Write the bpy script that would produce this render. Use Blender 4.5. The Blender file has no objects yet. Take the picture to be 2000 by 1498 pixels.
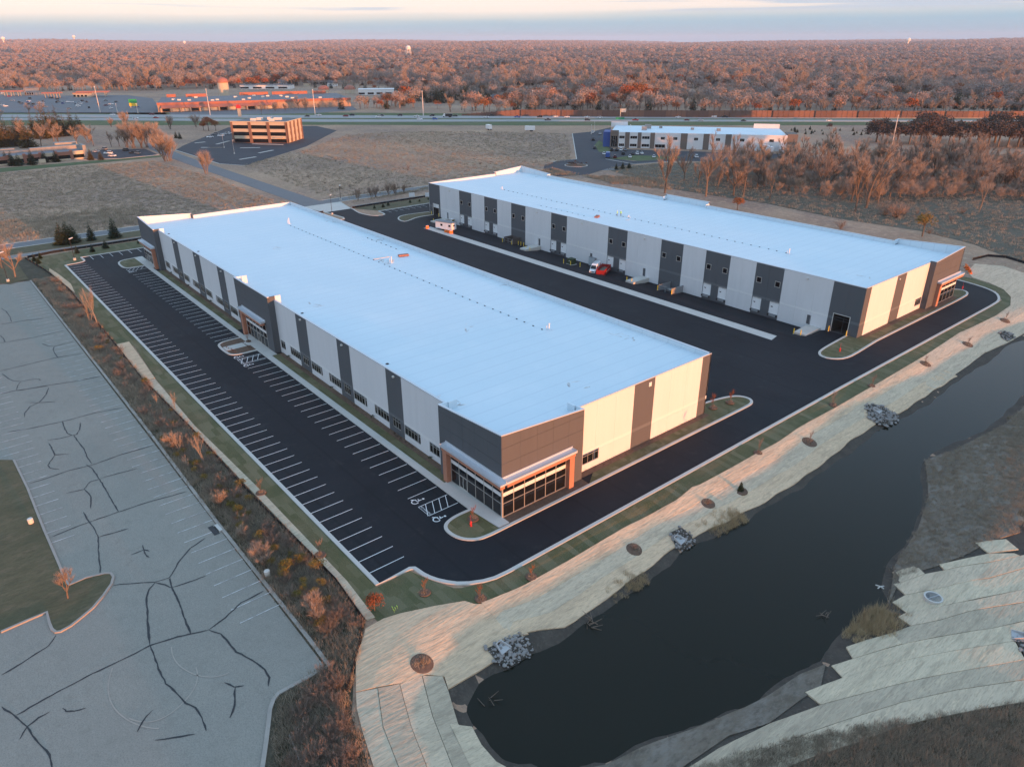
import bpy, bmesh, math, random
import numpy as np
from mathutils import Vector, Matrix
from mathutils.geometry import delaunay_2d_cdt
random.seed(7)
rnd = random.random
def uni(a, b): return a + (b - a) * rnd()
R = math.radians
scene = bpy.context.scene
COL = scene.collection

# ------------------------------------------------------------------ camera
cam = bpy.data.objects.new('camera', bpy.data.cameras.new('camera'))
COL.objects.link(cam)
cam.data.sensor_width = 36.0; cam.data.lens = 25.4806
cam.data.clip_start = 1.0; cam.data.clip_end = 60000
CAM = Vector((-65.114, 52.066, 60.0))
_rt = Vector((-.63768244, -.77029936, 0)); _up = Vector((.3283134, -.27179004, .90462174)); _fw = Vector((.69682954, -.5768614, -.42621534))
_a = R(-.12118768)
_r2 = _rt * math.cos(_a) + _up * math.sin(_a); _u2 = _up * math.cos(_a) - _rt * math.sin(_a)
_m = Matrix((_r2, _u2, -_fw)).transposed().to_4x4(); _m.translation = CAM
cam.matrix_world = _m
scene.camera = cam
CDIR = Vector((_fw.x, _fw.y)).normalized()

# ------------------------------------------------------------------ light
SUN_EL, SUN_AZ = 1.35, 184.0            # degrees; azimuth counter-clockwise from +X towards the sun
sun = bpy.data.objects.new('sun', bpy.data.lights.new('sun', 'SUN'))
COL.objects.link(sun)
sun.data.energy = 3.8; sun.data.angle = R(.6); sun.data.color = (1.0, .335, .085)
_s = Vector((math.cos(R(SUN_AZ)) * math.cos(R(SUN_EL)), math.sin(R(SUN_AZ)) * math.cos(R(SUN_EL)), math.sin(R(SUN_EL))))
sun.rotation_euler = _s.to_track_quat('Z', 'Y').to_euler()

world = bpy.data.worlds.new('World'); scene.world = world; world.use_nodes = True
wn = world.node_tree.nodes; wl = world.node_tree.links; wn.clear()
def W(t, **k):
    n = wn.new(t)
    for a, b in k.items(): setattr(n, a, b)
    return n
sky = W('ShaderNodeTexSky', sky_type='NISHITA', sun_disc=False, sun_elevation=R(SUN_EL + 3.7), sun_rotation=R(90 - SUN_AZ),
        altitude=300, air_density=1.0, dust_density=1.2, ozone_density=2.0)
tc = W('ShaderNodeTexCoord'); sep = W('ShaderNodeSeparateXYZ'); wl.new(tc.outputs['Generated'], sep.inputs[0])
ramp = W('ShaderNodeValToRGB'); ramp.color_ramp.interpolation = 'EASE'
SKYR = [(0.0, (.070, .142, .215)), (.021, (.080, .150, .222)), (.0275, (.165, .188, .222)), (.036, (.290, .245, .250)), (.08, (.320, .270, .262)), (.20, (.262, .288, .325)), (.45, (.212, .288, .378)), (1.0, (.172, .272, .395))]
while len(ramp.color_ramp.elements) < len(SKYR): ramp.color_ramp.elements.new(.5)
for e, (p, c) in zip(ramp.color_ramp.elements, SKYR): e.position = p; e.color = (*c, 1)
dt0 = W('ShaderNodeVectorMath', operation='DOT_PRODUCT'); dt0.inputs[1].default_value = (-.63768, -.7703, 0); wl.new(tc.outputs['Generated'], dt0.inputs[0])
# long low streaks of cloud: noise stretched along the horizon, bends the height that the ramp reads
mp = W('ShaderNodeMapping'); mp.inputs['Scale'].default_value = (1.3, 1.3, 20)
wl.new(tc.outputs['Generated'], mp.inputs['Vector'])
nz = W('ShaderNodeTexNoise'); nz.inputs['Scale'].default_value = 1.6; nz.inputs['Detail'].default_value = 4; nz.inputs['Roughness'].default_value = .58
wl.new(mp.outputs[0], nz.inputs['Vector'])
ma = W('ShaderNodeMath', operation='MULTIPLY_ADD'); ma.inputs[1].default_value = .012; ma.inputs[2].default_value = -.006
wl.new(nz.outputs['Fac'], ma.inputs[0])
ad = W('ShaderNodeMath', operation='ADD'); wl.new(sep.outputs['Z'], ad.inputs[0]); wl.new(ma.outputs[0], ad.inputs[1])
# the bank of cloud stands higher to the south-west: tilt the height by the bearing
dt = W('ShaderNodeVectorMath', operation='DOT_PRODUCT'); dt.inputs[1].default_value = (-.63768, -.7703, 0); wl.new(tc.outputs['Generated'], dt.inputs[0])
tl = W('ShaderNodeMath', operation='MULTIPLY_ADD'); tl.inputs[1].default_value = -.012; wl.new(dt.outputs['Value'], tl.inputs[0]); wl.new(ad.outputs[0], tl.inputs[2])
wl.new(tl.outputs[0], ramp.inputs['Fac'])
cr = W('ShaderNodeValToRGB'); cr.color_ramp.elements[0].position = .62; cr.color_ramp.elements[1].position = .72
nz2 = W('ShaderNodeTexNoise'); nz2.inputs['Scale'].default_value = 2.1; nz2.inputs['Detail'].default_value = 6
mp2 = W('ShaderNodeMapping'); mp2.inputs['Scale'].default_value = (1.6, 1.6, 60); mp2.inputs['Location'].default_value = (3.1, .7, .4)
wl.new(tc.outputs['Generated'], mp2.inputs['Vector']); wl.new(mp2.outputs[0], nz2.inputs['Vector']); wl.new(nz2.outputs['Fac'], cr.inputs['Fac'])
bl = W('ShaderNodeValToRGB'); bl.color_ramp.elements.new(.5); bl.color_ramp.elements.new(.6)
for e, (p, c) in zip(bl.color_ramp.elements, ((.030, 0), (.036, 1), (.046, 1), (.058, 0))): e.position = p; e.color = (c, c, c, 1)
wl.new(sep.outputs['Z'], bl.inputs['Fac'])
bs = W('ShaderNodeMapRange'); bs.inputs['From Min'].default_value = .05; bs.inputs['From Max'].default_value = .45; wl.new(dt0.outputs['Value'], bs.inputs['Value'])
sh = W('ShaderNodeMath', operation='MULTIPLY_ADD'); sh.inputs[1].default_value = .22; wl.new(bs.outputs[0], sh.inputs[0]); wl.new(nz2.outputs['Fac'], sh.inputs[2]); wl.new(sh.outputs[0], cr.inputs['Fac'])
cf0 = W('ShaderNodeMath', operation='MULTIPLY'); wl.new(cr.outputs['Color'], cf0.inputs[0]); wl.new(bl.outputs['Color'], cf0.inputs[1])
cf = W('ShaderNodeMath', operation='MULTIPLY'); cf.inputs[1].default_value = .85; wl.new(cf0.outputs[0], cf.inputs[0])
cm = W('ShaderNodeMixRGB'); cm.inputs['Color2'].default_value = (.125, .165, .245, 1)
wl.new(cf.outputs[0], cm.inputs['Fac']); wl.new(ramp.outputs['Color'], cm.inputs['Color1'])
SKY_NISHITA, SKY_VEIL = .035, 1.0
b1 = W('ShaderNodeBackground'); b1.inputs['Strength'].default_value = SKY_NISHITA; wl.new(sky.outputs[0], b1.inputs['Color'])
b2 = W('ShaderNodeBackground'); b2.inputs['Strength'].default_value = SKY_VEIL; wl.new(cm.outputs['Color'], b2.inputs['Color'])
asum = W('ShaderNodeAddShader'); wo = W('ShaderNodeOutputWorld')
wl.new(b1.outputs[0], asum.inputs[0]); wl.new(b2.outputs[0], asum.inputs[1]); wl.new(asum.outputs[0], wo.inputs['Surface'])

scene.view_settings.view_transform = 'Standard'; scene.view_settings.look = 'None'
scene.view_settings.exposure = 1.52; scene.view_settings.gamma = 1.0; scene.view_settings.use_curve_mapping = False
scene.cycles.max_bounces = 6; scene.cycles.diffuse_bounces = 3; scene.cycles.glossy_bounces = 3
scene.cycles.transmission_bounces = 2; scene.cycles.transparent_max_bounces = 4; scene.cycles.volume_bounces = 0
scene.cycles.use_denoising = True
scene.cycles.use_adaptive_sampling = True; scene.cycles.adaptive_threshold = .012
scene.cycles.sample_clamp_indirect = 4

# ------------------------------------------------------------------ materials
MATS = {}
def mat(name, col, rough=.85, noise=None, spec=.3, metal=0.0, bump=None, col2=None, coord='world', stretch=None, extra=None):
    """col = base; noise = [(scale, strength, colour)] layers mixed by fractal noise; bump = (scale, height)"""
    if name in MATS: return MATS[name]
    m = bpy.data.materials.new(name); m.use_nodes = True
    nt = m.node_tree; N = nt.nodes; L = nt.links
    p = N['Principled BSDF']; p.inputs['Roughness'].default_value = rough; p.inputs['Metallic'].default_value = metal
    p.inputs['Specular IOR Level'].default_value = spec
    p.inputs['Base Color'].default_value = (*col, 1)
    src = None
    if noise or bump or extra:
        if coord == 'world': src = N.new('ShaderNodeNewGeometry').outputs['Position']
        else: src = N.new('ShaderNodeTexCoord').outputs['Object']
        if stretch:
            mpn = N.new('ShaderNodeMapping'); mpn.inputs['Scale'].default_value = stretch[:3]
            if len(stretch) > 3: mpn.inputs['Rotation'].default_value = (0, 0, stretch[3])
            L.new(src, mpn.inputs['Vector']); src = mpn.outputs[0]
    cur = None
    for (sc, st, c, *rg) in (noise or []):
        t = N.new('ShaderNodeTexNoise'); t.inputs['Scale'].default_value = sc; t.inputs['Detail'].default_value = 5; t.inputs['Roughness'].default_value = .62
        L.new(src, t.inputs['Vector'])
        r = N.new('ShaderNodeMapRange'); lo, hi = rg[0] if rg else (.38, .66)
        r.inputs['From Min'].default_value = lo; r.inputs['From Max'].default_value = hi; r.inputs['To Max'].default_value = st
        L.new(t.outputs['Fac'], r.inputs['Value'])
        x = N.new('ShaderNodeMixRGB'); x.inputs['Color2'].default_value = (*c, 1)
        if cur is None: x.inputs['Color1'].default_value = (*col, 1)
        else: L.new(cur, x.inputs['Color1'])
        L.new(r.outputs[0], x.inputs['Fac']); cur = x.outputs['Color']
    if extra: cur = extra(N, L, src, cur, p)
    if cur is not None: L.new(cur, p.inputs['Base Color'])
    if bump:
        t = N.new('ShaderNodeTexNoise'); t.inputs['Scale'].default_value = bump[0]; t.inputs['Detail'].default_value = 4
        L.new(src, t.inputs['Vector'])
        bp = N.new('ShaderNodeBump'); bp.inputs['Strength'].default_value = 1.0; bp.inputs['Distance'].default_value = bump[1]
        L.new(t.outputs['Fac'], bp.inputs['Height']); L.new(bp.outputs[0], p.inputs['Normal'])
    MATS[name] = m
    return m
def var_mat(name, col, amt=.25, rough=.9, cols=None):
    """colour shifted per object instance (Object Info random), for vegetation and the like"""
    if name in MATS: return MATS[name]
    m = bpy.data.materials.new(name); m.use_nodes = True
    N = m.node_tree.nodes; L = m.node_tree.links; p = N['Principled BSDF']
    p.inputs['Roughness'].default_value = rough; p.inputs['Specular IOR Level'].default_value = .15
    oi = N.new('ShaderNodeObjectInfo'); rp = N.new('ShaderNodeValToRGB')
    cols = cols or [tuple(c * (1 - amt) for c in col), col, tuple(c * (1 + amt) for c in col)]
    while len(rp.color_ramp.elements) < len(cols): rp.color_ramp.elements.new(.5)
    for i, (e, c) in enumerate(zip(rp.color_ramp.elements, cols)): e.position = i / (len(cols) - 1); e.color = (*c, 1)
    L.new(oi.outputs['Random'], rp.inputs['Fac']); L.new(rp.outputs['Color'], p.inputs['Base Color'])
    MATS[name] = m
    return m

# ------------------------------------------------------------------ mesh building
class MB:
    def __init__(s): s.v = []; s.f = []
    def poly(s, *pts):
        n = len(s.v); s.v += [tuple(p) for p in pts]; s.f.append(tuple(range(n, n + len(pts)))); return s
    def hexa(s, b, t):
        n = len(s.v); s.v += [tuple(p) for p in b] + [tuple(p) for p in t]; k = len(b)
        s.f.append(tuple(range(n + k - 1, n - 1, -1))); s.f.append(tuple(range(n + k, n + 2 * k)))
        for i in range(k): j = (i + 1) % k; s.f.append((n + i, n + j, n + k + j, n + k + i))
        return s
    def box(s, x0, x1, y0, y1, z0, z1):
        return s.hexa([(x0, y0, z0), (x1, y0, z0), (x1, y1, z0), (x0, y1, z0)], [(x0, y0, z1), (x1, y0, z1), (x1, y1, z1), (x0, y1, z1)])
    def prism(s, poly, z0, z1):
        return s.hexa([(x, y, z0) for x, y in poly], [(x, y, z1) for x, y in poly])
    def tube(s, p0, p1, r0, r1=None, n=6, cap=True):
        r1 = r0 if r1 is None else r1
        p0 = Vector(p0); p1 = Vector(p1); d = (p1 - p0)
        if d.length < 1e-6: return s
        d.normalize(); a = d.orthogonal().normalized(); b = d.cross(a)
        k = len(s.v)
        for p, r in ((p0, r0), (p1, r1)):
            for i in range(n):
                t = 2 * math.pi * i / n; s.v.append(tuple(p + a * (math.cos(t) * r) + b * (math.sin(t) * r)))
        for i in range(n): j = (i + 1) % n; s.f.append((k + i, k + j, k + n + j, k + n + i))
        if cap: s.f.append(tuple(range(k + n - 1, k - 1, -1))); s.f.append(tuple(range(k + n, k + 2 * n)))
        return s
    def path(s, pts, r, n=5):
        for a, b in zip(pts, pts[1:]): s.tube(a, b, r, r, n)
        return s
    def lathe(s, prof, n=12, c=(0, 0, 0)):
        k = len(s.v)
        for r, z in prof:
            for i in range(n):
                t = 2 * math.pi * i / n; s.v.append((c[0] + r * math.cos(t), c[1] + r * math.sin(t), c[2] + z))
        for q in range(len(prof) - 1):
            for i in range(n): j = (i + 1) % n; s.f.append((k + q * n + i, k + q * n + j, k + (q + 1) * n + j, k + (q + 1) * n + i))
        s.f.append(tuple(range(k + n - 1, k - 1, -1))); e = k + (len(prof) - 1) * n; s.f.append(tuple(range(e, e + n)))
        return s
    def mesh(s, name, m=None, smooth=False, fix=False):
        me = bpy.data.meshes.new(name); me.from_pydata(s.v, [], s.f)
        if fix:
            b = bmesh.new(); b.from_mesh(me); bmesh.ops.recalc_face_normals(b, faces=b.faces); b.to_mesh(me); b.free()
        if m: me.materials.append(m)
        if smooth:
            for p in me.polygons: p.use_smooth = True
        me.update(); return me
    def build(s, name, m, parent=None, loc=(0, 0, 0), rz=0.0, smooth=False, fix=False):
        return put(name, s.mesh(name, m, smooth, fix), parent, loc, rz)
def put(name, me, parent=None, loc=(0, 0, 0), rz=0.0, sc=None):
    o = bpy.data.objects.new(name, me); COL.objects.link(o)
    o.location = loc
    if rz: o.rotation_euler = (0, 0, rz)
    if sc: o.scale = (sc, sc, sc) if not isinstance(sc, tuple) else sc
    if parent: o.parent = parent
    return o
def tag(o, label, cat=None, group=None, kind=None):
    if label: o['label'] = label
    if cat: o['category'] = cat
    if group: o['group'] = group
    if kind: o['kind'] = kind
    return o
def thing(name, label, cat, loc=(0, 0, 0), rz=0.0, group=None):
    o = bpy.data.objects.new(name, None); COL.objects.link(o); o.location = loc; o.rotation_euler = (0, 0, rz); o.empty_display_size = .3
    return tag(o, label, cat, group)
def struct(o, label=None): o['kind'] = 'structure'; return tag(o, label) if label else o
def stuff(o, label, cat=None): o['kind'] = 'stuff'; return tag(o, label, cat)
def ordinal(i): return ['first', 'second', 'third', 'fourth', 'fifth', 'sixth', 'seventh', 'eighth', 'ninth', 'tenth', 'eleventh', 'twelfth', 'thirteenth', 'fourteenth', 'fifteenth', 'sixteenth', 'seventeenth', 'eighteenth', 'nineteenth', 'twentieth'][i] if i < 20 else '%d%s' % (i + 1, {1: 'st', 2: 'nd', 3: 'rd'}.get((i + 1) % 10, 'th'))

# ------------------------------------------------------------------ terrain
POND = [(-19.7,14.4),(-19.0,19.0),(-20.8,22.2),(-21.9,22.5),(-24.0,22.1),(-25.8,23.0),(-27.5,23.3),(-29.0,22.3),(-31.5,20.4),(-33.3,18.1),(-34.5,15.2),(-35.5,11.3),(-37.1,7.0),(-38.1,3.0),(-39.6,-0.7),(-39.9,-3.9),(-40.3,-8.2),(-41.1,-12.2),(-40.8,-16.6),(-40.9,-21.0),(-41.8,-26.5),(-40.0,-29.5),(-39.0,-31.4),(-38.0,-37.2),(-37.4,-43.3),(-36.0,-49.1),(-34.7,-53.7),(-32.2,-58.1),(-30.1,-63.6),(-29.5,-67.8),(-30.6,-72.2),(-30.6,-75.2),(-31.9,-81.5),(-32.5,-88.8),(-31.9,-97.0),(-31.1,-105.5),(-32.2,-129.0),(-32.9,-155.5),(-28.5,-165.1),(-23.9,-155.0),(-20.8,-137.4),(-19.6,-129.8),(-20.6,-119.4),(-20.1,-110.6),(-20.6,-96.0),(-21.0,-86.6),(-20.8,-78.8),(-20.6,-75.2),(-19.7,-69.0),(-20.4,-60.4),(-20.7,-50.7),(-21.1,-41.4),(-20.2,-34.5),(-20.5,-28.0),(-19.7,-19.2),(-18.9,-15.6),(-19.6,-12.4),(-20.1,-6.1),(-20.0,-2.0),(-20.1,1.6),(-20.3,4.2),(-20.5,7.4),(-19.6,11.9)]
def sdist(x, y, P):
    x = np.asarray(x, float); y = np.asarray(y, float)
    d = np.full(x.shape, 1e9); ins = np.zeros(x.shape, bool); n = len(P)
    for i in range(n):
        ax, ay = P[i]; bx, by = P[(i + 1) % n]; ex, ey = bx - ax, by - ay
        t = np.clip(((x - ax) * ex + (y - ay) * ey) / (ex * ex + ey * ey + 1e-9), 0, 1)
        d = np.minimum(d, np.hypot(x - ax - t * ex, y - ay - t * ey))
        ins ^= ((ay > y) != (by > y)) & (x < (bx - ax) * (y - ay) / (by - ay + 1e-12) + ax)
    return np.where(ins, -d, d)
def sstep(a, b, x): t = np.clip((x - a) / (b - a), 0, 1); return t * t * (3 - 2 * t)
def dock(x, y):      # truck court falls 1.2 m towards the dock wall
    return -1.2 * sstep(-92, -102.5, y) * sstep(8.2, 13, x) * sstep(165.5, 160.8, x) * (y > -106)
def ground_z(x, y):
    x = np.asarray(x, float); y = np.asarray(y, float)
    z = np.interp(sdist(x, y, POND), [-6, 0, .9, 7.2, 9], [-3.4, -2.0, -1.7, -.25, -.03])
    wob = .10 * np.sin(x * .9 + 1.3 * np.sin(y * .31)) * np.sin(y * .55 + x * .2)
    z = z + wob * sstep(-.6, -1.8, z)
    z = z - 2.0 * ((y < -91) & (y > -105.5) & (x > 7) & (x < 166.8))
    r = np.hypot(x - CAM.x, y - CAM.y)
    far = sstep(3500, 11000, r); an = np.arctan2(y - CAM.y, x - CAM.x)
    z = z + far * (12 + 30 * (.5 + .5 * np.sin(an * 9 + .6)) + 16 * np.sin(an * 23 + r * .0006) + 34 * sstep(-.42, -.12, an)) + 8 * far * np.sin(r * .0021 + an * 31)
    return z
def gz(x, y): return float(ground_z(np.array([x]), np.array([y]))[0])
def gridpts(poly, step):
    xs = [p[0] for p in poly]; ys = [p[1] for p in poly]
    X, Y = np.meshgrid(np.arange(min(xs) + step / 2, max(xs), step), np.arange(min(ys) + step / 2, max(ys), step))
    X = X.ravel(); Y = Y.ravel(); k = sdist(X, Y, poly) < -step * .3
    return list(zip(X[k], Y[k]))
def dens(poly, step):
    out = []
    for i, a in enumerate(poly):
        b = poly[(i + 1) % len(poly)]; n = max(1, int(math.hypot(b[0] - a[0], b[1] - a[1]) / step))
        out += [(a[0] + (b[0] - a[0]) * k / n, a[1] + (b[1] - a[1]) * k / n) for k in range(n)]
    return out
def sheet(name, poly, m, off, step=None, zf=None, parent=None, skirt=0.0):
    """a draped sheet of ground cover: polygon triangulated with an inner grid, lifted off the terrain; skirt closes the rim"""
    zf = zf or ground_z
    pl = dens(poly, step) if step else list(poly)
    pts = pl + (gridpts(poly, step) if step else [])
    v, e, f, *_ = delaunay_2d_cdt([Vector(p) for p in pts], [], [list(range(len(pl)))], 1, 1e-5)
    xs = np.array([p.x for p in v]); ys = np.array([p.y for p in v]); z = zf(xs, ys) + off
    vs = [(a, b, c) for a, b, c in zip(xs, ys, z)]; fs = [tuple(t) for t in f]
    ar = sum(vs[t[0]][0] * (vs[t[1]][1] - vs[t[2]][1]) + vs[t[1]][0] * (vs[t[2]][1] - vs[t[0]][1]) + vs[t[2]][0] * (vs[t[0]][1] - vs[t[1]][1]) for t in fs)
    if ar < 0: fs = [t[::-1] for t in fs]
    if skirt:
        zz = zf(np.array([p[0] for p in pl]), np.array([p[1] for p in pl])) + off
        k = len(vs); n = len(pl)
        vs += [(p[0], p[1], q) for p, q in zip(pl, zz)] + [(p[0], p[1], q - skirt) for p, q in zip(pl, zz)]
        fs += [(k + i, k + (i + 1) % n, k + n + (i + 1) % n, k + n + i) for i in range(n)]
    me = bpy.data.meshes.new(name); me.from_pydata(vs, [], fs); me.materials.append(m); me.update()
    return put(name, me, parent)
def ribbon(pts, w, z0, z1, mb=None, closed=False, zf=None, side=0.0):
    """extruded strip along a polyline (kerb, crack, line); side shifts it left (+) or right (-) of the line"""
    mb = mb or MB(); n = len(pts); L_, R_ = [], []
    for i in range(n):
        a = pts[i - 1] if (i > 0 or closed) else pts[i]; b = pts[(i + 1) % n] if (i < n - 1 or closed) else pts[i]
        dx, dy = b[0] - a[0], b[1] - a[1]; l = math.hypot(dx, dy) or 1; nx, ny = -dy / l, dx / l
        x, y = pts[i]
        L_.append((x + nx * (side + w / 2), y + ny * (side + w / 2))); R_.append((x + nx * (side - w / 2), y + ny * (side - w / 2)))
    zz = [0] * n if zf is None else [float(t) for t in zf(np.array([p[0] for p in pts]), np.array([p[1] for p in pts]))]
    k = len(mb.v)
    for i in range(n):
        mb.v += [(*R_[i], z0 + zz[i]), (*L_[i], z0 + zz[i]), (*L_[i], z1 + zz[i]), (*R_[i], z1 + zz[i])]
    for i in range(n if closed else n - 1):
        a = k + 4 * i; b = k + 4 * ((i + 1) % n)
        mb.f += [(a + 3, b + 3, b + 2, a + 2), (a + 2, b + 2, b + 1, a + 1), (a, b, b + 3, a + 3)]
    if not closed:
        mb.f += [(k, k + 3, k + 2, k + 1)]; e = k + 4 * (n - 1); mb.f += [(e, e + 1, e + 2, e + 3)]
    return mb
def smooth_line(pts, it=2, closed=False):
    for _ in range(it):
        q = []; n = len(pts)
        if not closed: q.append(pts[0])
        for i in range(n if closed else n - 1):
            a = pts[i]; b = pts[(i + 1) % n]
            q += [(a[0] * .75 + b[0] * .25, a[1] * .75 + b[1] * .25), (a[0] * .25 + b[0] * .75, a[1] * .25 + b[1] * .75)]
        if not closed: q.append(pts[-1])
        pts = q
    return pts


# ================================================================== SETTING
def stripes(axis, scale, c2, amt, bw=.5, dist=0.0):
    def f(N, L, src, cur, p):
        w = N.new('ShaderNodeTexWave'); w.wave_type = 'BANDS'; w.bands_direction = axis
        w.inputs['Scale'].default_value = scale; w.inputs['Distortion'].default_value = dist; w.inputs['Detail'].default_value = 2; w.inputs['Detail Scale'].default_value = 2
        L.new(src, w.inputs['Vector'])
        r = N.new('ShaderNodeMapRange'); r.inputs['From Min'].default_value = bw; r.inputs['To Max'].default_value = amt; L.new(w.outputs['Fac'], r.inputs['Value'])
        x = N.new('ShaderNodeMixRGB'); x.inputs['Color2'].default_value = (*c2, 1)
        L.new(r.outputs[0], x.inputs['Fac']); L.new(cur, x.inputs['Color1']); return x.outputs['Color']
    return f
M_field = mat('dry_field', (0.3538, 0.2301, 0.1532), .95, [(.012, .8, (0.2124, 0.1468, 0.1175), (.40, .62)), (.05, .6, (0.4951, 0.3305, 0.2171), (.5, .68)), (.10, .5, (0.1755, 0.1347, 0.0920), (.52, .68)), (.5, .55, (0.5943, 0.4041, 0.2809), (.5, .7)), (1.6, .5, (0.1697, 0.1175, 0.0869), (.5, .66))], bump=(1.2, .35))
M_asph = mat('new_asphalt', (0.0123, 0.0135, 0.0172), .82, [(.05, .6, (0.0191, 0.0197, 0.0235), (.45, .7)), (.13, .6, (0.0080, 0.0087, 0.0115), (.52, .66)), (.30, .7, (0.0311, 0.0316, 0.0332), (.58, .76)), (1.1, .45, (0.0226, 0.0229, 0.0258), (.56, .72))], spec=.25, bump=(22, .004), extra=stripes('Y', .0435, (0.0080, 0.0087, 0.0109), .6, .985))
M_old = mat('old_asphalt', (0.2710, 0.2523, 0.2195), .92, [(.04, .5, (0.2144, 0.2005, 0.1759)), (.16, .5, (0.3116, 0.2882, 0.2461), (.48, .68)), (.6, .5, (0.2023, 0.1880, 0.1613), (.52, .72)), (2.2, .45, (0.3319, 0.3133, 0.2743), (.52, .7)), (7, .6, (0.1780, 0.1671, 0.1469), (.45, .62))], spec=.15, bump=(14, .01))
M_conc = mat('concrete', (0.4987, 0.4797, 0.4465), .88, [(.4, .35, (0.3591, 0.3420, 0.3125)), (4, .25, (0.4189, 0.3895, 0.3572))], bump=(12, .004))
M_conc_old = mat('weathered_concrete', (.29, .28, .265), .92, [(.6, .5, (.17, .165, .16)), (5, .3, (.33, .31, .29))], bump=(10, .005))
M_line = mat('line_paint', (.72, .72, .72), .7, [(1.2, .35, (.45, .45, .46), (.5, .75))])
M_oldline = mat('faded_line_paint', (.62, .61, .60), .85, [(.9, .9, (.28, .262, .248), (.42, .60))])
M_tar = mat('crack_sealer', (.018, .019, .022), .6, [(2, .5, (.035, .036, .04))], spec=.4)
def turf_cells(N, L, src, cur, p):      # squares of rolled turf, each a slightly different tone
    m_ = N.new('ShaderNodeMapping'); m_.inputs['Scale'].default_value = (.55, 1.7, 1); L.new(src, m_.inputs['Vector'])
    b = N.new('ShaderNodeTexVoronoi'); b.distance = 'CHEBYCHEV'; b.inputs['Scale'].default_value = .62; b.inputs['Randomness'].default_value = .35; L.new(m_.outputs[0], b.inputs['Vector'])
    r = N.new('ShaderNodeSeparateColor'); L.new(b.outputs['Color'], r.inputs[0]); q = N.new('ShaderNodeMapRange'); q.inputs['From Min'].default_value = .35; q.inputs['To Max'].default_value = .75; L.new(r.outputs[0], q.inputs['Value'])
    x = N.new('ShaderNodeMixRGB'); x.inputs['Color2'].default_value = (.165, .145, .085, 1); L.new(q.outputs[0], x.inputs['Fac']); L.new(cur, x.inputs['Color1']); return x.outputs['Color']
M_sod = mat('sod', (0.1114, 0.1079, 0.0515), .95, [(.10, .6, (0.1856, 0.1316, 0.0774), (.45, .62)), (.35, .6, (0.0710, 0.0789, 0.0335), (.42, .6)), (6, .5, (0.0591, 0.0592, 0.0284))], bump=(5, .12), extra=turf_cells)
M_lawn = mat('mown_lawn', (0.1255, 0.1035, 0.0580), .95, [(.12, .7, (0.0693, 0.0662, 0.0352)), (.6, .6, (0.1793, 0.1293, 0.0807), (.5, .66)), (2.2, .5, (0.0598, 0.0538, 0.0311), (.5, .66)), (7, .4, (0.0598, 0.0570, 0.0311))], bump=(5, .08), stretch=(1, .35, 1, .3))
M_mulch = mat('bark_mulch', (0.1365, 0.0858, 0.0598), .95, [(1.5, .6, (0.0650, 0.0416, 0.0312)), (9, .6, (0.2210, 0.1430, 0.0975), (.5, .68))], bump=(9, .08))
M_mud = mat('dark_mud', (0.0672, 0.0574, 0.0476), .95, [(.6, .6, (0.0336, 0.0294, 0.0252)), (3, .5, (0.1190, 0.1008, 0.0784), (.52, .7))], bump=(3, .12))
M_rough = mat('rough_grass_soil', (0.0900, 0.0750, 0.0510), .95, [(.12, .7, (0.0450, 0.0480, 0.0270)), (.5, .6, (0.1725, 0.1350, 0.0930), (.5, .68)), (3, .6, (0.0375, 0.0300, 0.0225))], bump=(3, .25))
M_gravelbank = mat('pale_silt_bank', (.165, .138, .108), .95, [(.09, .7, (.095, .080, .060)), (.4, .6, (.22, .20, .175), (.5, .66)), (1.5, .6, (.075, .062, .048), (.5, .66)), (4, .5, (.20, .175, .145), (.52, .68))], bump=(2.5, .25), stretch=(1, .5, 1, .6))
M_mat = [mat('straw_blanket_%d' % i, c, .95, [(.3, .5, tuple(t * .74 for t in c), (.42, .62)), (1.1, .6, tuple(t * .62 for t in c), (.50, .64)), (2.8, .6, (min(.8, c[0] * 1.25), c[1] * 1.22, c[2] * 1.15), (.52, .68)), (5.5, .6, tuple(t * .58 for t in c), (.50, .66))], bump=(2.2, .11), stretch=(1.5, .22, 1, rot)) for i, (c, rot) in enumerate([((0.5677, 0.4274, 0.2874), 0), ((0.5131, 0.4223, 0.3065), 0), ((0.4367, 0.3656, 0.2682), -.95), ((0.5350, 0.4481, 0.3209), -.95)])]
M_road = mat('road_asphalt', (0.1610, 0.1638, 0.1708), .9, [(.05, .4, (0.1260, 0.1260, 0.1330)), (.8, .3, (0.1960, 0.1960, 0.1960))], spec=.2)
M_path = mat('path_asphalt', (0.2170, 0.2100, 0.2072), .9, [(.1, .4, (0.1680, 0.1652, 0.1610)), (1, .3, (0.2520, 0.2380, 0.2310))], spec=.2)
M_farlot = mat('lot_asphalt', (0.0442, 0.0468, 0.0559), .85, [(.05, .5, (0.0650, 0.0650, 0.0728)), (.3, .3, (0.0338, 0.0351, 0.0416))], spec=.25)
M_hwy = mat('highway_concrete', (.30, .295, .29), .9, [(.03, .3, (.24, .235, .23)), (.4, .25, (.34, .33, .32))])
M_verge = mat('verge_grass', (0.0812, 0.1148, 0.0448), .95, [(.02, .6, (0.1400, 0.1372, 0.0700)), (.2, .5, (0.0420, 0.0630, 0.0252))])

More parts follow.
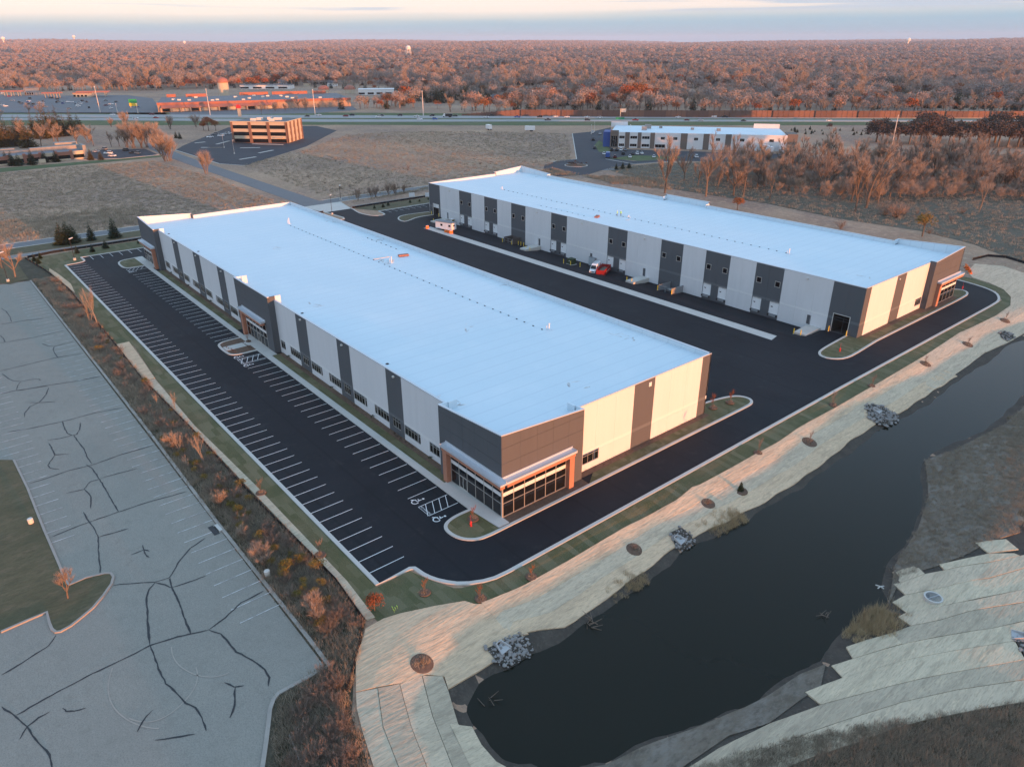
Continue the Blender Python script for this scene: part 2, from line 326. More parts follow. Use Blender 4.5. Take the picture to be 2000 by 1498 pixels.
# ---- ground: one sheet, fine around the pond and the site, coarse to the horizon
pts = []
X, Y = np.meshgrid(np.arange(-95, 12, 1.7), np.arange(-210, 60, 1.7)); k = sdist(X.ravel(), Y.ravel(), POND) < 16
pts += list(zip(X.ravel()[k], Y.ravel()[k]))
X, Y = np.meshgrid(np.arange(-150, 330, 16.0), np.arange(-330, 140, 16.0)); k = sdist(X.ravel(), Y.ravel(), POND) > 18
pts += list(zip(X.ravel()[k], Y.ravel()[k]))
for gx in (6.9, 7.2, 166.6, 166.9):
    for gy in np.arange(-107, -90, 2.0): pts.append((gx, gy))
for gy in (-90.9, -91.2, -105.4, -105.7):
    for gx in np.arange(7.5, 166, 5): pts.append((gx, gy))
for q in range(72):
    for r in (450, 700, 1100, 1700, 2600, 3600, 4600, 5600, 6600, 7600, 8600, 9600, 10600, 11600, 13000, 14600):
        t = 2 * math.pi * q / 72 + .01 * r; pts.append((CAM.x + r * math.cos(t), CAM.y + r * math.sin(t)))
for q in range(160):
    for r in (3600, 4300, 5100, 6100, 7100, 8100, 9100, 10100, 11100, 12300, 13900):
        t = R(-39.6) + R(96) * (q / 159 - .5); pts.append((CAM.x + r * math.cos(t), CAM.y + r * math.sin(t)))
v, e, f, *_ = delaunay_2d_cdt([Vector(p) for p in pts], [], [], 0, 1e-4)
xs = np.array([p.x for p in v]); ys = np.array([p.y for p in v]); zs = ground_z(xs, ys) - .02
me = bpy.data.meshes.new('ground'); me.from_pydata(list(zip(xs, ys, zs)), [], [tuple(t) for t in f]); me.materials.append(M_field); me.update()
bm = bmesh.new(); bm.from_mesh(me)
for fc in bm.faces:
    if fc.normal.z < 0: fc.normal_flip()
bm.to_mesh(me); bm.free()
for p in me.polygons: p.use_smooth = True
struct(put('ground', me))

# ---- pond
def water_mat():
    m = bpy.data.materials.new('pond_water'); m.use_nodes = True; N = m.node_tree.nodes; L = m.node_tree.links; p = N['Principled BSDF']
    p.inputs['Base Color'].default_value = (.010, .0135, .0105, 1); p.inputs['Roughness'].default_value = .06; p.inputs['IOR'].default_value = 1.33
    p.inputs['Specular IOR Level'].default_value = .33
    ge = N.new('ShaderNodeNewGeometry'); t = N.new('ShaderNodeTexNoise'); t.inputs['Scale'].default_value = 1.5; t.inputs['Detail'].default_value = 4
    L.new(ge.outputs['Position'], t.inputs['Vector']); b = N.new('ShaderNodeBump'); b.inputs['Strength'].default_value = .25; b.inputs['Distance'].default_value = .02
    L.new(t.outputs['Fac'], b.inputs['Height']); L.new(b.outputs[0], p.inputs['Normal'])
    n2 = N.new('ShaderNodeTexNoise'); n2.inputs['Scale'].default_value = .05; L.new(ge.outputs['Position'], n2.inputs['Vector'])
    x = N.new('ShaderNodeMixRGB'); x.inputs['Color1'].default_value = (.0065, .0072, .0036, 1); x.inputs['Color2'].default_value = (.0095, .0100, .0055, 1)
    L.new(n2.outputs['Fac'], x.inputs['Fac']); L.new(x.outputs['Color'], p.inputs['Base Color'])
    return m
M_water = water_mat()
struct(MB().poly((-46, -185, -2.0), (-12, -185, -2.0), (-12, 30, -2.0), (-46, 30, -2.0)).build('pond_water', M_water))
# banks round the pond: dark mud at the water's edge, pale silt on the far side
def offset_line(P, d):
    out = []
    n = len(P)
    ar = sum(P[i][0] * P[(i + 1) % n][1] - P[(i + 1) % n][0] * P[i][1] for i in range(n)); sg = 1 if ar > 0 else -1
    for i in range(n):
        a = P[i - 1]; b = P[(i + 1) % n]; dx, dy = b[0] - a[0], b[1] - a[1]; l = math.hypot(dx, dy) or 1
        w = d * (1 + .35 * math.sin(i * 2.3)); out.append((P[i][0] + sg * dy / l * w, P[i][1] - sg * dx / l * w))
    return out
struct(sheet('mud_bank', offset_line(POND, 3.0), M_mud, .03, 1.7))
bank = [(-41.77,-26.50),(-38.94,-34.11),(-37.39,-44.35),(-34.80,-54.03),(-29.92,-64.44),(-31.66,-70.52),(-32.82,-80.25),(-33.69,-86.98),(-33.38,-100.50),(-36.82,-102.13),(-45.92,-80.04),(-45.84,-66.24),(-45.10,-60.18),(-45.55,-55.83),(-47.28,-51.51),(-45.73,-47.02),(-44.32,-40.99),(-42.93,-36.93),(-40.64,-32.36)]
struct(sheet('silt_bank', bank, M_gravelbank, .19, 1.5, skirt=.3))
rough = [(-39.84,11.36),(-41.75,6.16),(-44.93,-0.03),(-47.46,-3.86),(-50.25,-8.39),(-53.24,-13.91),(-56.52,-19.05),(-59.40,-24.33),(-64.50,-19.53),(-65.45,-8.67),(-55.79,6.94),(-43.74,17.67)]
struct(sheet('rough_grass', rough, M_rough, .05, 3))
struct(sheet('rough_bank', [(-29.38,22.38),(-32.71,19.55),(-34.77,15.53),(-35.74,11.55),(-38.45,3.02),(-40.11,-3.52),(-40.69,-8.45),(-41.76,-11.79),(-43.24,-7.92),(-42.74,-4.81),(-42.32,0.10),(-40.61,4.47),(-39.97,10.77),(-40.15,13.23),(-36.62,19.48),(-31.42,24.07)], M_gravelbank, .16, 1.5, skirt=.3))
struct(sheet('bare_soil', [(-41.62,-27.06),(-39.12,-31.39),(-39.16,-36.44),(-43.66,-46.03),(-49.48,-62.53),(-57.93,-47.73),(-61.59,-25.99),(-56.92,-17.90),(-50.66,-7.52),(-45.45,0.87),(-40.72,11.76),(-38.69,12.13),(-39.92,5.16),(-42.29,-0.86),(-42.67,-7.94),(-41.47,-16.77)], M_mud, .035, 2.0))
strip = [(200, 36), (200, 27.5), (176, 25.2), (150, 24.2), (100, 24.6), (60, 24.4), (30, 24.2), (12, 23.6), (2, 23.4), (-5, 24.2), (-12, 29.6), (-16, 32), (-24, 34), (-34, 36), (-34, 52), (-16.2, 41.2), (-13.4, 39.6), (-10.2, 37.8), (-9.0, 36.6), (-9.1, 31.4), (-8.9, 31.15), (171, 31.25), (172.5, 37)]
struct(sheet('shrub_strip', strip, M_rough, .03, 6))

# ---- asphalt of the new lots and the truck court
edge_e = [(-3.0, 18.3), (-1.25, 15.2)] + smooth_line([(-1.25, 15.2), (-3.4, 14.9), (-5.4, 14.0), (-7.5, 12.3), (-9.1, 9.2), (-9.3, 6.5)], 1) + [(-9.2, -28), (-8.9, -78), (-8.9, -148)] + smooth_line([(-8.9, -150), (-8.7, -157), (-5, -164), (4, -167), (12, -167.5)], 2)
asph = [(-.8, 20.2), (-3.0, 18.3)][:1] + [(-.8, 15.6)] + smooth_line([(-1.2, 15.2), (-3.4, 14.9), (-5.4, 14.0), (-7.5, 12.3), (-9.1, 9.2), (-9.3, 6.5)], 1) + [(-9.2, -28), (-8.9, -78), (-8.9, -148)] + smooth_line([(-8.9, -150), (-8.7, -157), (-5, -164), (4, -167), (12, -167.5)], 2)
kerb_line = list(asph)
asph += [(188.4, -167), (188.4, -91), (187.4, -89.9), (181.4, -89.3), (181, -86), (183, -83.8), (190, -82.3), (200, -84.4), (200, -73), (187, -74), (184, -73.2), (184, -70), (188.6, -66), (188.6, 15.2), (183.6, 14.7), (182.4, 15.5), (181.9, 20.2)]
lot = struct(sheet('parking_lot', asph, M_asph, .0, 4, dock))
struct(MB().poly((200.02, -73, .01), (200.02, -84.4, .01), (215.2, -87.5, .01), (215.2, -70.5, .01)).build('concrete_apron', M_conc))

# kerbs: face and gutter, light concrete
def kerb(name, pts, closed=False, w=.5, z=.13, m=None): return struct(ribbon(pts, w, -.2, z, closed=closed).build(name, m or M_conc))
kerb('kerb', [(181.9, 20.3), (-.9, 20.3), (-.9, 15.6)] + kerb_line[2:], w=.55)
kerb('kerb', smooth_line([(181.9, 20.2), (182.2, 15.9), (183.6, 14.6), (188.0, 14.8)], 1) + [(188.6, 14.9), (188.6, -66)])
kerb('kerb', smooth_line([(188.6, -66), (184.2, -69.5), (184.0, -73.0), (187, -74)], 2) + [(200, -73)])
kerb('kerb', [(200, -84.4)] + smooth_line([(198, -84.2), (190, -82.4), (183, -83.7), (180.8, -86), (181.4, -89.2), (187.0, -89.8)], 2) + [(188.4, -90), (188.4, -167)])
# sidewalk and planting along the near warehouse front
def flat(name, poly, m, z0, z1): return struct(MB().prism(poly, z0, z1).build(name, m, fix=True))
flat('sidewalk', [(12.4, 1.15), (12.4, 2.35), (78, 2.35), (78, 1.15)], M_conc, -.2, .14)
flat('sidewalk', [(91.5, 1.15), (91.5, 2.35), (162, 2.35), (162, 1.15)], M_conc, -.2, .14)
flat('sidewalk', [(-1.5, -.05), (-1.5, 1.75), (4.4, 2.35), (12.38, 2.35), (12.38, -.05)], M_conc, -.2, .135)
flat('sidewalk', [(76.0, -.05), (76.0, 1.1), (78.02, 2.35), (91.48, 2.35), (91.48, -.05)], M_conc, -.2, .135)
flat('sidewalk', [(162.02, -.05), (162.02, 2.35), (177.5, 2.35), (177.5, -.05)], M_conc, -.2, .135)
for x0, x1 in ((12.5, 75.9), (95.7, 157.4)):
    flat('turf', [(x0, -.35), (x0, 1.13), (x1, 1.13), (x1, -.35)], M_sod, -.2, .12)
    flat('mulch_bed', [(x0, -1.4), (x0, -.36), (x1, -.36), (x1, -1.4)], M_mulch, -.2, .15)
# islands
def island(pts, m, name='turf'):
    p = smooth_line(pts, 2, True)
    sheet(name, p, m, .12, 2, lambda x, y: np.zeros_like(x))['kind'] = 'structure'
    kerb('kerb', p, True)
isl = smooth_line([(4.4, 2.2), (4.45, 5.2), (3.7, 7.2), (2.0, 7.7), (-.2, 7.2), (-1.7, 5.6), (-1.95, 3.6), (-1.95, 1.9)], 2)
sheet('turf', isl, M_sod, .12, 1.5, lambda x, y: np.zeros_like(x))['kind'] = 'structure'; kerb('kerb', isl)
kerb('kerb', [(-1.95, 1.9), (-1.95, -52)] + smooth_line([(-1.95, -54), (-1.9, -57.6), (-.2, -58.9), (2.2, -57.6), (3.6, -52), (3.9, -48)], 2))
strip_e = [(-1.7, -.1), (-1.7, -54)] + smooth_line([(-1.7, -55), (-1.7, -57.4), (-.2, -58.6), (2.0, -57.3), (3.4, -52), (3.6, -47.5)], 2) + [(1.3, -47.5), (1.3, -20), (0, -15.6), (0, -.1)]
sheet('mulch_bed', [(-1.7, -.06), (-1.7, -15.4), (1.32, -15.5), (1.32, -47.5), (.25, -47.5), (.1, -18), (-.02, -.06)], M_mulch, .1, 3, lambda x, y: np.zeros_like(x))['kind'] = 'structure'
sheet('turf', [(-1.7, -15.42), (-1.7, -54)] + smooth_line([(-1.7, -55), (-1.7, -57.4), (-.2, -58.6), (2.0, -57.3), (3.4, -52), (3.6, -47.55)], 2) + [(.25, -47.52), (.09, -18)], M_sod, .1, 3, lambda x, y: np.zeros_like(x))['kind'] = 'structure'
for pts in ([(90.6, 2.35), (90.6, 6.0), (89.6, 7.6), (87.6, 7.9), (84.2, 7.9), (82.0, 7.6), (81.2, 6.0), (81.2, 2.35)],):
    p = smooth_line(pts, 2); kerb('kerb', p)
    sheet('mulch_bed', p, M_mulch, .11, 2, lambda x, y: np.zeros_like(x))['kind'] = 'structure'
    flat('sidewalk', [(84.7, 2.36), (84.7, 7.5), (87.2, 7.5), (87.2, 2.36)], M_conc, -.1, .14)
p = smooth_line([(166.3, 2.35), (166.3, 6.2), (167.4, 7.6), (171, 7.8), (174.5, 7.5), (176.6, 6.0), (177, 2.35)], 2); kerb('kerb', p)
sheet('turf', p, M_sod, .11, 2, lambda x, y: np.zeros_like(x))['kind'] = 'structure'
# far warehouse: ends and the green tongue at the drive-in door
tong = [(3.99,-103.23),(3.55,-94.05),(3.14,-90.07),(2.52,-88.59),(1.56,-87.64),(0.00,-87.62),(-1.79,-89.19),(-2.44,-91.76),(-2.31,-95.92)]
tong = smooth_line(tong, 1) + [(-1.75, -105), (-1.75, -136)] + [(-1.75, -146)] + smooth_line([(-1.7, -150), (-1.5, -156), (.5, -158.5), (3, -157), (4.5, -152.5)], 2)
kerb('kerb', tong)
sheet('turf', tong + [(1.7, -150.7), (1.7, -103.2)], M_sod, .1, 3, lambda x, y: np.zeros_like(x))['kind'] = 'structure'
sheet('mulch_bed', [(1.75, -105), (1.75, -134.6), (.38, -134.7), (.38, -150.6), (-1.0, -150.4), (-1.0, -137), (.4, -128), (.7, -105)], M_mulch, .125, 4, lambda x, y: np.zeros_like(x))['kind'] = 'structure'
p = smooth_line([(169.1,-102.9),(169.5,-95.7),(166.1,-89.2),(166.6,-87.8),(169.9,-88.0),(173.0,-89.5),(175.2,-92.0),(175.7,-96.0),(174.5,-104.6)], 1); kerb('kerb', p)
sheet('turf', p, M_lawn, .11, 3, lambda x, y: np.zeros_like(x))['kind'] = 'structure'
# sod verges outside the kerbs
sheet('sod_verge', [(-1.2, 15.9), (-1.2, 20.6), (40, 20.6), (100, 20.6), (181.9, 20.6), (182.4, 16), (184, 15.1), (189, 15.1), (189, -66), (199.4, -72.5), (199.4, 10), (197, 27.6), (176, 25.0), (150, 24.0), (104, 24.6), (101, 22.0), (80, 23.4), (55, 24.0), (30, 23.2), (8, 23.0), (-2.5, 23.6), (-8.4, 23.4), (-12.0, 13.6), (-8.2, 13.1), (-5.6, 14.3), (-3.4, 15.2)], M_sod, .05, 4)['kind'] = 'structure'
sheet('sod_verge', [(-9.5, 13.4)] + [(-9.6, 6.5), (-9.5, -28), (-9.2, -78), (-9.2, -148), (-9.0, -157), (-5, -164.4), (4, -167.5), (30, -168), (30, -172), (3, -171.6), (-8, -167), (-13.4, -158), (-13.2, -148), (-13.2, -133.6), (-13.4, -103.4), (-13.4, -71.9), (-13.6, -48.9), (-13.2, -27), (-13.4, -12.6), (-13.4, -2.2), (-13.2, 6.8), (-11.6, 13.4)], M_sod, .06, 2)['kind'] = 'structure'
sheet('sod_verge', [(-6.5, 14.6), (-12.8, 16), (-13.0, 7), (-9.5, 7), (-9.2, 9.6), (-7.9, 12.8)], M_sod, .052, 1.5)['kind'] = 'structure'
sheet('lawn', [(189, -90.5), (199.6, -85), (199.6, -170), (189, -170)], M_lawn, .05)['kind'] = 'structure'

# ---- painted markings (each line is a part of the lot)
line_me = MB().box(-.05, .05, 0, 5.05, 0, .004).mesh('stall_line', M_line)
for i in range(66):
    put('stall_line', line_me, lot, (1.65 + 2.747 * i, 14.95, .006))
for i in range(60):
    x = 12.45 + 2.747 * i
    if 80 < x < 91 or x > 160.5: continue
    put('stall_line', line_me, lot, (x, 2.5, .006))
for i in range(6): ribbon([(183.6, 12.3 - 2.75 * i), (188.2, 12.3 - 2.75 * i)], .1, .006, .01).build('stall_line', M_line, lot)
for i in range(7): ribbon([(183.4, -93.0 - 2.75 * i), (188.0, -93.0 - 2.75 * i)], .1, .006, .01).build('stall_line', M_line, lot)
def hatch(x0, x1, n=4):
    mb = ribbon([(x0, 2.5), (x0, 7.5), (x1, 7.5), (x1, 2.5)], .11, .006, .010)
    for i in range(n):
        y = 2.7 + i * 1.15; ribbon([(x1 - .06, y + .2), (x0 + .06, y + 1.5)] if i % 2 < 9 else [], .10, .011, .014, mb)
    mb.build('hatched_aisle', M_line, lot)
hatch(7.0, 9.7); hatch(76.1, 78.9); hatch(163, 165.6)
def wheelchair(x, y, sc=1.0):      # access symbol seen from the aisle
    mb = MB(); P = lambda a, b: (x - b * sc, y - a * sc)
    ring = [P(-.22 + .40 * math.cos(t), .0 + .40 * math.sin(t)) for t in np.linspace(.9, 5.6, 14)]
    ribbon(ring, .12 * sc, .006, .010, mb)
    ribbon([P(.62, .06), P(.02, .10), P(.0, -.34), P(-.42, -.62)], .13 * sc, .011, .014, mb)
    ribbon([P(.34, .08), P(.32, -.28)], .11 * sc, .015, .018, mb)
    mb.prism([P(.86 + .15 * math.cos(t), .06 + .15 * math.sin(t)) for t in np.linspace(0, 2 * math.pi, 9)[:-1]], .006, .010)
    mb.build('access_symbol', M_line, lot)
for x in (11.1, 5.6, 80.0, 74.6, 161.8): wheelchair(x, 6.9, 1.25)
def words(txt, x, y, size, rz, m, parent, z=.012):
    c = bpy.data.curves.new('painted_text', 'FONT'); c.body = txt; c.size = size; c.align_x = 'CENTER'; c.align_y = 'CENTER'
    o = bpy.data.objects.new('tmp_text', c); COL.objects.link(o); dg = bpy.context.evaluated_depsgraph_get()
    me = bpy.data.meshes.new_from_object(o.evaluated_get(dg)); bpy.data.objects.remove(o); me.materials.clear(); me.materials.append(m)
    return put('painted_text', me, parent, (x, y, z), rz)
words('NO PARKING', 8.35, 7.15, .42, math.pi, M_line, lot)
words('NO PARKING', 77.5, 7.15, .42, math.pi, M_line, lot)
struct(MB().poly((13.4, -87.8, .006), (14.0, -90.9, .006), (153.2, -90.9, .006), (153.2, -87.8, .006)).build('concrete_strip', M_conc))

# ---- street, path, side road, field road
struct(ribbon([(218.8, 160), (218.8, -185), (214, -215), (200, -238)], 7.0, -.1, .012).build('street', M_road))
for x in (215.1, 222.5): struct(ribbon([(x, 160), (x, -70 if x < 220 else -71)], .4, -.1, .13).build('kerb', M_conc))
for x in (215.1, 222.5): struct(ribbon([(x, -87.6 if x < 220 else -83), (x, -185)], .4, -.1, .13).build('kerb', M_conc))
struct(ribbon([(204.2, 160), (203.0, 0), (202.4, -72)], 3.6, -.1, .014).build('path', M_path))
struct(ribbon([(202.4, -86), (203, -180)], 3.2, -.1, .014).build('path', M_path))
struct(ribbon([(222.4, -77), (300, -77), (398, -77), (440, -79), (470, -84)], 9.0, -.1, .016).build('side_road', M_road))
struct(MB().poly((205.9, 160, .015), (205.9, -72, .015), (214.8, -70, .015), (214.8, 160, .015)).build('lawn', M_lawn))


# ================================================================== WAREHOUSES
def ribs(N, L, src, cur, p): return cur
M_white = mat('white_precast', (.62, .625, .64), .85, [(.12, .30, (.52, .53, .545)), (.9, .35, (.53, .54, .555))], bump=(9, .006), stretch=(1.2, 1.2, .12))
M_band = mat('white_band', (.65, .655, .66), .8, [(.4, .2, (.64, .64, .64))])
M_dark = mat('charcoal_precast', (.088, .094, .104), .8, [(.15, .3, (.070, .081, .090)), (.9, .25, (.098, .11, .12))], bump=(9, .006), stretch=(1.2, 1.2, .15))
M_dark2 = mat('charcoal_band', (.125, .137, .148), .8, [(.4, .25, (.10, .112, .122))])
M_roof = mat('roof_membrane', (.565, .665, .725), .55, [(.035, .30, (.475, .585, .66)), (.12, .4, (.63, .70, .745), (.48, .66)), (.25, .3, (.60, .69, .755), (.5, .7)), (.9, .2, (.56, .62, .67), (.55, .75))], spec=.3, extra=stripes('X', .104, (.47, .56, .63), .6, .965))
M_coping = mat('metal_coping', (.55, .58, .62), .45, metal=.3)
M_alum = mat('aluminium_frame', (.52, .50, .47), .4, metal=.6)
M_glass = mat('dark_glass', (.008, .010, .013), .05, spec=.38)
M_brick = mat('orange_brick', (.40, .17, .105), .85, [(3, .5, (.30, .12, .075)), (9, .4, (.47, .22, .14))], extra=stripes('Z', 2.2, (.36, .25, .2), .6, .8))
M_door = mat('white_door', (.72, .73, .74), .5)
M_black = mat('black_rubber', (.012, .012, .013), .8)
M_steel = mat('galvanised_steel', (.33, .35, .37), .5, [(3, .3, (.25, .26, .28))], metal=.5)
M_inside = mat('dark_interior', (.05, .048, .045), .9)
M_lamp = mat('lamp_housing', (.60, .58, .54), .4)
M_yellow = mat('yellow_paint', (.72, .52, .05), .55, [(3, .3, (.6, .42, .05))])
M_red = mat('red_paint', (.52, .03, .03), .45)
M_orange = mat('orange_plastic', (.75, .16, .03), .5)

class Frame:
    """wall coordinates: s runs along the wall, n points out of it, z up"""
    def __init__(f, ox, oy, dx, dy, nx, ny): f.o = (ox, oy); f.d = (dx, dy); f.n = (nx, ny)
    def p(f, s, n, z): return (f.o[0] + f.d[0] * s + f.n[0] * n, f.o[1] + f.d[1] * s + f.n[1] * n, z)
    def box(f, mb, s0, s1, n0, n1, z0, z1):
        a = [f.p(s0, n0, z0), f.p(s1, n0, z0), f.p(s1, n1, z0), f.p(s0, n1, z0)]; b = [(x, y, z1) for x, y, _ in a]
        return mb.hexa(a, b)
def panel(F, s0, s1, z0, z1, m, parent, holes=(), n=0.0, th=.25, name='wall_panel', top=None):
    """wall slab with real openings: front split round the holes, reveals turned inward; top = (z at s0, z at s1) for a raked head"""
    mb = MB(); hs = [h for h in holes if h[0] < s1 and h[1] > s0 and h[2] < z1 and h[3] > z0]
    ss = sorted({s0, s1, *[max(s0, h[0]) for h in hs], *[min(s1, h[1]) for h in hs]})
    zz = sorted({z0, z1, *[max(z0, h[2]) for h in hs], *[min(z1, h[3]) for h in hs]})
    tz = (lambda s, z: z) if not top else (lambda s, z: z if z < z1 else top[0] + (top[1] - top[0]) * (s - s0) / (s1 - s0))
    for a, b in zip(ss, ss[1:]):
        for c, d in zip(zz, zz[1:]):
            if any(h[0] <= a and b <= h[1] and h[2] <= c and d <= h[3] for h in hs): continue
            mb.poly(F.p(a, n, c), F.p(b, n, c), F.p(b, n, tz(b, d)), F.p(a, n, tz(a, d)))
    for h in hs:
        a, b, c, d = max(s0, h[0]), min(s1, h[1]), max(z0, h[2]), min(z1, h[3])
        if h[0] >= s0: mb.poly(F.p(a, n, c), F.p(a, n - th, c), F.p(a, n - th, d), F.p(a, n, d))
        if h[1] <= s1: mb.poly(F.p(b, n, c), F.p(b, n - th, c), F.p(b, n - th, d), F.p(b, n, d))
        if h[2] >= z0: mb.poly(F.p(a, n, c), F.p(b, n, c), F.p(b, n - th, c), F.p(a, n - th, c))
        if h[3] <= z1: mb.poly(F.p(a, n, d), F.p(b, n, d), F.p(b, n - th, d), F.p(a, n - th, d))
    for s, c0, c1 in ((s0, z0, tz(s0, z1)), (s1, z0, tz(s1, z1))):
        mb.poly(F.p(s, n, c0), F.p(s, n - th, c0), F.p(s, n - th, c1), F.p(s, n, c1))
    mb.poly(F.p(s0, n, tz(s0, z1)), F.p(s1, n, tz(s1, z1)), F.p(s1, n - th, tz(s1, z1)), F.p(s0, n - th, tz(s0, z1)))
    return mb.build(name, m, parent)
def window(F, s0, s1, z0, z1, parent, n=0.0, cols=5, fr=.07, transom=None, name='window', th=.25):
    g = MB(); F.box(g, s0, s1, n - .16, n - .12, z0, z1)
    w = MB()
    for a, b, c, d in ((s0, s1, z0, z0 + fr), (s0, s1, z1 - fr, z1)): F.box(w, a, b, n - .115, n - .04, c, d)
    for i in range(cols + 1):
        s = s0 + fr / 2 + (s1 - s0 - fr) * i / cols; F.box(w, s - fr / 2, s + fr / 2, n - .115, n - .045, z0 + fr, z1 - fr)
    if transom: F.box(w, s0 + fr, s1 - fr, n - .114, n - .05, transom - fr / 2, transom + fr / 2)
    o = w.build(name, M_alum, parent); g.build('glass', M_glass, o); return o
def joint_box(F, s0, s1, z0, z1, m, parent, cols, rows, n, top=None, name='wall_panel'):
    """charcoal block clad in big panels with recessed joints between them"""
    g = .022
    back = MB(); F.box(back, s0 + .06, s1 - .06, n - .28, n - .03, z0, (min(top) - .05 if top else z1)); back.build('backing_wall', M_black, parent)
    for i in range(cols):
        a = s0 + (s1 - s0) * i / cols; b = s0 + (s1 - s0) * (i + 1) / cols
        for (c, d) in rows:
            c1 = c; d1a = d1b = d - g
            if top and d >= z1: d1a = top[0] + (top[1] - top[0]) * i / cols; d1b = top[0] + (top[1] - top[0]) * (i + 1) / cols
            aa = a + (g if i else 0); bb = b - (0 if i == cols - 1 else 0); mb = MB()
            mb.hexa([F.p(aa, n - .3, c1), F.p(bb, n - .3, c1), F.p(bb, n, c1), F.p(aa, n, c1)], [F.p(aa, n - .3, d1a), F.p(bb, n - .3, d1b), F.p(bb, n, d1b), F.p(aa, n, d1a)])
            mb.build(name, m, parent)
def coping(F, s0, s1, z0, z1, n, parent, w=.36):
    mb = MB(); a = [F.p(s0, n - w, z0), F.p(s1, n - w, z1), F.p(s1, n + .04, z1), F.p(s0, n + .04, z0)]
    mb.hexa([(x, y, z - .10) for x, y, z in a], [(x, y, z + .035) for x, y, z in a]); mb.build('coping', M_coping, parent)
def storefront(F, s0, s1, parent, n, bays, door_bay=None, pier=None, canopy=(0, 0), zt=5.35):
    """two-storey glazing: panes bay by bay, pale spandrel band, mullions, canopy on brick piers"""
    w = (s1 - s0) / bays; rows = ((.18, 2.25), (2.33, 3.42), (4.02, zt))
    for i in range(bays):
        for r, (c, d) in enumerate(rows):
            if door_bay is not None and i == door_bay and r == 0: continue
            mb = MB(); F.box(mb, s0 + w * i + .05, s0 + w * (i + 1) - .05, n + .02, n + .05, c, d); mb.build('glass_pane', M_glass, parent)
    if door_bay is not None:
        a = s0 + w * door_bay
        for k in (0, 1):
            d = MB(); b0, b1_ = a + .08 + k * (w / 2 - .04), a + w / 2 + k * (w / 2 - .08)
            F.box(d, b0, b0 + .07, n + .03, n + .10, .16, 2.25); F.box(d, b1_ - .07, b1_, n + .03, n + .10, .16, 2.25); F.box(d, b0 + .07, b1_ - .07, n + .03, n + .10, 2.15, 2.25); F.box(d, b0 + .07, b1_ - .07, n + .03, n + .10, .16, .34)
            o = d.build('entrance_door', M_alum, parent); q = MB(); F.box(q, b0 + .07, b1_ - .07, n + .04, n + .07, .34, 2.15); q.build('glass', M_glass, o)
            h = MB(); F.box(h, (b1_ - .12 if k == 0 else b0 + .08), (b1_ - .08 if k == 0 else b0 + .12), n + .11, n + .15, .9, 1.4); h.build('handle', M_steel, o)
    m = MB()
    for i in range(bays + 1): F.box(m, s0 + w * i - .05, s0 + w * i + .05, n + .0, n + .12, .15, zt)
    F.box(m, s0 - .05, s1 + .05, n, n + .115, 2.25, 2.33); F.box(m, s0 - .05, s1 + .05, n, n + .115, zt, zt + .08); F.box(m, s0 - .05, s1 + .05, n, n + .15, .0, .17)
    m.build('mullion', M_alum, parent)
    sp = MB(); F.box(sp, s0 + .05, s1 - .05, n + .01, n + .09, 3.42, 4.02); sp.build('spandrel_panel', M_band, parent)
    for (a, b) in (pier or []):
        q = MB(); F.box(q, a, b, n - .1, n + .88, 0, zt + .55); q.build('brick_pier', M_brick, parent)
def canopy(F, s0, s1, parent, n, z=6.02, d=1.12, lip0=True, lip1=True):
    hd = MB(); F.box(hd, s0 + .2, s1 - .2, n + .2, n + d - .14, z - .58, z); hd.build('canopy_beam', M_brick, parent)
    top = MB(); F.box(top, s0, s1, n, n + d, z, z + .26); F.box(top, s0, s1, n, n + .10, z + .26, z + .62)
    if lip0: F.box(top, s0, s0 + .08, n + .10, n + d, z + .26, z + .42)
    if lip1: F.box(top, s1 - .08, s1, n + .10, n + d, z + .26, z + .42)
    F.box(top, s0 + .08 * lip0, s1 - .08 * lip1, n + d - .08, n + d, z + .26, z + .34)
    top.build('canopy', M_coping, parent)
def wall_lamp(F, s, z, parent, n=0.0):
    mb = MB(); F.box(mb, s - .18, s + .18, n, n + .30, z - .14, z + .14); mb.build('wall_lamp', M_lamp, parent)
def stripe_wall(F, s0, s1, h, darks, parent, holes=(), z0=0.0, band=True, low=None):
    """precast wall: white and charcoal panels with a pale band at 2.95-3.55 m"""
    cuts = []; s = s0
    for a, b in darks:
        if a > s: cuts.append((s, a, False))
        cuts.append((a, b, True)); s = b
    if s < s1: cuts.append((s, s1, False))
    for a, b, dk in cuts:
        mu, ml, mbnd = (M_dark, M_dark, M_dark2) if dk else (M_white, M_white, M_band)
        k = max(1, round((b - a) / 4.1))
        for i in range(k):
            c, d = a + (b - a) * i / k, a + (b - a) * (i + 1) / k; c += .008; d -= .008
            panel(F, c, d, 3.56, h, mu, parent, holes); panel(F, c, d, 2.95, 3.55, mbnd, parent, holes, n=-.012, name='band_panel'); panel(F, c, d, z0, 2.94, ml, parent, holes)
def parapet_box(parent, F, s0, s1, za, zb, n, zr, th=.3):
    """inner face of a parapet above the roof"""
    mb = MB(); mb.hexa([F.p(s0, n - th, zr), F.p(s1, n - th, zr), F.p(s1, n - .255, zr), F.p(s0, n - .255, zr)], [F.p(s0, n - th, za), F.p(s1, n - th, zb), F.p(s1, n - .255, zb), F.p(s0, n - .255, za)])
    mb.build('parapet', M_roof, parent)
def return_wall(parent, x0, x1, y0, y1, z0, z1, m, name='return_wall'): MB().box(x0, x1, y0, y1, z0, z1).build(name, m, parent)
H, HS, HA, HM, ZR = 11.64, 12.0, 13.1, 12.5, 10.7
ROWS = ((6.3, 8.65), (8.67, 11.0), (11.02, 13.0))

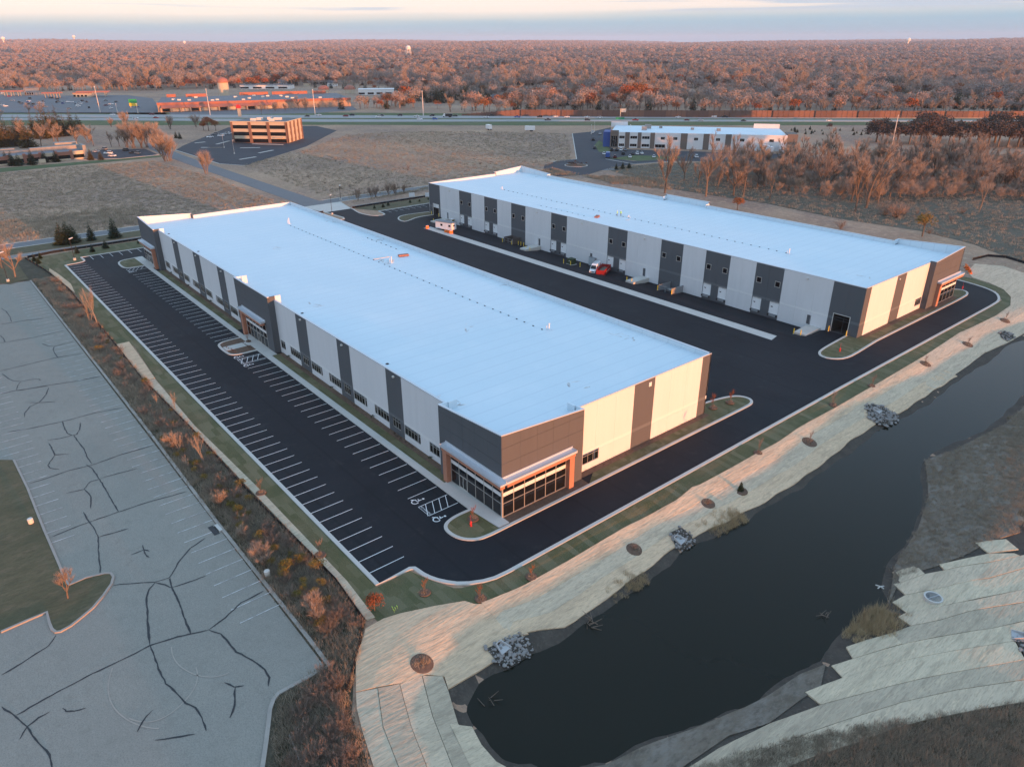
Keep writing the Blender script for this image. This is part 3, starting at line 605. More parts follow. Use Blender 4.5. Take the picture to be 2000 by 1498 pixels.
# ---- near warehouse -------------------------------------------------
W1 = thing('warehouse', 'long white and charcoal warehouse beside the striped car park, nearer of the two', 'warehouse', (86, -24, 0), group='pair of new warehouses')
def rel(): pass
class Par:    # parts are built in world coordinates, then parented with their thing's inverse
    pass
def adopt(root):
    inv = Matrix.Translation(-root.location)
    for o in root.children: o.matrix_parent_inverse = inv
FF = Frame(0, -1.36, 1, 0, 0, 1)       # front, faces +Y
FE = Frame(1.36, 0, 0, -1, -1, 0)      # end, faces -X
d1 = [(27.35, 32.2), (44.6, 49.4), (61.9, 66.8), (105.75, 110.5), (122.9, 128.0), (140.3, 145.3)]
WZ = (1.2, 3.1); wins = []
for a, b in d1:
    wins += [(a - 4.85, a - .05, 5), (a + 1.2, b - 1.2, 3), (b + .05, b + 4.85, 5)]
wins += [(17.1, 19.9, 3), (74.1, 76.4, 2), (97.0, 100.4, 3), (152.4, 156.6, 4)]
holes = [(a, b, *WZ) for a, b, c in wins]
stripe_wall(FF, 14.85, 76.85, H, d1[:3], W1, holes)
stripe_wall(FF, 95.6, 157.4, H, d1[3:], W1, holes)
for a, b, c in wins: window(FF, a, b, *WZ, W1, 0, c, transom=2.55)
de = [(27.9, 32.8), (45.1, 47.45)]
stripe_wall(FE, 15.4, 47.45, H, de, W1, [(16.9, 20.45, *WZ)])
window(FE, 16.9, 20.45, *WZ, W1, 0, 3, transom=2.6)
for s, e, t in ((14.85, 76.85, FF), (95.6, 157.4, FF), (15.4, 47.45, FE)):
    coping(t, s, e, H, H, 0, W1); parapet_box(W1, t, s, e, H - .1, H - .1, 0, ZR)
# corner block: raked heads rising to the corner, storefront below
FB = Frame(0, 0, 1, 0, 0, 1); FC = Frame(0, 0, 0, -1, -1, 0)
joint_box(FB, 0.0, 14.85, 6.3, 13, M_dark, W1, 5, ROWS, 0, (HA, HS)); joint_box(FC, .303, 15.45, 6.3, 13, M_dark, W1, 5, ROWS, 0, (HA, HS))
coping(FB, -.04, 14.87, HA, HS, 0, W1); coping(FC, .33, 15.47, HA - .03, HS, 0, W1)
for F_, L_ in ((FB, 14.85), (FC, 15.45)):
    panel(F_, 12.1, L_, 0, 6.3, M_dark, W1); parapet_box(W1, F_, .3, L_, HA - .15, HS - .1, -.05, ZR)
storefront(FB, .06, 12.05, W1, -.08, 6, door_bay=4, pier=[(12.1, 13.05)]); storefront(FC, .08, 12.05, W1, -.08, 6, pier=[(12.1, 13.05)])
pc = MB(); pc.box(-.06, .18, -.18, .06, 0, 6.0); pc.build('corner_post', M_alum, W1)
canopy(FB, -1.12, 13.25, W1, 0, lip0=False); canopy(FC, .003, 13.25, W1, .003, lip0=False)
return_wall(W1, 14.6, 14.85, -1.5, -.3, 0, ZR + .3, M_dark); return_wall(W1, .3, 1.5, -15.45, -15.2, 0, ZR + .3, M_dark); return_wall(W1, 14.6, 14.85, -1.5, -.3, ZR + .3, HS - .03, M_roof); return_wall(W1, .3, 1.5, -15.45, -15.2, ZR + .3, HS - .03, M_roof)
return_wall(W1, 14.45, 14.75, -3.2, -1.66, ZR, HS - .05, M_roof, 'parapet_return'); return_wall(W1, 1.66, 3.2, -15.35, -15.05, ZR, HS - .05, M_roof, 'parapet_return')
# middle entrance block and far corner block
for (x0, x1, g0, g1, px, hA_, hB_, db) in ((76.85, 95.6, 80.2, 91.6, (91.7, 92.7), HM, HM, 2), (157.4, 172.7, 161.2, 172.6, (159.9, 161.1), HS, HA, 3)):
    joint_box(FB, x0, x1, 6.3, 13, M_dark, W1, 6, ROWS[:2] + ((11.02, 13.0),), 0, (hA_, hB_))
    coping(FB, x0 - .03, x1 + .03, hA_, hB_, 0, W1); parapet_box(W1, FB, x0, x1, hA_ - .12, hB_ - .12, -.05, ZR)
    panel(FB, x0, min(g0, px[0]) - .05, 0, 6.3, M_dark, W1)
    if x1 - max(g1, px[1]) > .3: panel(FB, max(g1, px[1]) + .05, x1, 0, 6.3, M_dark, W1)
    storefront(FB, g0, g1, W1, -.08, 6, door_bay=db, pier=[px]); canopy(FB, min(g0, px[0]) - .25, max(g1, px[1]) + .3, W1, 0)
    return_wall(W1, x0, x0 + .28, -1.6, -.302, 0, hA_ - .03, M_dark); return_wall(W1, x1 - .28, x1 - .004, -1.6, -.302, 0, ZR, M_dark); return_wall(W1, x1 - .28, x1 - .004, -1.6, -.302, ZR, hB_ - .03, M_roof)
    return_wall(W1, x0 + .1, x0 + .4, -2.9, -1.66, ZR, hA_ - .06, M_roof, 'parapet_return'); return_wall(W1, x1 - .4, x1 - .1, -2.9, -1.66, ZR, hA_ - .06, M_roof, 'parapet_return')
# far end and back
FK = Frame(171.3, 0, 0, -1, 1, 0); FR = Frame(1.36, -47.45, 1, 0, 0, -1); FB2 = Frame(172.7, 0, 0, -1, 1, 0)
panel(FB2, 0, 15.5, 0, HS, M_dark, W1, top=(HA, HS)); coping(FB2, 0, 15.5, HA, HS, 0, W1); parapet_box(W1, FB2, .3, 15.5, HA - .15, HS - .1, 0, ZR)
return_wall(W1, 171.0, 172.45, -15.5, -15.2, 0, HS - .03, M_dark)
panel(FK, 15.5, 47.45, 0, H, M_white, W1); coping(FK, 15.5, 47.45, H, H, 0, W1); parapet_box(W1, FK, 15.5, 47.45, H - .1, H - .1, 0, ZR)
panel(FR, 0, 169.94, 0, H, M_white, W1); coping(FR, 0, 169.94, H, H, 0, W1); parapet_box(W1, FR, .3, 169.6, H - .1, H - .1, 0, ZR)
_r = MB().poly((1.5, -47.3, ZR), (171.2, -47.3, ZR), (171.2, -1.5, ZR), (1.5, -1.5, ZR))
for x0, x1, y0, y1 in ((.25, 14.7, -1.5, -.25), (76.95, 95.5, -1.5, -.25), (157.5, 171.2, -1.5, -.25), (.25, 1.5, -15.3, -1.5), (171.2, 172.5, -15.3, -.25)): _r.poly((x0, y0, ZR), (x1, y0, ZR), (x1, y1, ZR), (x0, y1, ZR))
_r.build('roof', M_roof, W1)
for s in (29.5, 47.2, 64.3, 107.6, 125.6, 143): wall_lamp(FF, s, 10.9, W1)
sg = MB(); FE.box(sg, 31.3, 31.9, 0, .06, 10.2, 10.9); sgo = sg.build('number_sign', M_band, W1)
adopt(W1)

# ---- far warehouse --------------------------------------------------
W2 = thing('warehouse', 'long white and charcoal warehouse with dock doors behind the truck court, farther of the two', 'warehouse', (86, -126, 0), group='pair of new warehouses')
G0 = 1.8; FD = Frame(0, -103.05, 1, 0, 0, 1); FG = Frame(G0, 0, 0, -1, -1, 0)
dd = [(1.8, 9.2), (21.5, 29.0), (36.4, 43.8), (51.1, 58.5), (70.8, 78.2), (95.6, 102.8), (115.2, 122.5), (130.0, 137.2), (144.7, 152.0), (164.4, 171.7)]
DOCK = [dd[i] for i in (1, 2, 4, 5, 7, 8)]
holes = []; docks = []; smallw = []
for a, b in dd[1:-1]: smallw += [(a + .5, a + 1.95), (b - 1.95, b - .5)]
for a, b in DOCK: docks += [(a + .02, a + 2.62), (b - 2.62, b - .02)]
doors = [(13.1, 14.1), (63.3, 64.3), (84.2, 85.2), (107.7, 108.7), (159.3, 160.2)]
drive = [(4.1, 7.9), (165.4, 169.2)]
holes = [(a, b, 6.75, 8.2) for a, b in smallw] + [(a, b, -.04, 3.08) for a, b in docks] + [(a, b, .0, 2.3) for a, b in doors] + [(a, b, 0, 4.3) for a, b in drive]
stripe_wall(FD, 1.8, 171.7, H, dd, W2, holes, z0=-1.5)
for a, b in smallw: window(FD, a, b, 6.75, 8.2, W2, .10, 1, fr=.13)
for a, b in docks:
    d = MB()
    for i in range(5): FD.box(d, a, b, -.22, -.16, -.02 + .62 * i, .595 + .62 * i)
    o = d.build('dock_door', M_door, W2)
    v_ = MB(); FD.box(v_, b - .95, b - .45, -.159, -.145, 1.62, 1.84); v_.build('vision_panel', M_glass, o)
    q = MB(); FD.box(q, a + .1, b - .1, .003, .16, -.62, -.06); lv = q.build('dock_leveller', M_steel, W2)
    for s in (a + .02, b - .32): u = MB(); FD.box(u, s, s + .3, .17, .36, -.5, -.08); u.build('bumper', M_black, lv)
for a, b in doors:
    d = MB(); FD.box(d, a, b, -.2, -.14, .02, 2.28); o = d.build('service_door', M_dark, W2); h = MB(); FD.box(h, b - .18, b - .08, -.139, -.08, 1.0, 1.12); h.build('handle', M_steel, o)
for k, (a, b) in enumerate(drive):
    i = MB(); y0, y1 = -103.3, -112
    i.poly((a, y0, .01), (b, y0, .01), (b, y1, .01), (a, y1, .01)).poly((a, y1, 0), (b, y1, 0), (b, y1, 4.3), (a, y1, 4.3)).poly((a, y0, 0), (a, y1, 0), (a, y1, 4.3), (a, y0, 4.3)).poly((b, y0, 0), (b, y1, 0), (b, y1, 4.3), (b, y0, 4.3)).poly((a, y0, 4.3), (b, y0, 4.3), (b, y1, 4.3), (a, y1, 4.3))
    dr = i.build('drive_in_opening', M_inside, W2)
    t = MB(); FD.box(t, a - .12, a, .003, .08, 0, 4.4); FD.box(t, b, b + .12, .003, .08, 0, 4.4); FD.box(t, a, b, .003, .08, 4.3, 4.4); t.build('door_frame', M_lamp, dr)
    if k: q = MB(); FD.box(q, a, b, -.16, -.1, 2.9, 4.3); q.build('door_leaf', M_door, dr)
coping(FD, 1.8, 171.7, H, H, 0, W2, .3)
stripe_wall(FG, 103.05, 134.55, H, [(103.05, 105.5), (117.7, 122.4)], W2, [(131.0, 134.3, *WZ)])
window(FG, 131.0, 134.3, *WZ, W2, 0, 4, transom=2.6); coping(FG, 103.37, 134.55, H, H, 0, W2)
FH = Frame(.44, 0, 0, -1, -1, 0)
joint_box(FH, 134.55, 150.6, 6.3, 13, M_dark, W2, 5, ROWS, 0, (HS, HA)); coping(FH, 134.55, 150.64, HS, HA, 0, W2); panel(FH, 134.55, 138.3, 0, 6.3, M_dark, W2)
return_wall(W2, .74, 1.9, -134.83, -134.55, 0, HS - .02, M_dark); parapet_box(W2, FH, 134.7, 150.3, HS - .1, HA - .15, -.05, ZR)
storefront(FH, 139.6, 150.5, W2, -.08, 5, pier=[(138.4, 139.5)]); canopy(FH, 138.1, 151.8, W2, 0)
# back side: low parapet with raised blocks at the corners and the middle
FS = Frame(0, -149.25, 1, 0, 0, -1); FS2 = Frame(0, -150.6, 1, 0, 0, -1)
for a, b in ((17, 78), (96, 155)): panel(FS, a, b, 0, H, M_white, W2); coping(FS, a, b, H, H, 0, W2); parapet_box(W2, FS, a, b, H - .1, H - .1, 0, ZR)
for a, b, ha, hb in ((.44, 17, HA, HS), (78, 96, HM, HM), (155, 173.2, HS, HA)):
    panel(FS2, a, b, 0, HS, M_dark, W2, top=(ha, hb)); coping(FS2, a, b, ha, hb, 0, W2); parapet_box(W2, FS2, a + .3, b - .3, ha - .12, hb - .12, 0, ZR)
    for x in (a, b - .3):
        if 1 < x < 172: return_wall(W2, x, x + .3, -150.35, -148.9, 0, ZR + .2, M_dark); return_wall(W2, x, x + .3, -150.35, -148.9, ZR + .2, HS - .02, M_roof); return_wall(W2, x + .02, x + .28, -148.89, -148.6, ZR, HS - .1, M_roof, 'parapet_return')
FT = Frame(171.8, 0, 0, -1, 1, 0); FT2 = Frame(173.2, 0, 0, -1, 1, 0)
panel(FT, 103.05, 135.4, 0, H, M_white, W2); coping(FT, 103.4, 135.4, H, H, 0, W2); parapet_box(W2, FT, 103.4, 135.4, H - .1, H - .1, 0, ZR)
panel(FT2, 135.4, 150.6, 0, HS, M_dark, W2, top=(HS, HA)); coping(FT2, 135.4, 150.6, HS, HA, 0, W2); parapet_box(W2, FT2, 135.4, 150.3, HS - .1, HA - .14, 0, ZR)
return_wall(W2, 171.5, 172.95, -135.68, -135.4, 0, HS - .02, M_dark)
ZR2 = 11.45   # dock side has no parapet: the membrane runs over the edge
_r = MB().poly((1.9, -103.15, ZR2), (171.7, -103.15, ZR2), (171.7, -118.4, ZR + .15), (1.9, -118.4, ZR + .15)).poly((1.9, -118.4, ZR + .15), (171.7, -118.4, ZR + .15), (171.7, -149.1, ZR), (1.9, -149.1, ZR))
for x0, x1, y0, y1 in ((.7, 16.9, -150.35, -149.1), (78.1, 95.9, -150.35, -149.1), (155.1, 173.0, -150.35, -149.1), (.7, 1.9, -149.1, -134.8), (171.7, 173.0, -149.1, -135.6)): _r.poly((x0, y0, ZR), (x1, y0, ZR), (x1, y1, ZR), (x0, y1, ZR))
_r.build('roof', M_roof, W2)
for s in (15.5, 64.5, 89, 109.5, 158): wall_lamp(FD, s, 10.6, W2)
wall_lamp(FG, 118.6, 10.7, W2)
adopt(W2)


# ================================================================== POND SIDE: blankets, riprap, pipes
def blanket(poly, m, label, off=.10, step=2.0):
    o = sheet('erosion_blanket', poly, m, off + .07, step * .8, skirt=.2); return tag(o, label, 'erosion blanket', 'straw erosion blankets round the pond')
up = [(-7.63,26.03),(-6.55,25.14),(-6.50,22.73),(-6.98,20.91),(-8.61,16.94),(-10.12,13.88),(-11.27,13.30),(-11.61,12.27),(-12.46,7.03),(-12.51,-2.00),(-12.30,-12.52),(-12.71,-22.26),(-12.44,-28.01),(-12.09,-26.87),(-12.83,-48.51),(-12.34,-55.58),(-12.47,-71.48),(-12.56,-83.96),(-12.33,-102.57)]
lo = [(-19.68,-89.51),(-19.81,-76.81),(-17.07,-76.06),(-15.15,-73.57),(-17.45,-70.38),(-19.09,-70.06),(-18.98,-63.08),(-19.74,-52.23),(-20.12,-42.99),(-19.96,-34.88),(-19.25,-24.58),(-18.52,-18.90),(-16.56,-18.64),(-16.13,-16.51),(-18.25,-15.76),(-19.02,-6.39),(-19.12,-2.56),(-19.55,1.38),(-19.41,6.57),(-19.29,11.65),(-17.33,11.36),(-16.69,15.75),(-18.29,15.71),(-18.34,20.34),(-18.41,22.16),(-16.95,21.60),(-15.80,23.16),(-15.61,25.55),(-13.77,30.29),(-11.63,29.13),(-9.54,27.99)]
lo = lo[::-1]                 # from the near corner to the far end
ya = np.arange(12.5, -104.1, -1.5)
def at_y(L_, y): q = sorted(L_, key=lambda p: p[1]); return np.interp(y, [p[1] for p in q], [p[0] for p in q])
e0 = at_y([p for p in up[5:] ], ya); e3 = at_y([(p[0], p[1]) for p in lo if p[1] < 16 and p[0] < -17.2] + [(-18.2, 15.5)], ya)
for i, nm in enumerate(('upper tan straw blanket on the long bank, along the sod', 'middle tan straw blanket on the long bank', 'lower tan straw blanket on the long bank, along the water')):
    a_ = e0 + (e3 - e0) * i / 3 + (.10 * np.sin(ya * .35 + i) if i else 0) + .08 * (i > 0); b_ = e0 + (e3 - e0) * (i + 1) / 3 + (.10 * np.sin(ya * .35 + i + 1) if i < 2 else .12 * np.sin(ya * .8))
    blanket(list(zip(a_, ya)) + list(zip(b_, ya))[::-1], M_mat[i % 2 if i else 0], nm, .10 + .03 * (2 - i), 1.6)
blanket([(-7.63,26.03),(-6.55,25.14),(-6.50,22.73),(-6.98,20.91),(-8.61,16.94),(-10.12,13.88),(-11.21,13.26),(-11.73,12.51),(-17.86,10.58),(-17.63,11.16),(-17.33,11.36),(-16.69,15.75),(-18.29,15.71),(-18.34,20.34),(-18.41,22.16),(-16.95,21.60),(-15.80,23.16),(-15.61,25.55),(-13.77,30.29),(-11.63,29.13),(-9.54,27.99)], M_mat[0], 'wide tan straw blanket at the near corner between pond and shrub strip', .12)
blanket([(-12.33,-102.57),(-11.53,-124.40),(-12.52,-142.76),(-12.0,-153.8),(-9.5,-161.6),(-5.9,-167.1),(-1.5,-170.3),(3.6,-172.2),(7.0,-177.5),(8.8,-187.8),(2.4,-191.3),(-6.9,-186.7),(-17.7,-174.8),(-22.9,-161.3),(-19.95,-139.67),(-18.69,-120.32),(-19.31,-100.36),(-19.68,-89.51)], M_mat[1], 'pale straw blanket wrapping the bank past the end of the far warehouse')
lowleft = [('693,1353 735,1345 745,1420 775,1498 790,1540 745,1560 727,1498 706,1431 694.5,1384', 2), ('736,1345 778,1337 800,1420 830,1498 845,1540 791,1540 776,1498 746,1420', 3), ('779,1337 822,1322 842,1400 880,1498 890,1540 846,1540 831,1498 801,1420', 2), ]
blanket([(-13.82,30.32),(-14.72,28.35),(-19.05,30.28),(-23.72,31.40),(-25.99,31.99),(-25.55,34.07),(-22.32,33.15),(-18.46,32.12),(-15.61,31.20)], M_mat[1], 'leftmost grey straw strip running down below the pond corner')
blanket([(-14.75,28.30),(-15.46,26.20),(-20.44,27.98),(-25.11,29.27),(-27.38,29.94),(-26.02,31.96),(-23.75,31.36),(-19.08,30.24)], M_mat[2], 'second grey straw strip from the left below the pond corner', .13)
blanket([(-15.49,26.15),(-15.80,23.67),(-20.37,25.45),(-26.29,27.24),(-28.46,28.20),(-27.41,29.90),(-25.13,29.22),(-20.46,27.94)], M_mat[1], 'third grey straw strip from the left below the pond corner', .11)
blanket([(-15.78,23.59),(-16.85,21.79),(-18.56,22.27),(-21.11,23.27),(-22.44,23.80),(-24.29,23.90),(-27.74,24.77),(-30.04,25.93),(-28.49,28.16),(-26.31,27.20),(-20.40,25.41)], M_mat[2], 'rightmost long grey straw strip below the pond corner, at the water', .14)
blanket([(-22.08,24.54),(-23.41,22.82),(-25.68,23.35),(-28.04,23.42),(-29.07,23.07),(-31.14,24.44),(-30.04,25.93),(-27.12,25.80)], M_mat[3], 'short overlapping straw piece at the bottom end of the pond', .18)
blanket([(-44.29,-44.68),(-46.68,-48.20),(-48.54,-47.11),(-46.37,-43.30)], M_mat[3], 'topmost small straw piece above the strips right of the pond', 0.20, 2.2)
blanket([(-42.95,-37.24),(-44.74,-40.21),(-46.38,-43.26),(-48.47,-45.83),(-49.06,-45.85),(-47.17,-41.60),(-43.90,-36.34)], M_mat[3], 'narrow straw strip second from the top right of the pond', 0.17, 2.2)
blanket([(-39.32,-32.70),(-40.95,-35.53),(-42.46,-34.33),(-41.03,-30.96)], M_mat[1], 'small square straw piece at the shore above the inlet grate', 0.12, 2.2)
blanket([(-40.56,-30.23),(-41.06,-30.90),(-42.55,-34.35),(-43.91,-36.30),(-47.21,-41.49),(-49.07,-45.81),(-50.15,-47.88),(-51.86,-47.92),(-50.38,-43.79),(-48.21,-38.16),(-44.94,-32.31),(-42.46,-29.17)], M_mat[1], 'pale straw strip just above the round inlet grate', 0.14, 2.2)
blanket([(-41.88,-27.26),(-42.47,-29.14),(-44.27,-31.44),(-48.25,-38.05),(-50.41,-43.68),(-52.03,-47.98),(-53.32,-43.63),(-51.80,-39.38),(-48.18,-32.12),(-46.09,-28.92),(-43.95,-26.06)], M_mat[3], 'straw strip with the round inlet grate on it', 0.10, 2.2)
blanket([(-43.63,-24.59),(-43.97,-26.02),(-46.11,-28.87),(-48.58,-32.50),(-51.82,-39.31),(-53.37,-43.45),(-54.19,-40.67),(-52.59,-36.90),(-48.92,-30.20),(-47.22,-26.82),(-45.39,-23.74)], M_mat[1], 'straw strip just below the round inlet grate', 0.13, 2.2)
blanket([(-44.50,-21.08),(-45.40,-23.71),(-47.24,-26.76),(-48.94,-30.14),(-52.63,-36.80),(-54.22,-40.56),(-55.22,-37.21),(-53.70,-33.45),(-51.64,-29.07),(-48.40,-23.74),(-46.14,-19.82)], M_mat[2], 'darker grey straw strip behind the shore reeds', 0.09, 2.2)
blanket([(-42.07,-15.54),(-42.98,-17.91),(-44.50,-20.99),(-46.11,-19.80),(-44.45,-16.39),(-43.47,-14.26)], M_mat[3], 'short straw piece stepping down beside the shore reeds', 0.15, 2.2)
blanket([(-42.38,-11.83),(-43.48,-14.23),(-44.47,-16.34),(-46.37,-20.10),(-51.67,-28.98),(-53.75,-33.30),(-55.27,-37.05),(-56.22,-33.82),(-54.61,-30.64),(-54.07,-29.00),(-49.53,-20.87),(-46.58,-15.63),(-44.17,-10.67)], M_mat[3], 'pale straw strip ending in a step below the reeds', 0.12, 2.2)
blanket([(-42.55,-6.13),(-44.19,-10.62),(-46.61,-15.58),(-49.57,-20.79),(-54.10,-28.92),(-55.52,-27.11),(-55.81,-26.91),(-51.80,-19.50),(-48.06,-12.38),(-44.57,-5.41)], M_mat[3], 'brightest straw strip with the pointed lower step at the shore', 0.16, 2.2)
blanket([(-40.16,12.24),(-40.93,6.57),(-42.40,0.24),(-44.59,-5.37),(-48.08,-12.33),(-51.82,-19.45),(-55.82,-26.86),(-57.33,-30.07),(-58.21,-27.11),(-56.76,-23.94),(-52.76,-17.03),(-49.90,-11.26),(-48.63,-8.23),(-45.79,-1.56),(-44.19,3.20),(-42.87,9.36),(-42.38,12.45)], M_mat[2], 'second lowest straw strip running off the bottom of the view', 0.13, 2.2)
blanket([(-42.48,12.34),(-42.89,9.39),(-44.22,3.24),(-45.81,-1.52),(-48.65,-8.19),(-49.92,-11.22),(-52.78,-16.99),(-56.79,-23.87),(-58.25,-26.98),(-59.18,-23.83),(-57.77,-20.80),(-54.88,-15.68),(-52.19,-10.55),(-50.80,-7.49),(-49.19,-3.04),(-47.37,1.30),(-46.62,3.53),(-45.54,8.11),(-44.59,11.80)], M_mat[1], 'lowest straw strip along the rough grass at the bottom right', 0.10, 2.2)
M_stone = mat('riprap_stone', (.25, .235, .225), .9, [(1.2, .7, (.13, .125, .12)), (4, .4, (.38, .36, .34), (.5, .7))], coord='object')
def stone_mesh(seed):
    random.seed(seed); bm = bmesh.new(); bmesh.ops.create_icosphere(bm, subdivisions=1, radius=.5)
    sx, sy, sz = uni(.8, 1.3), uni(.7, 1.0), uni(.5, .8)
    for v_ in bm.verts:
        k = uni(.78, 1.15); v_.co = Vector((v_.co.x * sx * k, v_.co.y * sy * k, v_.co.z * sz * k))
    me = bpy.data.meshes.new('stone'); bm.to_mesh(me); bm.free(); me.materials.append(M_stone); return me
STONES = [stone_mesh(i) for i in range(8)]
random.seed(11)
def riprap(poly, n, label, smin=.15, smax=.62):
    c = (sum(p[0] for p in poly) / len(poly), sum(p[1] for p in poly) / len(poly)); t = thing('riprap', label, 'riprap', (*c, gz(*c)), group='riprap aprons at the pond')
    b = sheet('bedding', poly, M_mud, .27, 1.2, parent=t); b.matrix_parent_inverse = Matrix.Translation(-t.location)
    xs = [p[0] for p in poly]; ys = [p[1] for p in poly]; k = 0
    while k < n:
        x, y = uni(min(xs) - .3, max(xs) + .3), uni(min(ys) - .3, max(ys) + .3)
        if sdist([x], [y], poly)[0] > .3: continue
        s = smin + (smax - smin) * rnd() ** 2.2
        o = put('stone', STONES[k % 8], t, (x - c[0], y - c[1], gz(x, y) + .27 + s * .1 - gz(*c)), uni(0, 6), s); o.rotation_euler.x = uni(-.4, .4); k += 1
    return t
riprap([(-16.72,15.77),(-17.38,11.41),(-19.42,11.61),(-19.95,12.37),(-19.59,15.02),(-18.66,15.86),(-18.00,15.76)], 240, 'loose grey riprap round the outlet at the near corner of the pond')
riprap([(-16.25,-16.52),(-16.63,-18.59),(-18.45,-18.58),(-19.18,-17.90),(-19.10,-15.61),(-18.34,-15.22)], 90, 'small patch of riprap at the middle outlet on the long bank')
riprap([(-15.15,-73.57),(-15.64,-75.32),(-16.99,-76.22),(-19.89,-76.37),(-20.65,-74.46),(-20.25,-71.03),(-19.17,-70.09),(-17.50,-70.47)], 230, 'largest riprap apron, at the outlet on the far bank', .25, .8)
riprap([(-16.73,-133.69),(-16.90,-136.25),(-18.66,-136.40),(-19.46,-134.81),(-19.22,-131.85),(-17.71,-132.00)], 40, 'most distant riprap patch on the bank past the far warehouse', .3, .8)
riprap([(-53.97,-29.19),(-54.35,-31.46),(-56.03,-30.87),(-56.65,-27.30),(-55.43,-27.48)], 40, 'riprap patch at the right edge beside the pipe end')
M_conc_fe = mat('outlet_concrete', (.40, .40, .40), .9, [(2, .4, (.3, .3, .3))])
def flared_end(loc, rz, label):
    t = thing('flared_end', label, 'pipe outlet', (*loc, gz(*loc) + .27), rz, 'concrete pipe outlets at the pond'); t.scale = (.62, .62, .5)
    mb = MB(); mb.hexa([(0, -.5, 0), (2.0, -1.15, -.15), (2.0, 1.15, -.15), (0, .5, 0)], [(0, -.5, .12), (2.0, -1.15, -.05), (2.0, 1.15, -.05), (0, .5, .12)]); mb.build('apron', M_conc_fe, t)
    for s in (-1, 1):
        w = MB(); w.hexa([(0, s * .5, 0), (2.0, s * 1.15, -.1), (2.0, s * 1.3, -.1), (0, s * .68, 0)], [(0, s * .5, .95), (2.0, s * 1.15, .1), (2.0, s * 1.3, .1), (0, s * .68, .95)]); w.build('wing_wall', M_conc_fe, t, fix=True)
    h = MB(); h.hexa([(-.15, -.68, 0), (0, -.68, 0), (0, .68, 0), (-.15, .68, 0)], [(-.15, -.68, .95), (0, -.68, .95), (0, .68, .95), (-.15, .68, .95)]); h.build('headwall', M_conc_fe, t)
    p = MB(); p.tube((.012, 0, .42), (.02, 0, .42), .36, .36, 14); p.build('pipe_mouth', M_black, t); return t
flared_end((-17.14,14.36), R(188), 'white concrete outlet among loose stones at the near pond corner')
flared_end((-17.40,-16.34), R(190), 'small white concrete outlet at the middle of the long bank')
flared_end((-16.72,-73.66), R(185), 'grey concrete outlet in the largest riprap apron')
flared_end((-54.66,-30.16), R(20), 'concrete pipe end at the right edge of the view')
# round inlet with a barred grate
c = (-45.14,-30.18); t = thing('inlet_grate', 'round pale concrete inlet with a barred grate on the straw', 'storm inlet', (*c, gz(*c)), R(-20))
MB().lathe([(1.05, -.3), (1.05, .42), (.86, .42), (.86, .1)], 28).build('concrete_ring', M_conc, t)
MB().lathe([(.85, .08), (.85, .1)], 24).build('pit', M_black, t)
for i in range(9):
    y = -.72 + .18 * i; w = math.sqrt(max(.02, .86 ** 2 - y * y)); MB().box(-w, w, y - .025, y + .025, .36, .41).build('bar', M_steel, t)
MB().box(-.05, .05, -.84, .84, .415, .45).build('cross_bar', M_steel, t)
c = (-39.42,-29.21); t = thing('broken_chair', 'pale broken plastic frame lying in the water by the shore', 'debris', (*c, -2.0), R(40))
MB().path([(-.5, 0, .05), (0, .2, .1), (.5, -.05, .05)], .08).path([(-.35, .55, .05), (0, .2, .1), (.4, .6, .05)], .08).build('bent_frame', M_conc, t)
# boulders and scraps along the shore
# ================================================================== OLD PARKING LOT
oldp = [(-12, 52), (-33, 47.5)] + [(-15.84,41.22), (-13.03,39.63), (-9.79,37.83), (-8.65,36.65), (-8.61,33.05), (-8.70,30.94), (-4.05,30.91), (23.74,31.11), (54.20,30.90), (79.53,30.93), (170.89,31.19), (171.70,36.94)] + [(172, 120), (60, 130), (-60, 110), (-60, 60)]
OL = struct(sheet('old_parking_lot', oldp, M_old, .012, 8))
k = [(-15.84,41.22), (-13.03,39.63), (-10.03,38.03), (-9.06,37.25), (-8.59,36.41), (-8.61,33.05), (-8.70,30.94), (-4.05,30.91), (23.74,31.11), (54.20,30.90), (79.53,30.93), (170.89,31.19)]
M_kerb_old = mat('old_kerb', (.34, .305, .27), .9, [(.7, .5, (.22, .2, .18))])
struct(ribbon(k, .42, -.1, .14, side=-.2).build('kerb', M_kerb_old))
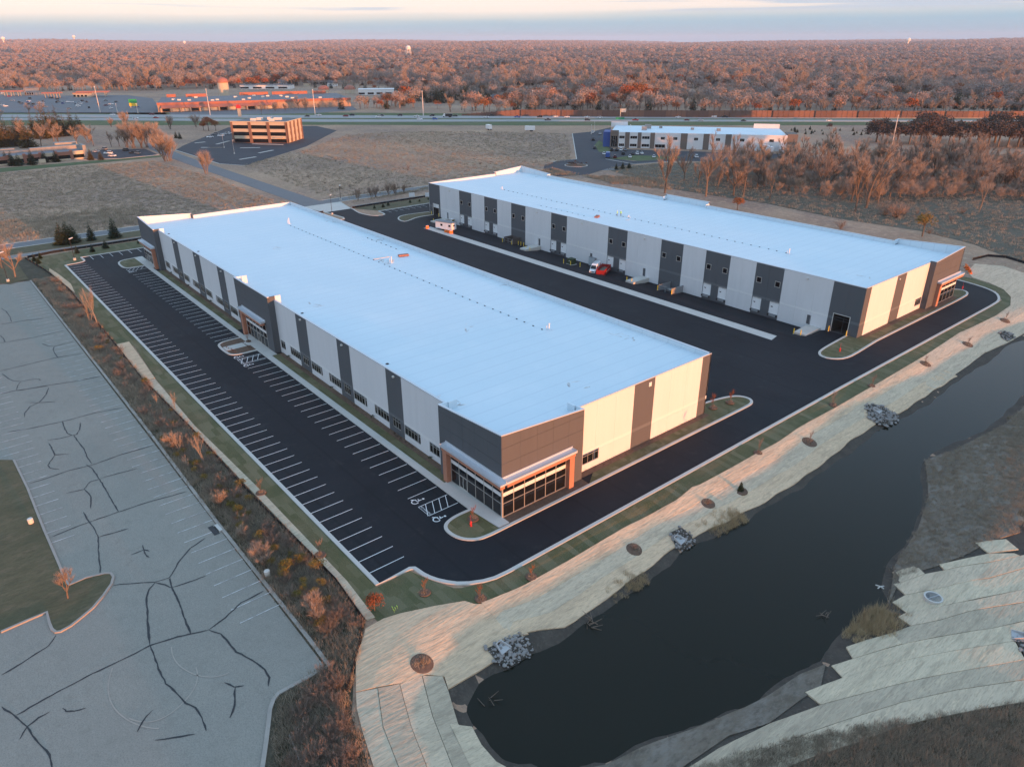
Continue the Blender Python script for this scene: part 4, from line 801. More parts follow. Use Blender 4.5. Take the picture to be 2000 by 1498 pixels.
CRACKS = [[(73.21,49.20),(72.14,45.69),(71.49,41.24),(71.42,36.24),(70.45,31.65)],
[(71.49,41.24),(67.92,41.50),(66.08,41.45),(64.82,41.04),(64.74,40.29),(66.34,39.58),(69.00,38.92)],
[(65.58,44.54),(65.09,43.04),(64.82,41.04)],
[(64.64,40.82),(61.50,40.66),(58.47,40.51),(55.81,40.68),(52.68,40.59)],
[(64.33,44.55),(61.74,44.49),(59.45,44.52),(58.33,42.65)],
[(59.45,44.52),(57.45,45.59),(56.49,46.03),(55.38,45.89),(54.09,44.87)],
[(52.40,49.15),(52.44,46.20),(52.72,43.83),(52.20,40.57),(52.70,36.48),(52.49,31.46)],
[(53.00,41.38),(50.92,40.85),(47.97,40.76),(44.87,40.73),(40.77,40.73),(37.71,40.76),(36.04,40.70)],
[(47.11,40.47),(46.94,38.35),(46.53,35.50)],
[(45.95,45.43),(45.38,43.16),(47.13,42.00),(46.85,40.53)],
[(45.38,43.16),(43.08,42.84),(42.02,42.95),(39.35,43.55)],
[(35.44,49.14),(35.78,47.00),(35.95,44.44),(35.90,40.74),(35.82,37.12),(35.02,31.62)],
[(39.09,44.55),(36.84,44.57),(33.78,44.26),(31.15,44.34),(28.38,44.96),(26.42,45.32),(24.44,45.56),(23.14,45.94)],
[(31.41,44.24),(31.11,42.52),(30.82,40.65)],
[(24.58,42.00),(24.65,40.42),(23.32,40.46),(22.49,40.27)],
[(25.89,40.24),(24.58,40.34),(23.85,39.90)],
[(19.75,45.16),(18.49,43.14),(17.06,41.15),(16.75,39.53),(17.75,38.72),(19.44,37.37),(21.11,35.56),(21.96,33.33)],
[(16.99,41.07),(16.15,41.99),(14.82,42.74),(12.01,43.40),(9.29,43.95),(7.08,44.45)],
[(16.58,39.58),(14.76,39.82),(12.12,39.91),(8.72,40.28),(5.47,40.55)],
[(16.99,41.07),(15.77,40.32),(14.60,39.86),(16.68,39.45)],
[(14.76,39.82),(14.39,37.91),(14.21,35.94)],
[(6.15,43.28),(5.90,41.89),(5.41,40.56),(4.87,39.08)],
[(91.54,48.06),(91.34,45.45),(89.59,40.30)],
[(88.71,40.45),(85.60,41.40),(82.70,42.98),(81.79,44.62),(79.32,45.87),(77.63,46.09)],
[(83.56,44.36),(82.34,42.77),(81.05,40.63)],
[(12.18,57.81),(12.49,56.39),(13.14,54.58),(13.60,53.21),(14.87,52.25)],
[(7.38,58.40),(5.57,57.63),(3.13,56.83),(0.25,56.28),(-1.85,55.72),(-3.68,55.82)],
[(5.29,57.45),(5.82,54.21),(6.22,50.39),(6.29,47.75),(6.29,46.06),(6.52,44.61),(6.13,42.76),(5.49,40.78),(4.76,38.87)],
[(15.96,42.14),(14.87,42.69),(11.76,43.37),(10.10,43.91),(6.65,44.57)],
[(6.52,44.61),(4.50,44.64),(2.54,44.84),(-0.09,44.83),(-2.15,44.36),(-3.89,44.07),(-5.16,43.49),(-6.66,43.40),(-8.52,43.59)],
[(14.08,39.85),(10.84,40.05),(7.90,40.39),(5.50,40.59)],
[(4.76,38.87),(3.20,38.00),(1.34,37.73),(-0.48,37.65),(-2.58,36.79),(-4.86,36.22),(-6.15,36.25),(-7.23,36.84)],
[(4.78,38.77),(5.48,36.61),(6.71,34.36),(6.98,31.46)],
[(1.92,57.59),(3.13,56.83),(3.52,55.77),(3.67,54.75)],
[(3.31,53.67),(2.64,53.50),(2.16,52.92),(1.86,51.92)],
[(-6.48,47.71),(-7.31,46.23),(-8.21,44.55)],
[(-3.81,40.14),(-5.02,39.53),(-5.52,38.75)],
[(-5.18,39.50),(-7.32,40.38),(-8.52,41.30)],
[(-2.65,46.86),(-3.54,48.12),(-4.39,48.75)],
[(148.8,40.7),(145.1,40.1),(139.92,39.98),(135.70,40.25)],
[(135.46,42.66),(134.67,37.21),(132.72,31.79)],
[(121.68,44.36),(120.74,38.21),(121.33,31.54)],
[(127.38,43.66),(124.93,43.33),(121.55,43.38)],
[(115.29,37.26),(112.99,36.48),(111.73,35.43),(111.90,34.13),(112.24,31.49)],
[(111.73,35.43),(109.83,36.08),(106.76,36.19),(103.97,36.07)],
[(104.00,46.53),(104.14,41.72),(104.48,36.69),(103.34,31.54)],
[(101.95,46.41),(98.36,45.75),(96.49,45.08),(95.38,44.13)],
[(95.38,44.13),(95.31,42.84),(94.68,41.26),(93.52,41.06)],
[(95.38,44.13),(93.96,44.79),(91.31,45.43)],
[(91.03,45.47),(90.24,41.04),(88.86,36.58),(88.10,31.59)]]
random.seed(21)
for c in CRACKS:
    q = []
    for a, b in zip(c, c[1:]):
        n = max(2, int(math.hypot(b[0] - a[0], b[1] - a[1]) / .6))
        q += [(a[0] + (b[0] - a[0]) * i / n + uni(-.05, .05), a[1] + (b[1] - a[1]) * i / n + uni(-.05, .05)) for i in range(n)]
    q.append(c[-1]); mb = MB(); k = .016 + .0008 * (len(q) % 7)
    n = len(q); L_ = []
    for i, (x, y) in enumerate(q):
        a = q[max(0, i - 1)]; b = q[min(n - 1, i + 1)]; dx, dy = b[0] - a[0], b[1] - a[1]; l = math.hypot(dx, dy) or 1; w = uni(.045, .11) * (1 if 0 < i < n - 1 else .3)
        mb.v += [(x - dy / l * w, y + dx / l * w, k), (x + dy / l * w, y - dx / l * w, k)]
    for i in range(n - 1): mb.f.append((2 * i + 1, 2 * i + 3, 2 * i + 2, 2 * i))
    mb.build('sealed_crack', M_tar, OL)
# skid circles and faded stalls
M_skid = mat('tyre_mark', (.285, .252, .218), .9, [(.5, 1.0, (.335, .295, .252), (.36, .50))])
for cx, cy, r, a0, a1 in ((*(0.75,45.70), 5.0, 2.2, 4.6), (*(1.15,44.05), 7.2, .9, 2.6), (*(2.82,38.65), 5.6, 1.2, 3.0)):
    ribbon([(cx + r * math.cos(t) * (1 + .05 * math.sin(3 * t)), cy + r * math.sin(t) * .8) for t in np.linspace(a0, a1, 30)], .13, .0135, .0145).build('tyre_mark', M_skid, OL)
ol_me = MB().box(-.05, .05, 0, 4.9, 0, .002).mesh('faded_stall_line', M_oldline)
for i in range(58): put('faded_stall_line', ol_me, OL, (3.5 + 2.75 * i, 30.6 - .0 + .019 * i + 0.2, .0145)); 
for i in range(46): put('faded_stall_line', ol_me, OL, (34 + 2.75 * i, 46.6, .0145))
for i in range(7): put('faded_stall_line', ol_me, OL, (-14 - 2.9 * i, 37.6 + 1.1 * i, .0145), R(82))
# lawn with tree at the left edge
lw = [(61.72,49.88),(51.01,49.59),(38.49,49.62),(28.15,49.50),(24.39,49.51),(23.14,49.37),(23.31,47.45),(22.71,45.46),(22.23,44.88),(21.33,44.80),(20.09,45.28),(18.43,46.60),(16.96,48.03),(16.16,49.27),(15.36,50.65),(15.12,51.73),(15.34,52.17),(16.12,52.41),(17.37,52.45),(19.59,52.34),(19.51,54.42),(19.33,56.94),(19.62,59.32),(21.71,62.26),(46.31,63.30),(68.57,57.82)]
struct(sheet('lawn', lw, M_lawn, .12, 3)); struct(ribbon(lw[:22], .3, -.1, .15, side=0).build('kerb', mat('pinkish_kerb', (.34, .29, .255), .9, [(1, .4, (.24, .22, .2))])))
struct(sheet('lawn', [(172.2,36.9),(170.7,35.8),(172.8,31.8),(171.1,31.2),(183.3,31.1),(193.5,30.8),(201.5,32.8),(199.8,40.3),(176.4,42.7)], M_lawn, .1, 4))
def post_base(loc, label):
    t = thing('lamp_base', label, 'concrete base', (*loc, 0)); MB().lathe([(.34, 0), (.36, .75), (.30, .82)], 14).build('concrete_drum', mat('pale_concrete', (.6, .55, .5), .85), t)
post_base((9.34,29.98), 'round white concrete base standing among the shrubs by the old lot'); post_base((40.71,50.70), 'round pale concrete base on the lawn at the left edge')
# drain inlet slot in the old kerb
t = thing('kerb_inlet', 'dark kerb inlet with steel hood on the edge of the old lot', 'storm inlet', (*(22.98,31.34), 0), R(3)); MB().box(-.9, .9, -.35, .1, 0, .2).build('concrete_hood', M_conc, t); MB().box(-.7, .7, .101, .16, .02, .14).build('opening', M_black, t); MB().box(-1.2, 1.2, .2, .9, .012, .03).build('grate', M_tar, t)

# ================================================================== SITE OBJECTS
def bollard(x, y, z, label):
    t = thing('bollard', label, 'bollard', (x, y, z), group='yellow bollards at the docks')
    MB().lathe([(.11, 0), (.11, 1.25), (.08, 1.33), (.02, 1.36)], 10).build('post', M_yellow, t); MB().lathe([(.17, 0), (.17, .06)], 10).build('footing', M_conc, t)
def az(x, y): return float(dock(np.array([x]), np.array([y]))[0])
BL = [(12.8, -95.8, 'left of the pair at the concrete stoop nearest the open drive-in door'), (11.1, -95.8, 'right of the pair at the concrete stoop nearest the open drive-in door'), (8.15, -102.5, 'left of the open drive-in door'), (3.95, -102.5, 'right of the open drive-in door'),
      (64.5, -96.8, 'left at the stoop beside the red dumpster'), (62.8, -96.9, 'right at the stoop beside the red dumpster'), (54.3, -97.8, 'left of the empty open enclosure'), (49.7, -98.0, 'right of the empty open enclosure'),
      (88.7, -95.5, 'at the left corner of the green transformer'), (86.0, -95.8, 'at the front of the green transformer'), (83.5, -97.3, 'between the transformer and the white van'), (122.1, -98.9, 'left of the solid grey enclosure'), (117.5, -99.1, 'right of the solid grey enclosure'),
      (116.6, -101.2, 'first of the row beside the solid grey enclosure'), (115.5, -101.4, 'second of the row beside the solid grey enclosure'), (114.2, -101.5, 'third of the row beside the solid grey enclosure'), (109, -98.0, 'left at the third stoop along the docks'), (107.3, -98.2, 'right at the third stoop along the docks'), (161, -97.4, 'left at the most distant stoop'), (159.6, -99.0, 'right at the most distant stoop'), (169.8, -102.5, 'left of the distant drive-in door'), (164.9, -102.5, 'right of the distant drive-in door')]
for x, y, d in BL: bollard(x, y, az(x, y), 'yellow bollard ' + d)
for k, (x0, x1) in enumerate(((10.1, 13.0), (61.6, 64.4), (107.2, 109.9), (158.6, 161.2))):
    o = MB().prism([(x0, -96.3), (x1, -96.2), (x1 + .6, -103.03), (x0 + .2, -103.03)], -1.4, .02 - .25 * (k == 9)); tag(o.build('stoop', M_conc, fix=True), 'pale concrete stoop at the ' + ['service door nearest the open drive-in', 'service door right of the red dumpster', 'third service door', 'most distant service door'][k], 'stoop', 'door stoops on the truck court')
def enclosure(x0, x1, y0, y1, label, solid):
    z = az((x0 + x1) / 2, y0); t = thing('dumpster_enclosure', label, 'enclosure', ((x0 + x1) / 2, y1, z), group='dumpster enclosures'); w = (x1 - x0) / 2; d = y1 - y0
    m = mat('bronze_screen', (.085, .072, .066), .7) if solid else M_steel
    for s in (-1, 1):
        MB().box(s * w - .05, s * w + .05, -d, 0, 0 if solid else .1, 2.1 if solid else 1.95).build('side_panel', m, t)
        MB().box(s * w - .08, s * w + .08, -.08, .08, 0, 2.15).build('post', M_steel, t)
    if solid: MB().box(-w, w, -d, -d + .1, 0, 2.1).build('back_panel', m, t)
    for s in (-1, 1):
        for zz in (.25, 1.05, 1.9): MB().box(min(s * .05, s * (w - .1)), max(s * .05, s * (w - .1)), -.03, .03, zz, zz + .07).build('gate_rail', M_steel, t)
        MB().box(s * .06 - .03, s * .06 + .03, -.035, .035, .1, 2.0).build('gate_stile', M_steel, t)
    MB().box(-w, w, -d, .6, -.02, .03).build('slab', M_conc, t)
enclosure(49.9, 54.2, -103, -98.2, 'open steel framed dumpster enclosure on a charcoal bay, nearer one', False); enclosure(117.6, 121.9, -103, -99.4, 'brown walled dumpster enclosure with open front, farther one', True)
# transformer, cabinet, ladder mast
z = az(87, -97.2); t = thing('transformer', 'dark green pad transformer on a concrete slab', 'transformer', (87.2, -97.3, z)); M_tg = mat('transformer_green', (.035, .055, .030), .6)
MB().box(-1.25, 1.25, -1.1, 1.1, 0, .16).build('slab', M_conc, t); b = MB().box(-1.0, 1.0, -.85, .7, .16, 1.75).build('tank', M_tg, t); MB().box(-1.02, 1.02, .7, .95, .2, 1.5).build('cabinet_door', M_tg, t); MB().box(-1.05, 1.05, -.9, .75, 1.75, 1.82).build('lid', M_tg, t); MB().box(-.15, .15, .951, .96, 1.1, 1.35).build('label_plate', M_band, t)
t = thing('electrical_cabinet', 'grey electrical cabinet against the dock wall behind the van', 'cabinet', (83.6, -102.9, az(83.6, -102.9))); MB().box(-1.3, 1.3, 0, .6, 0, 2.6).build('housing', M_steel, t)
for s in (-1, 1): MB().box(s * .62 - .58, s * .62 + .58, .6, .64, .15, 2.4).build('door', mat('cabinet_grey', (.36, .40, .43), .5), t)
# site office trailer, portable toilet, barricades
t = thing('site_trailer', 'white site office trailer with grey roof parked on the concrete strip', 'trailer', (145.6, -92.3, 0), R(17)); M_tw = mat('trailer_white', (.70, .72, .75), .5)
MB().box(-3.6, 3.6, -1.3, 1.3, .55, 2.9).build('body', M_tw, t); MB().box(-3.7, 3.7, -1.4, 1.4, 2.9, 3.05).build('roof', mat('trailer_roof', (.20, .21, .22), .7), t)
for x in (-2.6, .9): MB().box(x - .45, x + .45, 1.301, 1.33, 1.6, 2.3).build('window', M_glass, t)
MB().box(-1.2, -.4, 1.301, 1.325, .65, 2.4).build('door', M_tw, t); MB().box(-3.63, -3.601, -.5, .5, 1.7, 2.2).build('window', M_glass, t)
for x in (-.5, .5):
    for s in (-1, 1): MB().tube((x, s * 1.05, .35), (x, s * 1.28, .35), .35, .35, 12).build('wheel', M_black, t)
MB().tube((3.6, 0, .6), (4.6, 0, .55), .06).build('tow_bar', M_steel, t); MB().box(-3.4, 3.4, -1.1, 1.1, .38, .55).build('chassis', M_black, t)
t = thing('portable_toilet', 'olive portable toilet with pale roof by the dock wall', 'portable toilet', (154.6, -101.4, az(154.6, -101.4)), R(10)); M_ol = mat('olive_plastic', (.12, .115, .045), .5)
MB().box(-.6, .6, -.6, .6, .08, 2.1).build('cabin', M_ol, t); MB().hexa([(-.65, -.65, 2.1), (.65, -.65, 2.1), (.65, .65, 2.1), (-.65, .65, 2.1)], [(-.45, -.45, 2.4), (.45, -.45, 2.4), (.45, .45, 2.4), (-.45, .45, 2.4)]).build('roof', M_band, t); MB().box(-.42, .42, .601, .64, .15, 1.95).build('door', M_band, t); MB().box(-.65, .65, -.65, .65, 0, .08).build('skid', M_black, t)
for i, (x, y, d) in enumerate(((142.6, -90.2, 'in front of the trailer, left of three'), (141.2, -90.5, 'in front of the trailer, middle of three'), (140, -90.6, 'in front of the trailer, right of three'), (151.6, -88.4, 'alone at the far end of the concrete strip'))):
    t = thing('barrier', 'orange plastic barrier ' + d, 'barrier', (x, y, .01), R(12 + 25 * i), 'orange barriers by the trailer')
    MB().hexa([(-.6, -.3, 0), (.6, -.3, 0), (.6, .3, 0), (-.6, .3, 0)], [(-.55, -.09, 1.0), (.55, -.09, 1.0), (.55, .09, 1.0), (-.55, .09, 1.0)]).build('shell', M_orange, t); MB().box(-.5, .5, -.12, .12, 1.0, 1.06).build('reflective_strip', M_band, t)
# delivery van
def van():
    t = thing('delivery_van', 'white high roof delivery van with red rear flank and ladder on the roof', 'van', (77.6, -97.6, az(77.6, -98.6)), R(118)); M_vw = mat('van_white', (.74, .75, .77), .35, spec=.5)
    st = [(2.95, .45, .95, .82), (2.85, .35, 1.12, .92), (2.05, .32, 1.32, .98), (1.95, .32, 1.36, .98), (-2.9, .35, 1.36, .98), (-3.0, .5, 1.3, .95)]
    def loft(rings, name, m, p=t):
        mb = MB()
        for r_ in rings: mb.v += r_
        n = len(rings[0])
        for i in range(len(rings) - 1):
            for j in range(n): k_ = (j + 1) % n; mb.f.append((i * n + j, i * n + k_, (i + 1) * n + k_, (i + 1) * n + j))
        mb.f.append(tuple(range(n - 1, -1, -1))); mb.f.append(tuple(range((len(rings) - 1) * n, len(rings) * n))); return mb.build(name, m, p, fix=True)
    low = [[(x, -w, a), (x, w, a), (x, w * 1.0, (a + b) / 2), (x, w * .97, b), (x, -w * .97, b), (x, -w, (a + b) / 2)] for x, a, b, w in st]; loft(low, 'body', M_vw)
    up_ = [(2.0, 1.3, 1.34, .9), (1.15, 1.3, 2.3, .86), (.6, 1.3, 2.6, .84), (-2.85, 1.3, 2.6, .84), (-2.98, 1.3, 2.5, .84)]
    loft([[(x, -.96, a), (x, .96, a), (x, w, b - .12), (x, w * .85, b), (x, -w * .85, b), (x, -w, b - .12)] for x, a, b, w in up_], 'cargo_box', M_vw)
    MB().poly((1.98, -.78, 1.42), (1.98, .78, 1.42), (1.22, .74, 2.24), (1.22, -.74, 2.24)).build('windscreen', M_glass, t).location = (.06, 0, .03)
    for s in (-1, 1):
        MB().hexa([(1.75, s * .962, 1.42), (.55, s * .962, 1.42), (.55, s * .90, 2.1), (1.2, s * .90, 2.1)], [(1.75, s * .985, 1.42), (.55, s * .985, 1.42), (.55, s * .925, 2.1), (1.2, s * .925, 2.1)]).build('side_window', M_glass, t, fix=True)
        MB().box(-2.9, -1.6, s * .985 - .012, s * .985 + .012, .6, 1.25).build('red_livery', M_red, t); MB().box(-2.9, -2.0, s * .955 - .012, s * .955 + .012, 1.4, 2.0).build('red_livery', M_red, t)
        MB().box(2.80, 2.93, s * .72 - .15, s * .72 + .15, .92, 1.08).build('headlight', M_lamp, t)
        for x in (1.85, -1.9): w = MB().tube((x, s * .72, .36), (x, s * .99, .36), .36, .36, 14).build('wheel', M_black, t); MB().tube((x, s * .985, .36), (x, s * 1.0, .36), .2, .2, 10).build('rim', M_steel, w)
    MB().box(2.90, 2.97, -.6, .6, .72, .95).build('grille', M_black, t)
    for y in (-.5, .5): MB().tube((-2.7, y, 2.78), (1.0, y, 2.78), .03).build('roof_rack', M_steel, t)
    l = MB(); l.tube((-2.8, -.2, 2.86), (1.3, -.2, 2.86), .03).tube((-2.8, .2, 2.86), (1.3, .2, 2.86), .03)
    for i in range(12): l.tube((-2.7 + .34 * i, -.2, 2.86), (-2.7 + .34 * i, .2, 2.86), .02)
    l.build('ladder', M_steel, t)
van()
t = thing('dumpster', 'open red roll-off dumpster with ribbed sides next to the van', 'dumpster', (75.2, -98.6, az(75.2, -98.2)), R(118)); M_rd = mat('dumpster_red', (.34, .022, .022), .55, [(1.2, .5, (.22, .02, .02)), (5, .3, (.12, .04, .03), (.55, .7))])
for s in (-1, 1):
    MB().box(-3.4, 3.4, s * 1.2 - .05, s * 1.2 + .05, .2, 1.7).build('side_wall', M_rd, t); MB().box(-3.45, 3.45, s * 1.2 - .09, s * 1.2 + .09, 1.7, 1.82).build('top_rail', M_rd, t)
    for i in range(9): MB().box(-3.1 + .76 * i, -3.0 + .76 * i, s * 1.25 + (0 if s > 0 else -.12), s * 1.25 + (.12 if s > 0 else 0), .25, 1.68).build('rib', M_rd, t)
for x in (-3.4, 3.4): MB().box(x - .05, x + .05, -1.15, 1.15, .2, 1.7).build('end_wall', M_rd, t)
MB().box(-3.3, 3.3, -1.1, 1.1, .2, .3).build('floor', M_rd, t); MB().box(-3.2, 3.2, -1.08, 1.08, .31, .9).build('debris', mat('debris', (.19, .155, .12), .95, [(3, .7, (.06, .05, .045)), (8, .5, (.35, .3, .25))]), t)
for i, x in enumerate((-1.6, -.4, .8, 1.8)): MB().box(x - .2, x + .2, 1.373, 1.38, .8, 1.15).build('number_plate', M_band, t)
# hydrants
def hydrant(x, y, z, label):
    t = thing('fire_hydrant', label, 'hydrant', (x, y, z), group='red fire hydrants')
    MB().lathe([(.17, 0), (.17, .06), (.11, .07), (.11, .55), (.16, .57), (.16, .62), (.13, .68), (.08, .78), (.03, .82)], 12).build('barrel', M_red, t)
    MB().tube((-.2, 0, .45), (.2, 0, .45), .06, .06, 8).build('side_outlet', M_red, t); MB().tube((0, 0, .42), (0, .22, .42), .08, .08, 8).build('pumper_outlet', M_red, t); MB().tube((0, 0, .8), (.03, .03, 1.9), .015).build('marker_rod', M_red, t)
hydrant(1.2, 4.5, .12, 'red fire hydrant on the grass island at the near corner'); hydrant(*(0.29,-92.91), .12, 'red fire hydrant on the grass tongue by the open drive-in door'); hydrant(*(1.23,-158.98), .12, 'red fire hydrant near the far corner past the second warehouse')
# roof things
M_pipe = mat('roof_pipe', (.55, .53, .45), .6); M_block = mat('rubber_block', (.03, .03, .033), .9)
blk = MB().box(-.17, .17, -.09, .09, 0, .13).mesh('support_block', M_block)
def piperun(x0, x1, y, z, label, step=2.5, par=None):
    t = thing('gas_pipe', label, 'roof pipe', (x0, y, z), group='gas pipes on the roofs'); MB().tube((0, 0, .15), (x1 - x0, 0, .15), .014, .022, 6).build('pipe', M_roof, t)
    x = 0
    while x < x1 - x0: put('support_block', blk, t, (x + uni(-.12, .12), uni(-.03, .03), 0)); x += step + uni(-.15, .2)
piperun(30.2, 144.5, -34.3, ZR, 'long thin pipe on dark blocks along the near warehouse roof'); piperun(99, 115.5, -44.3, ZR, 'short pipe on blocks near the back edge of the near roof')
piperun(30.5, 145.5, -118.4, ZR + .15, 'long thin pipe on dark blocks along the far warehouse roof'); piperun(94, 116, -108.6, 11.2, 'short pipe on blocks near the dock edge of the far roof')
def vent(x, y, z, label, h=.9):
    t = thing('roof_vent', label, 'roof vent', (x, y, z), group='roof vents'); MB().lathe([(.35, 0), (.2, .05), (.12, .08), (.12, h), (.2, h + .02), (.2, h + .1), (.05, h + .2)], 10).build('stack', M_band, t); MB().box(-.45, .45, -.45, .45, 0, .08).build('curb_flashing', M_roof, t); MB().tube((.4, .25, 0), (.4, .25, h * .7), .06, .06, 8).build('pipe', M_band, t)
vent(145.2, -35.2, ZR, 'white vent stack at the far end of the near roof pipe', 1.5); vent(29.4, -35.3, ZR, 'white vent stack at the near end of the near roof pipe', 1.1); vent(88.6, -36.6, ZR, 'white vent stack in the middle of the near roof', 1.3); vent(146.5, -118.6, ZR + .15, 'white vent stack at the far end of the far roof pipe'); vent(29.6, -118.3, ZR + .15, 'white vent stack at the near end of the far roof pipe', 1.2); vent(84.8, -118.9, ZR + .15, 'small vent beside the two workers on the far roof', .5)
def hatch_box(x, y, z, rz, label, col):
    t = thing('material_stack', label, 'pallet', (x, y, z), rz, 'materials left on the roofs'); MB().box(-1.3, 1.3, -.55, .55, .12, .5).build('boards', col, t)
    for q in (-1, 0, 1): MB().box(q * 1.05 - .08, q * 1.05 + .08, -.55, .55, 0, .12).build('skid', M_block, t)
M_rust = mat('red_boards', (.30, .12, .09), .85, [(2, .4, (.4, .25, .2))])
hatch_box(91.6, -41.9, ZR, R(75), 'reddish stack of boards on the near warehouse roof', M_rust); hatch_box(90.2, -110.6, 11.1, R(-60), 'reddish stack of material on the far warehouse roof', M_rust)
for (a, b, lb, z) in (((93.9, -34.4), (93.4, -38.8), 'pale plank lying across the middle of the near roof', ZR), ((88.2, -36.4), (90.4, -38.2), 'short pale plank by the vent on the near roof', ZR), ((82.6, -109.8), (82.2, -116.4), 'pale plank lying across the far roof', ZR + .2)):
    o = ribbon([a, b], .32, z, z + .09).build('plank', mat('pale_timber', (.62, .50, .42), .8)); tag(o, lb, 'plank', 'planks on the roofs')
M_stain = mat('roof_grime', (.30, .31, .32), .8, [(.9, .9, (.66, .68, .70), (.40, .56))])
random.seed(5)
rr = [o for o in W1.children if o.name.startswith('roof')][0]; rr2 = [o for o in W2.children if o.name.startswith('roof')][0]
for par, x, y, z, n in ((rr, 90, -36, ZR, 12), (rr, 112, -46, ZR, 8), (rr, 17, -43.2, ZR, 8), (rr, 16.5, -3.4, ZR, 5), (rr, 55, -46.2, ZR, 8), (rr, 70, -8, ZR, 5), (rr, 140, -45.8, ZR, 6), (rr, 8, -22, ZR, 3), (rr, 40, -24, ZR, 4), (rr, 120, -20, ZR, 5), (rr2, 90, -112, 11.08, 6), (rr2, 160, -147, ZR + .03, 4), (rr2, 8, -112, 11.1, 4)):
    for i in range(n):
        cx, cy = x + uni(-3, 3), y + uni(-1.1, 1.1); a = uni(0, 3.1); l, w = uni(.3, 1.3), uni(.08, .25); zz = z + .006 + .0015 * i
        o = MB().poly(*[(cx + l * math.cos(t) * uni(.7, 1.2) * math.cos(a) - w * math.sin(t) * math.sin(a), cy + l * math.cos(t) * math.sin(a) + w * math.sin(t) * math.cos(a), zz) for t in np.linspace(0, 6.28, 11)[:-1]]).build('grime_patch', M_stain, par)
        rt = par.parent; o.matrix_parent_inverse = Matrix.Translation(-rt.location) if False else Matrix.Identity(4)
# drains on the roofs
for i, x in enumerate((35, 68, 100, 130, 155)):
    t = thing('roof_drain', 'small dark roof drain near the front edge, %s from the near corner' % ordinal(i), 'roof drain', (x, -3.4, ZR), group='roof drains of the near warehouse'); MB().lathe([(.3, 0), (.3, .05), (.2, .12)], 10).build('strainer', M_block, t)


# ================================================================== BACKGROUND: highway, far buildings, cars
RT2 = Vector((_rt.x, _rt.y)).normalized()
def lat(x, y): return (x - CAM.x) * RT2.x + (y - CAM.y) * RT2.y
def dep(x, y): return (x - CAM.x) * CDIR.x + (y - CAM.y) * CDIR.y
def poly_sheet(name, pts, m, z, kind='structure'): o = MB().poly(*[(x, y, z) for x, y in pts]).build(name, m, fix=False); o['kind'] = kind; return o
def zup(o):
    for p in o.data.polygons:
        if p.normal.z < 0: o.data.flip_normals(); break
    return o
zup(poly_sheet('verge', [(1004.2,185.5),(601.6,-280.3),(466.0,-417.5),(173.4,-739.2),(-2.2,-945.7),(-12.5,-823.0),(141.8,-641.0),(388.4,-349.1),(499.4,-228.3),(828.3,166.9)], M_verge, .03))
zup(poly_sheet('highway', [(980.5,183.0),(715.2,-118.6),(576.5,-267.5),(447.8,-401.5),(166.4,-717.4),(-4.8,-915.2),(-6.8,-891.5),(160.4,-698.8),(431.4,-387.0),(550.6,-254.4),(681.3,-110.7),(939.7,178.7)], M_hwy, .06))
zup(poly_sheet('highway', [(925.6,177.2),(677.2,-109.7),(540.9,-249.4),(425.3,-381.6),(156.6,-686.9),(-7.7,-880.4),(-9.9,-854.3),(150.4,-667.9),(412.2,-370.0),(519.6,-238.6),(654.1,-104.2),(898.6,174.3)], M_hwy, .06))
for g_ in ([(936.8,178.4),(679.8,-110.3),(548.9,-253.5),(430.1,-385.8),(159.8,-696.8),(-6.9,-889.7)], [(896.0,174.0),(652.1,-103.8),(518.1,-237.8),(410.6,-368.6),(149.7,-665.6),(-10.1,-852.0)]):
    o = MB()
    o = ribbon(g_, .12, .55, .75, o); struct(o.build('guard_rail', M_steel))
# noise wall
M_nw = [mat('noise_wall_brown', (.20, .105, .075), .85, [(.3, .4, (.15, .08, .06))]), mat('noise_wall_dark', (.13, .075, .06), .85)]
nwl = [(495.9,-355.0),(465.0,-386.1),(384.0,-465.1),(308.3,-545.6),(234.1,-624.5),(161.4,-701.9),(48.9,-829.6)]; 
NW = thing('noise_wall', 'long brown noise wall of stepped panels behind the highway', 'noise wall', (*nwl[3], 0)); q = []
for a, b in zip(nwl, nwl[1:]):
    n = max(1, round(math.hypot(b[0] - a[0], b[1] - a[1]) / 4.6)); q += [(a[0] + (b[0] - a[0]) * i / n, a[1] + (b[1] - a[1]) * i / n) for i in range(n)]
q.append(nwl[-1])
for i, (a, b) in enumerate(zip(q, q[1:])):
    k = (i // 4) % 2; off = .9 * k; dx, dy = b[0] - a[0], b[1] - a[1]; l = math.hypot(dx, dy); nx, ny = -CDIR.x * off, -CDIR.y * off; h = min(5.4 + (.0035 * i), 1.4 + i * .35)
    o = ribbon([(a[0] + nx, a[1] + ny), (b[0] + nx, b[1] + ny)], .3, 0, h).build('wall_panel', M_nw[k], NW); o.matrix_parent_inverse = Matrix.Translation(-NW.location)
    o = MB().box(a[0] + nx - .25, a[0] + nx + .25, a[1] + ny - .25, a[1] + ny + .25, 0, h + .25).build('post', M_nw[1], NW); o.matrix_parent_inverse = Matrix.Translation(-NW.location)
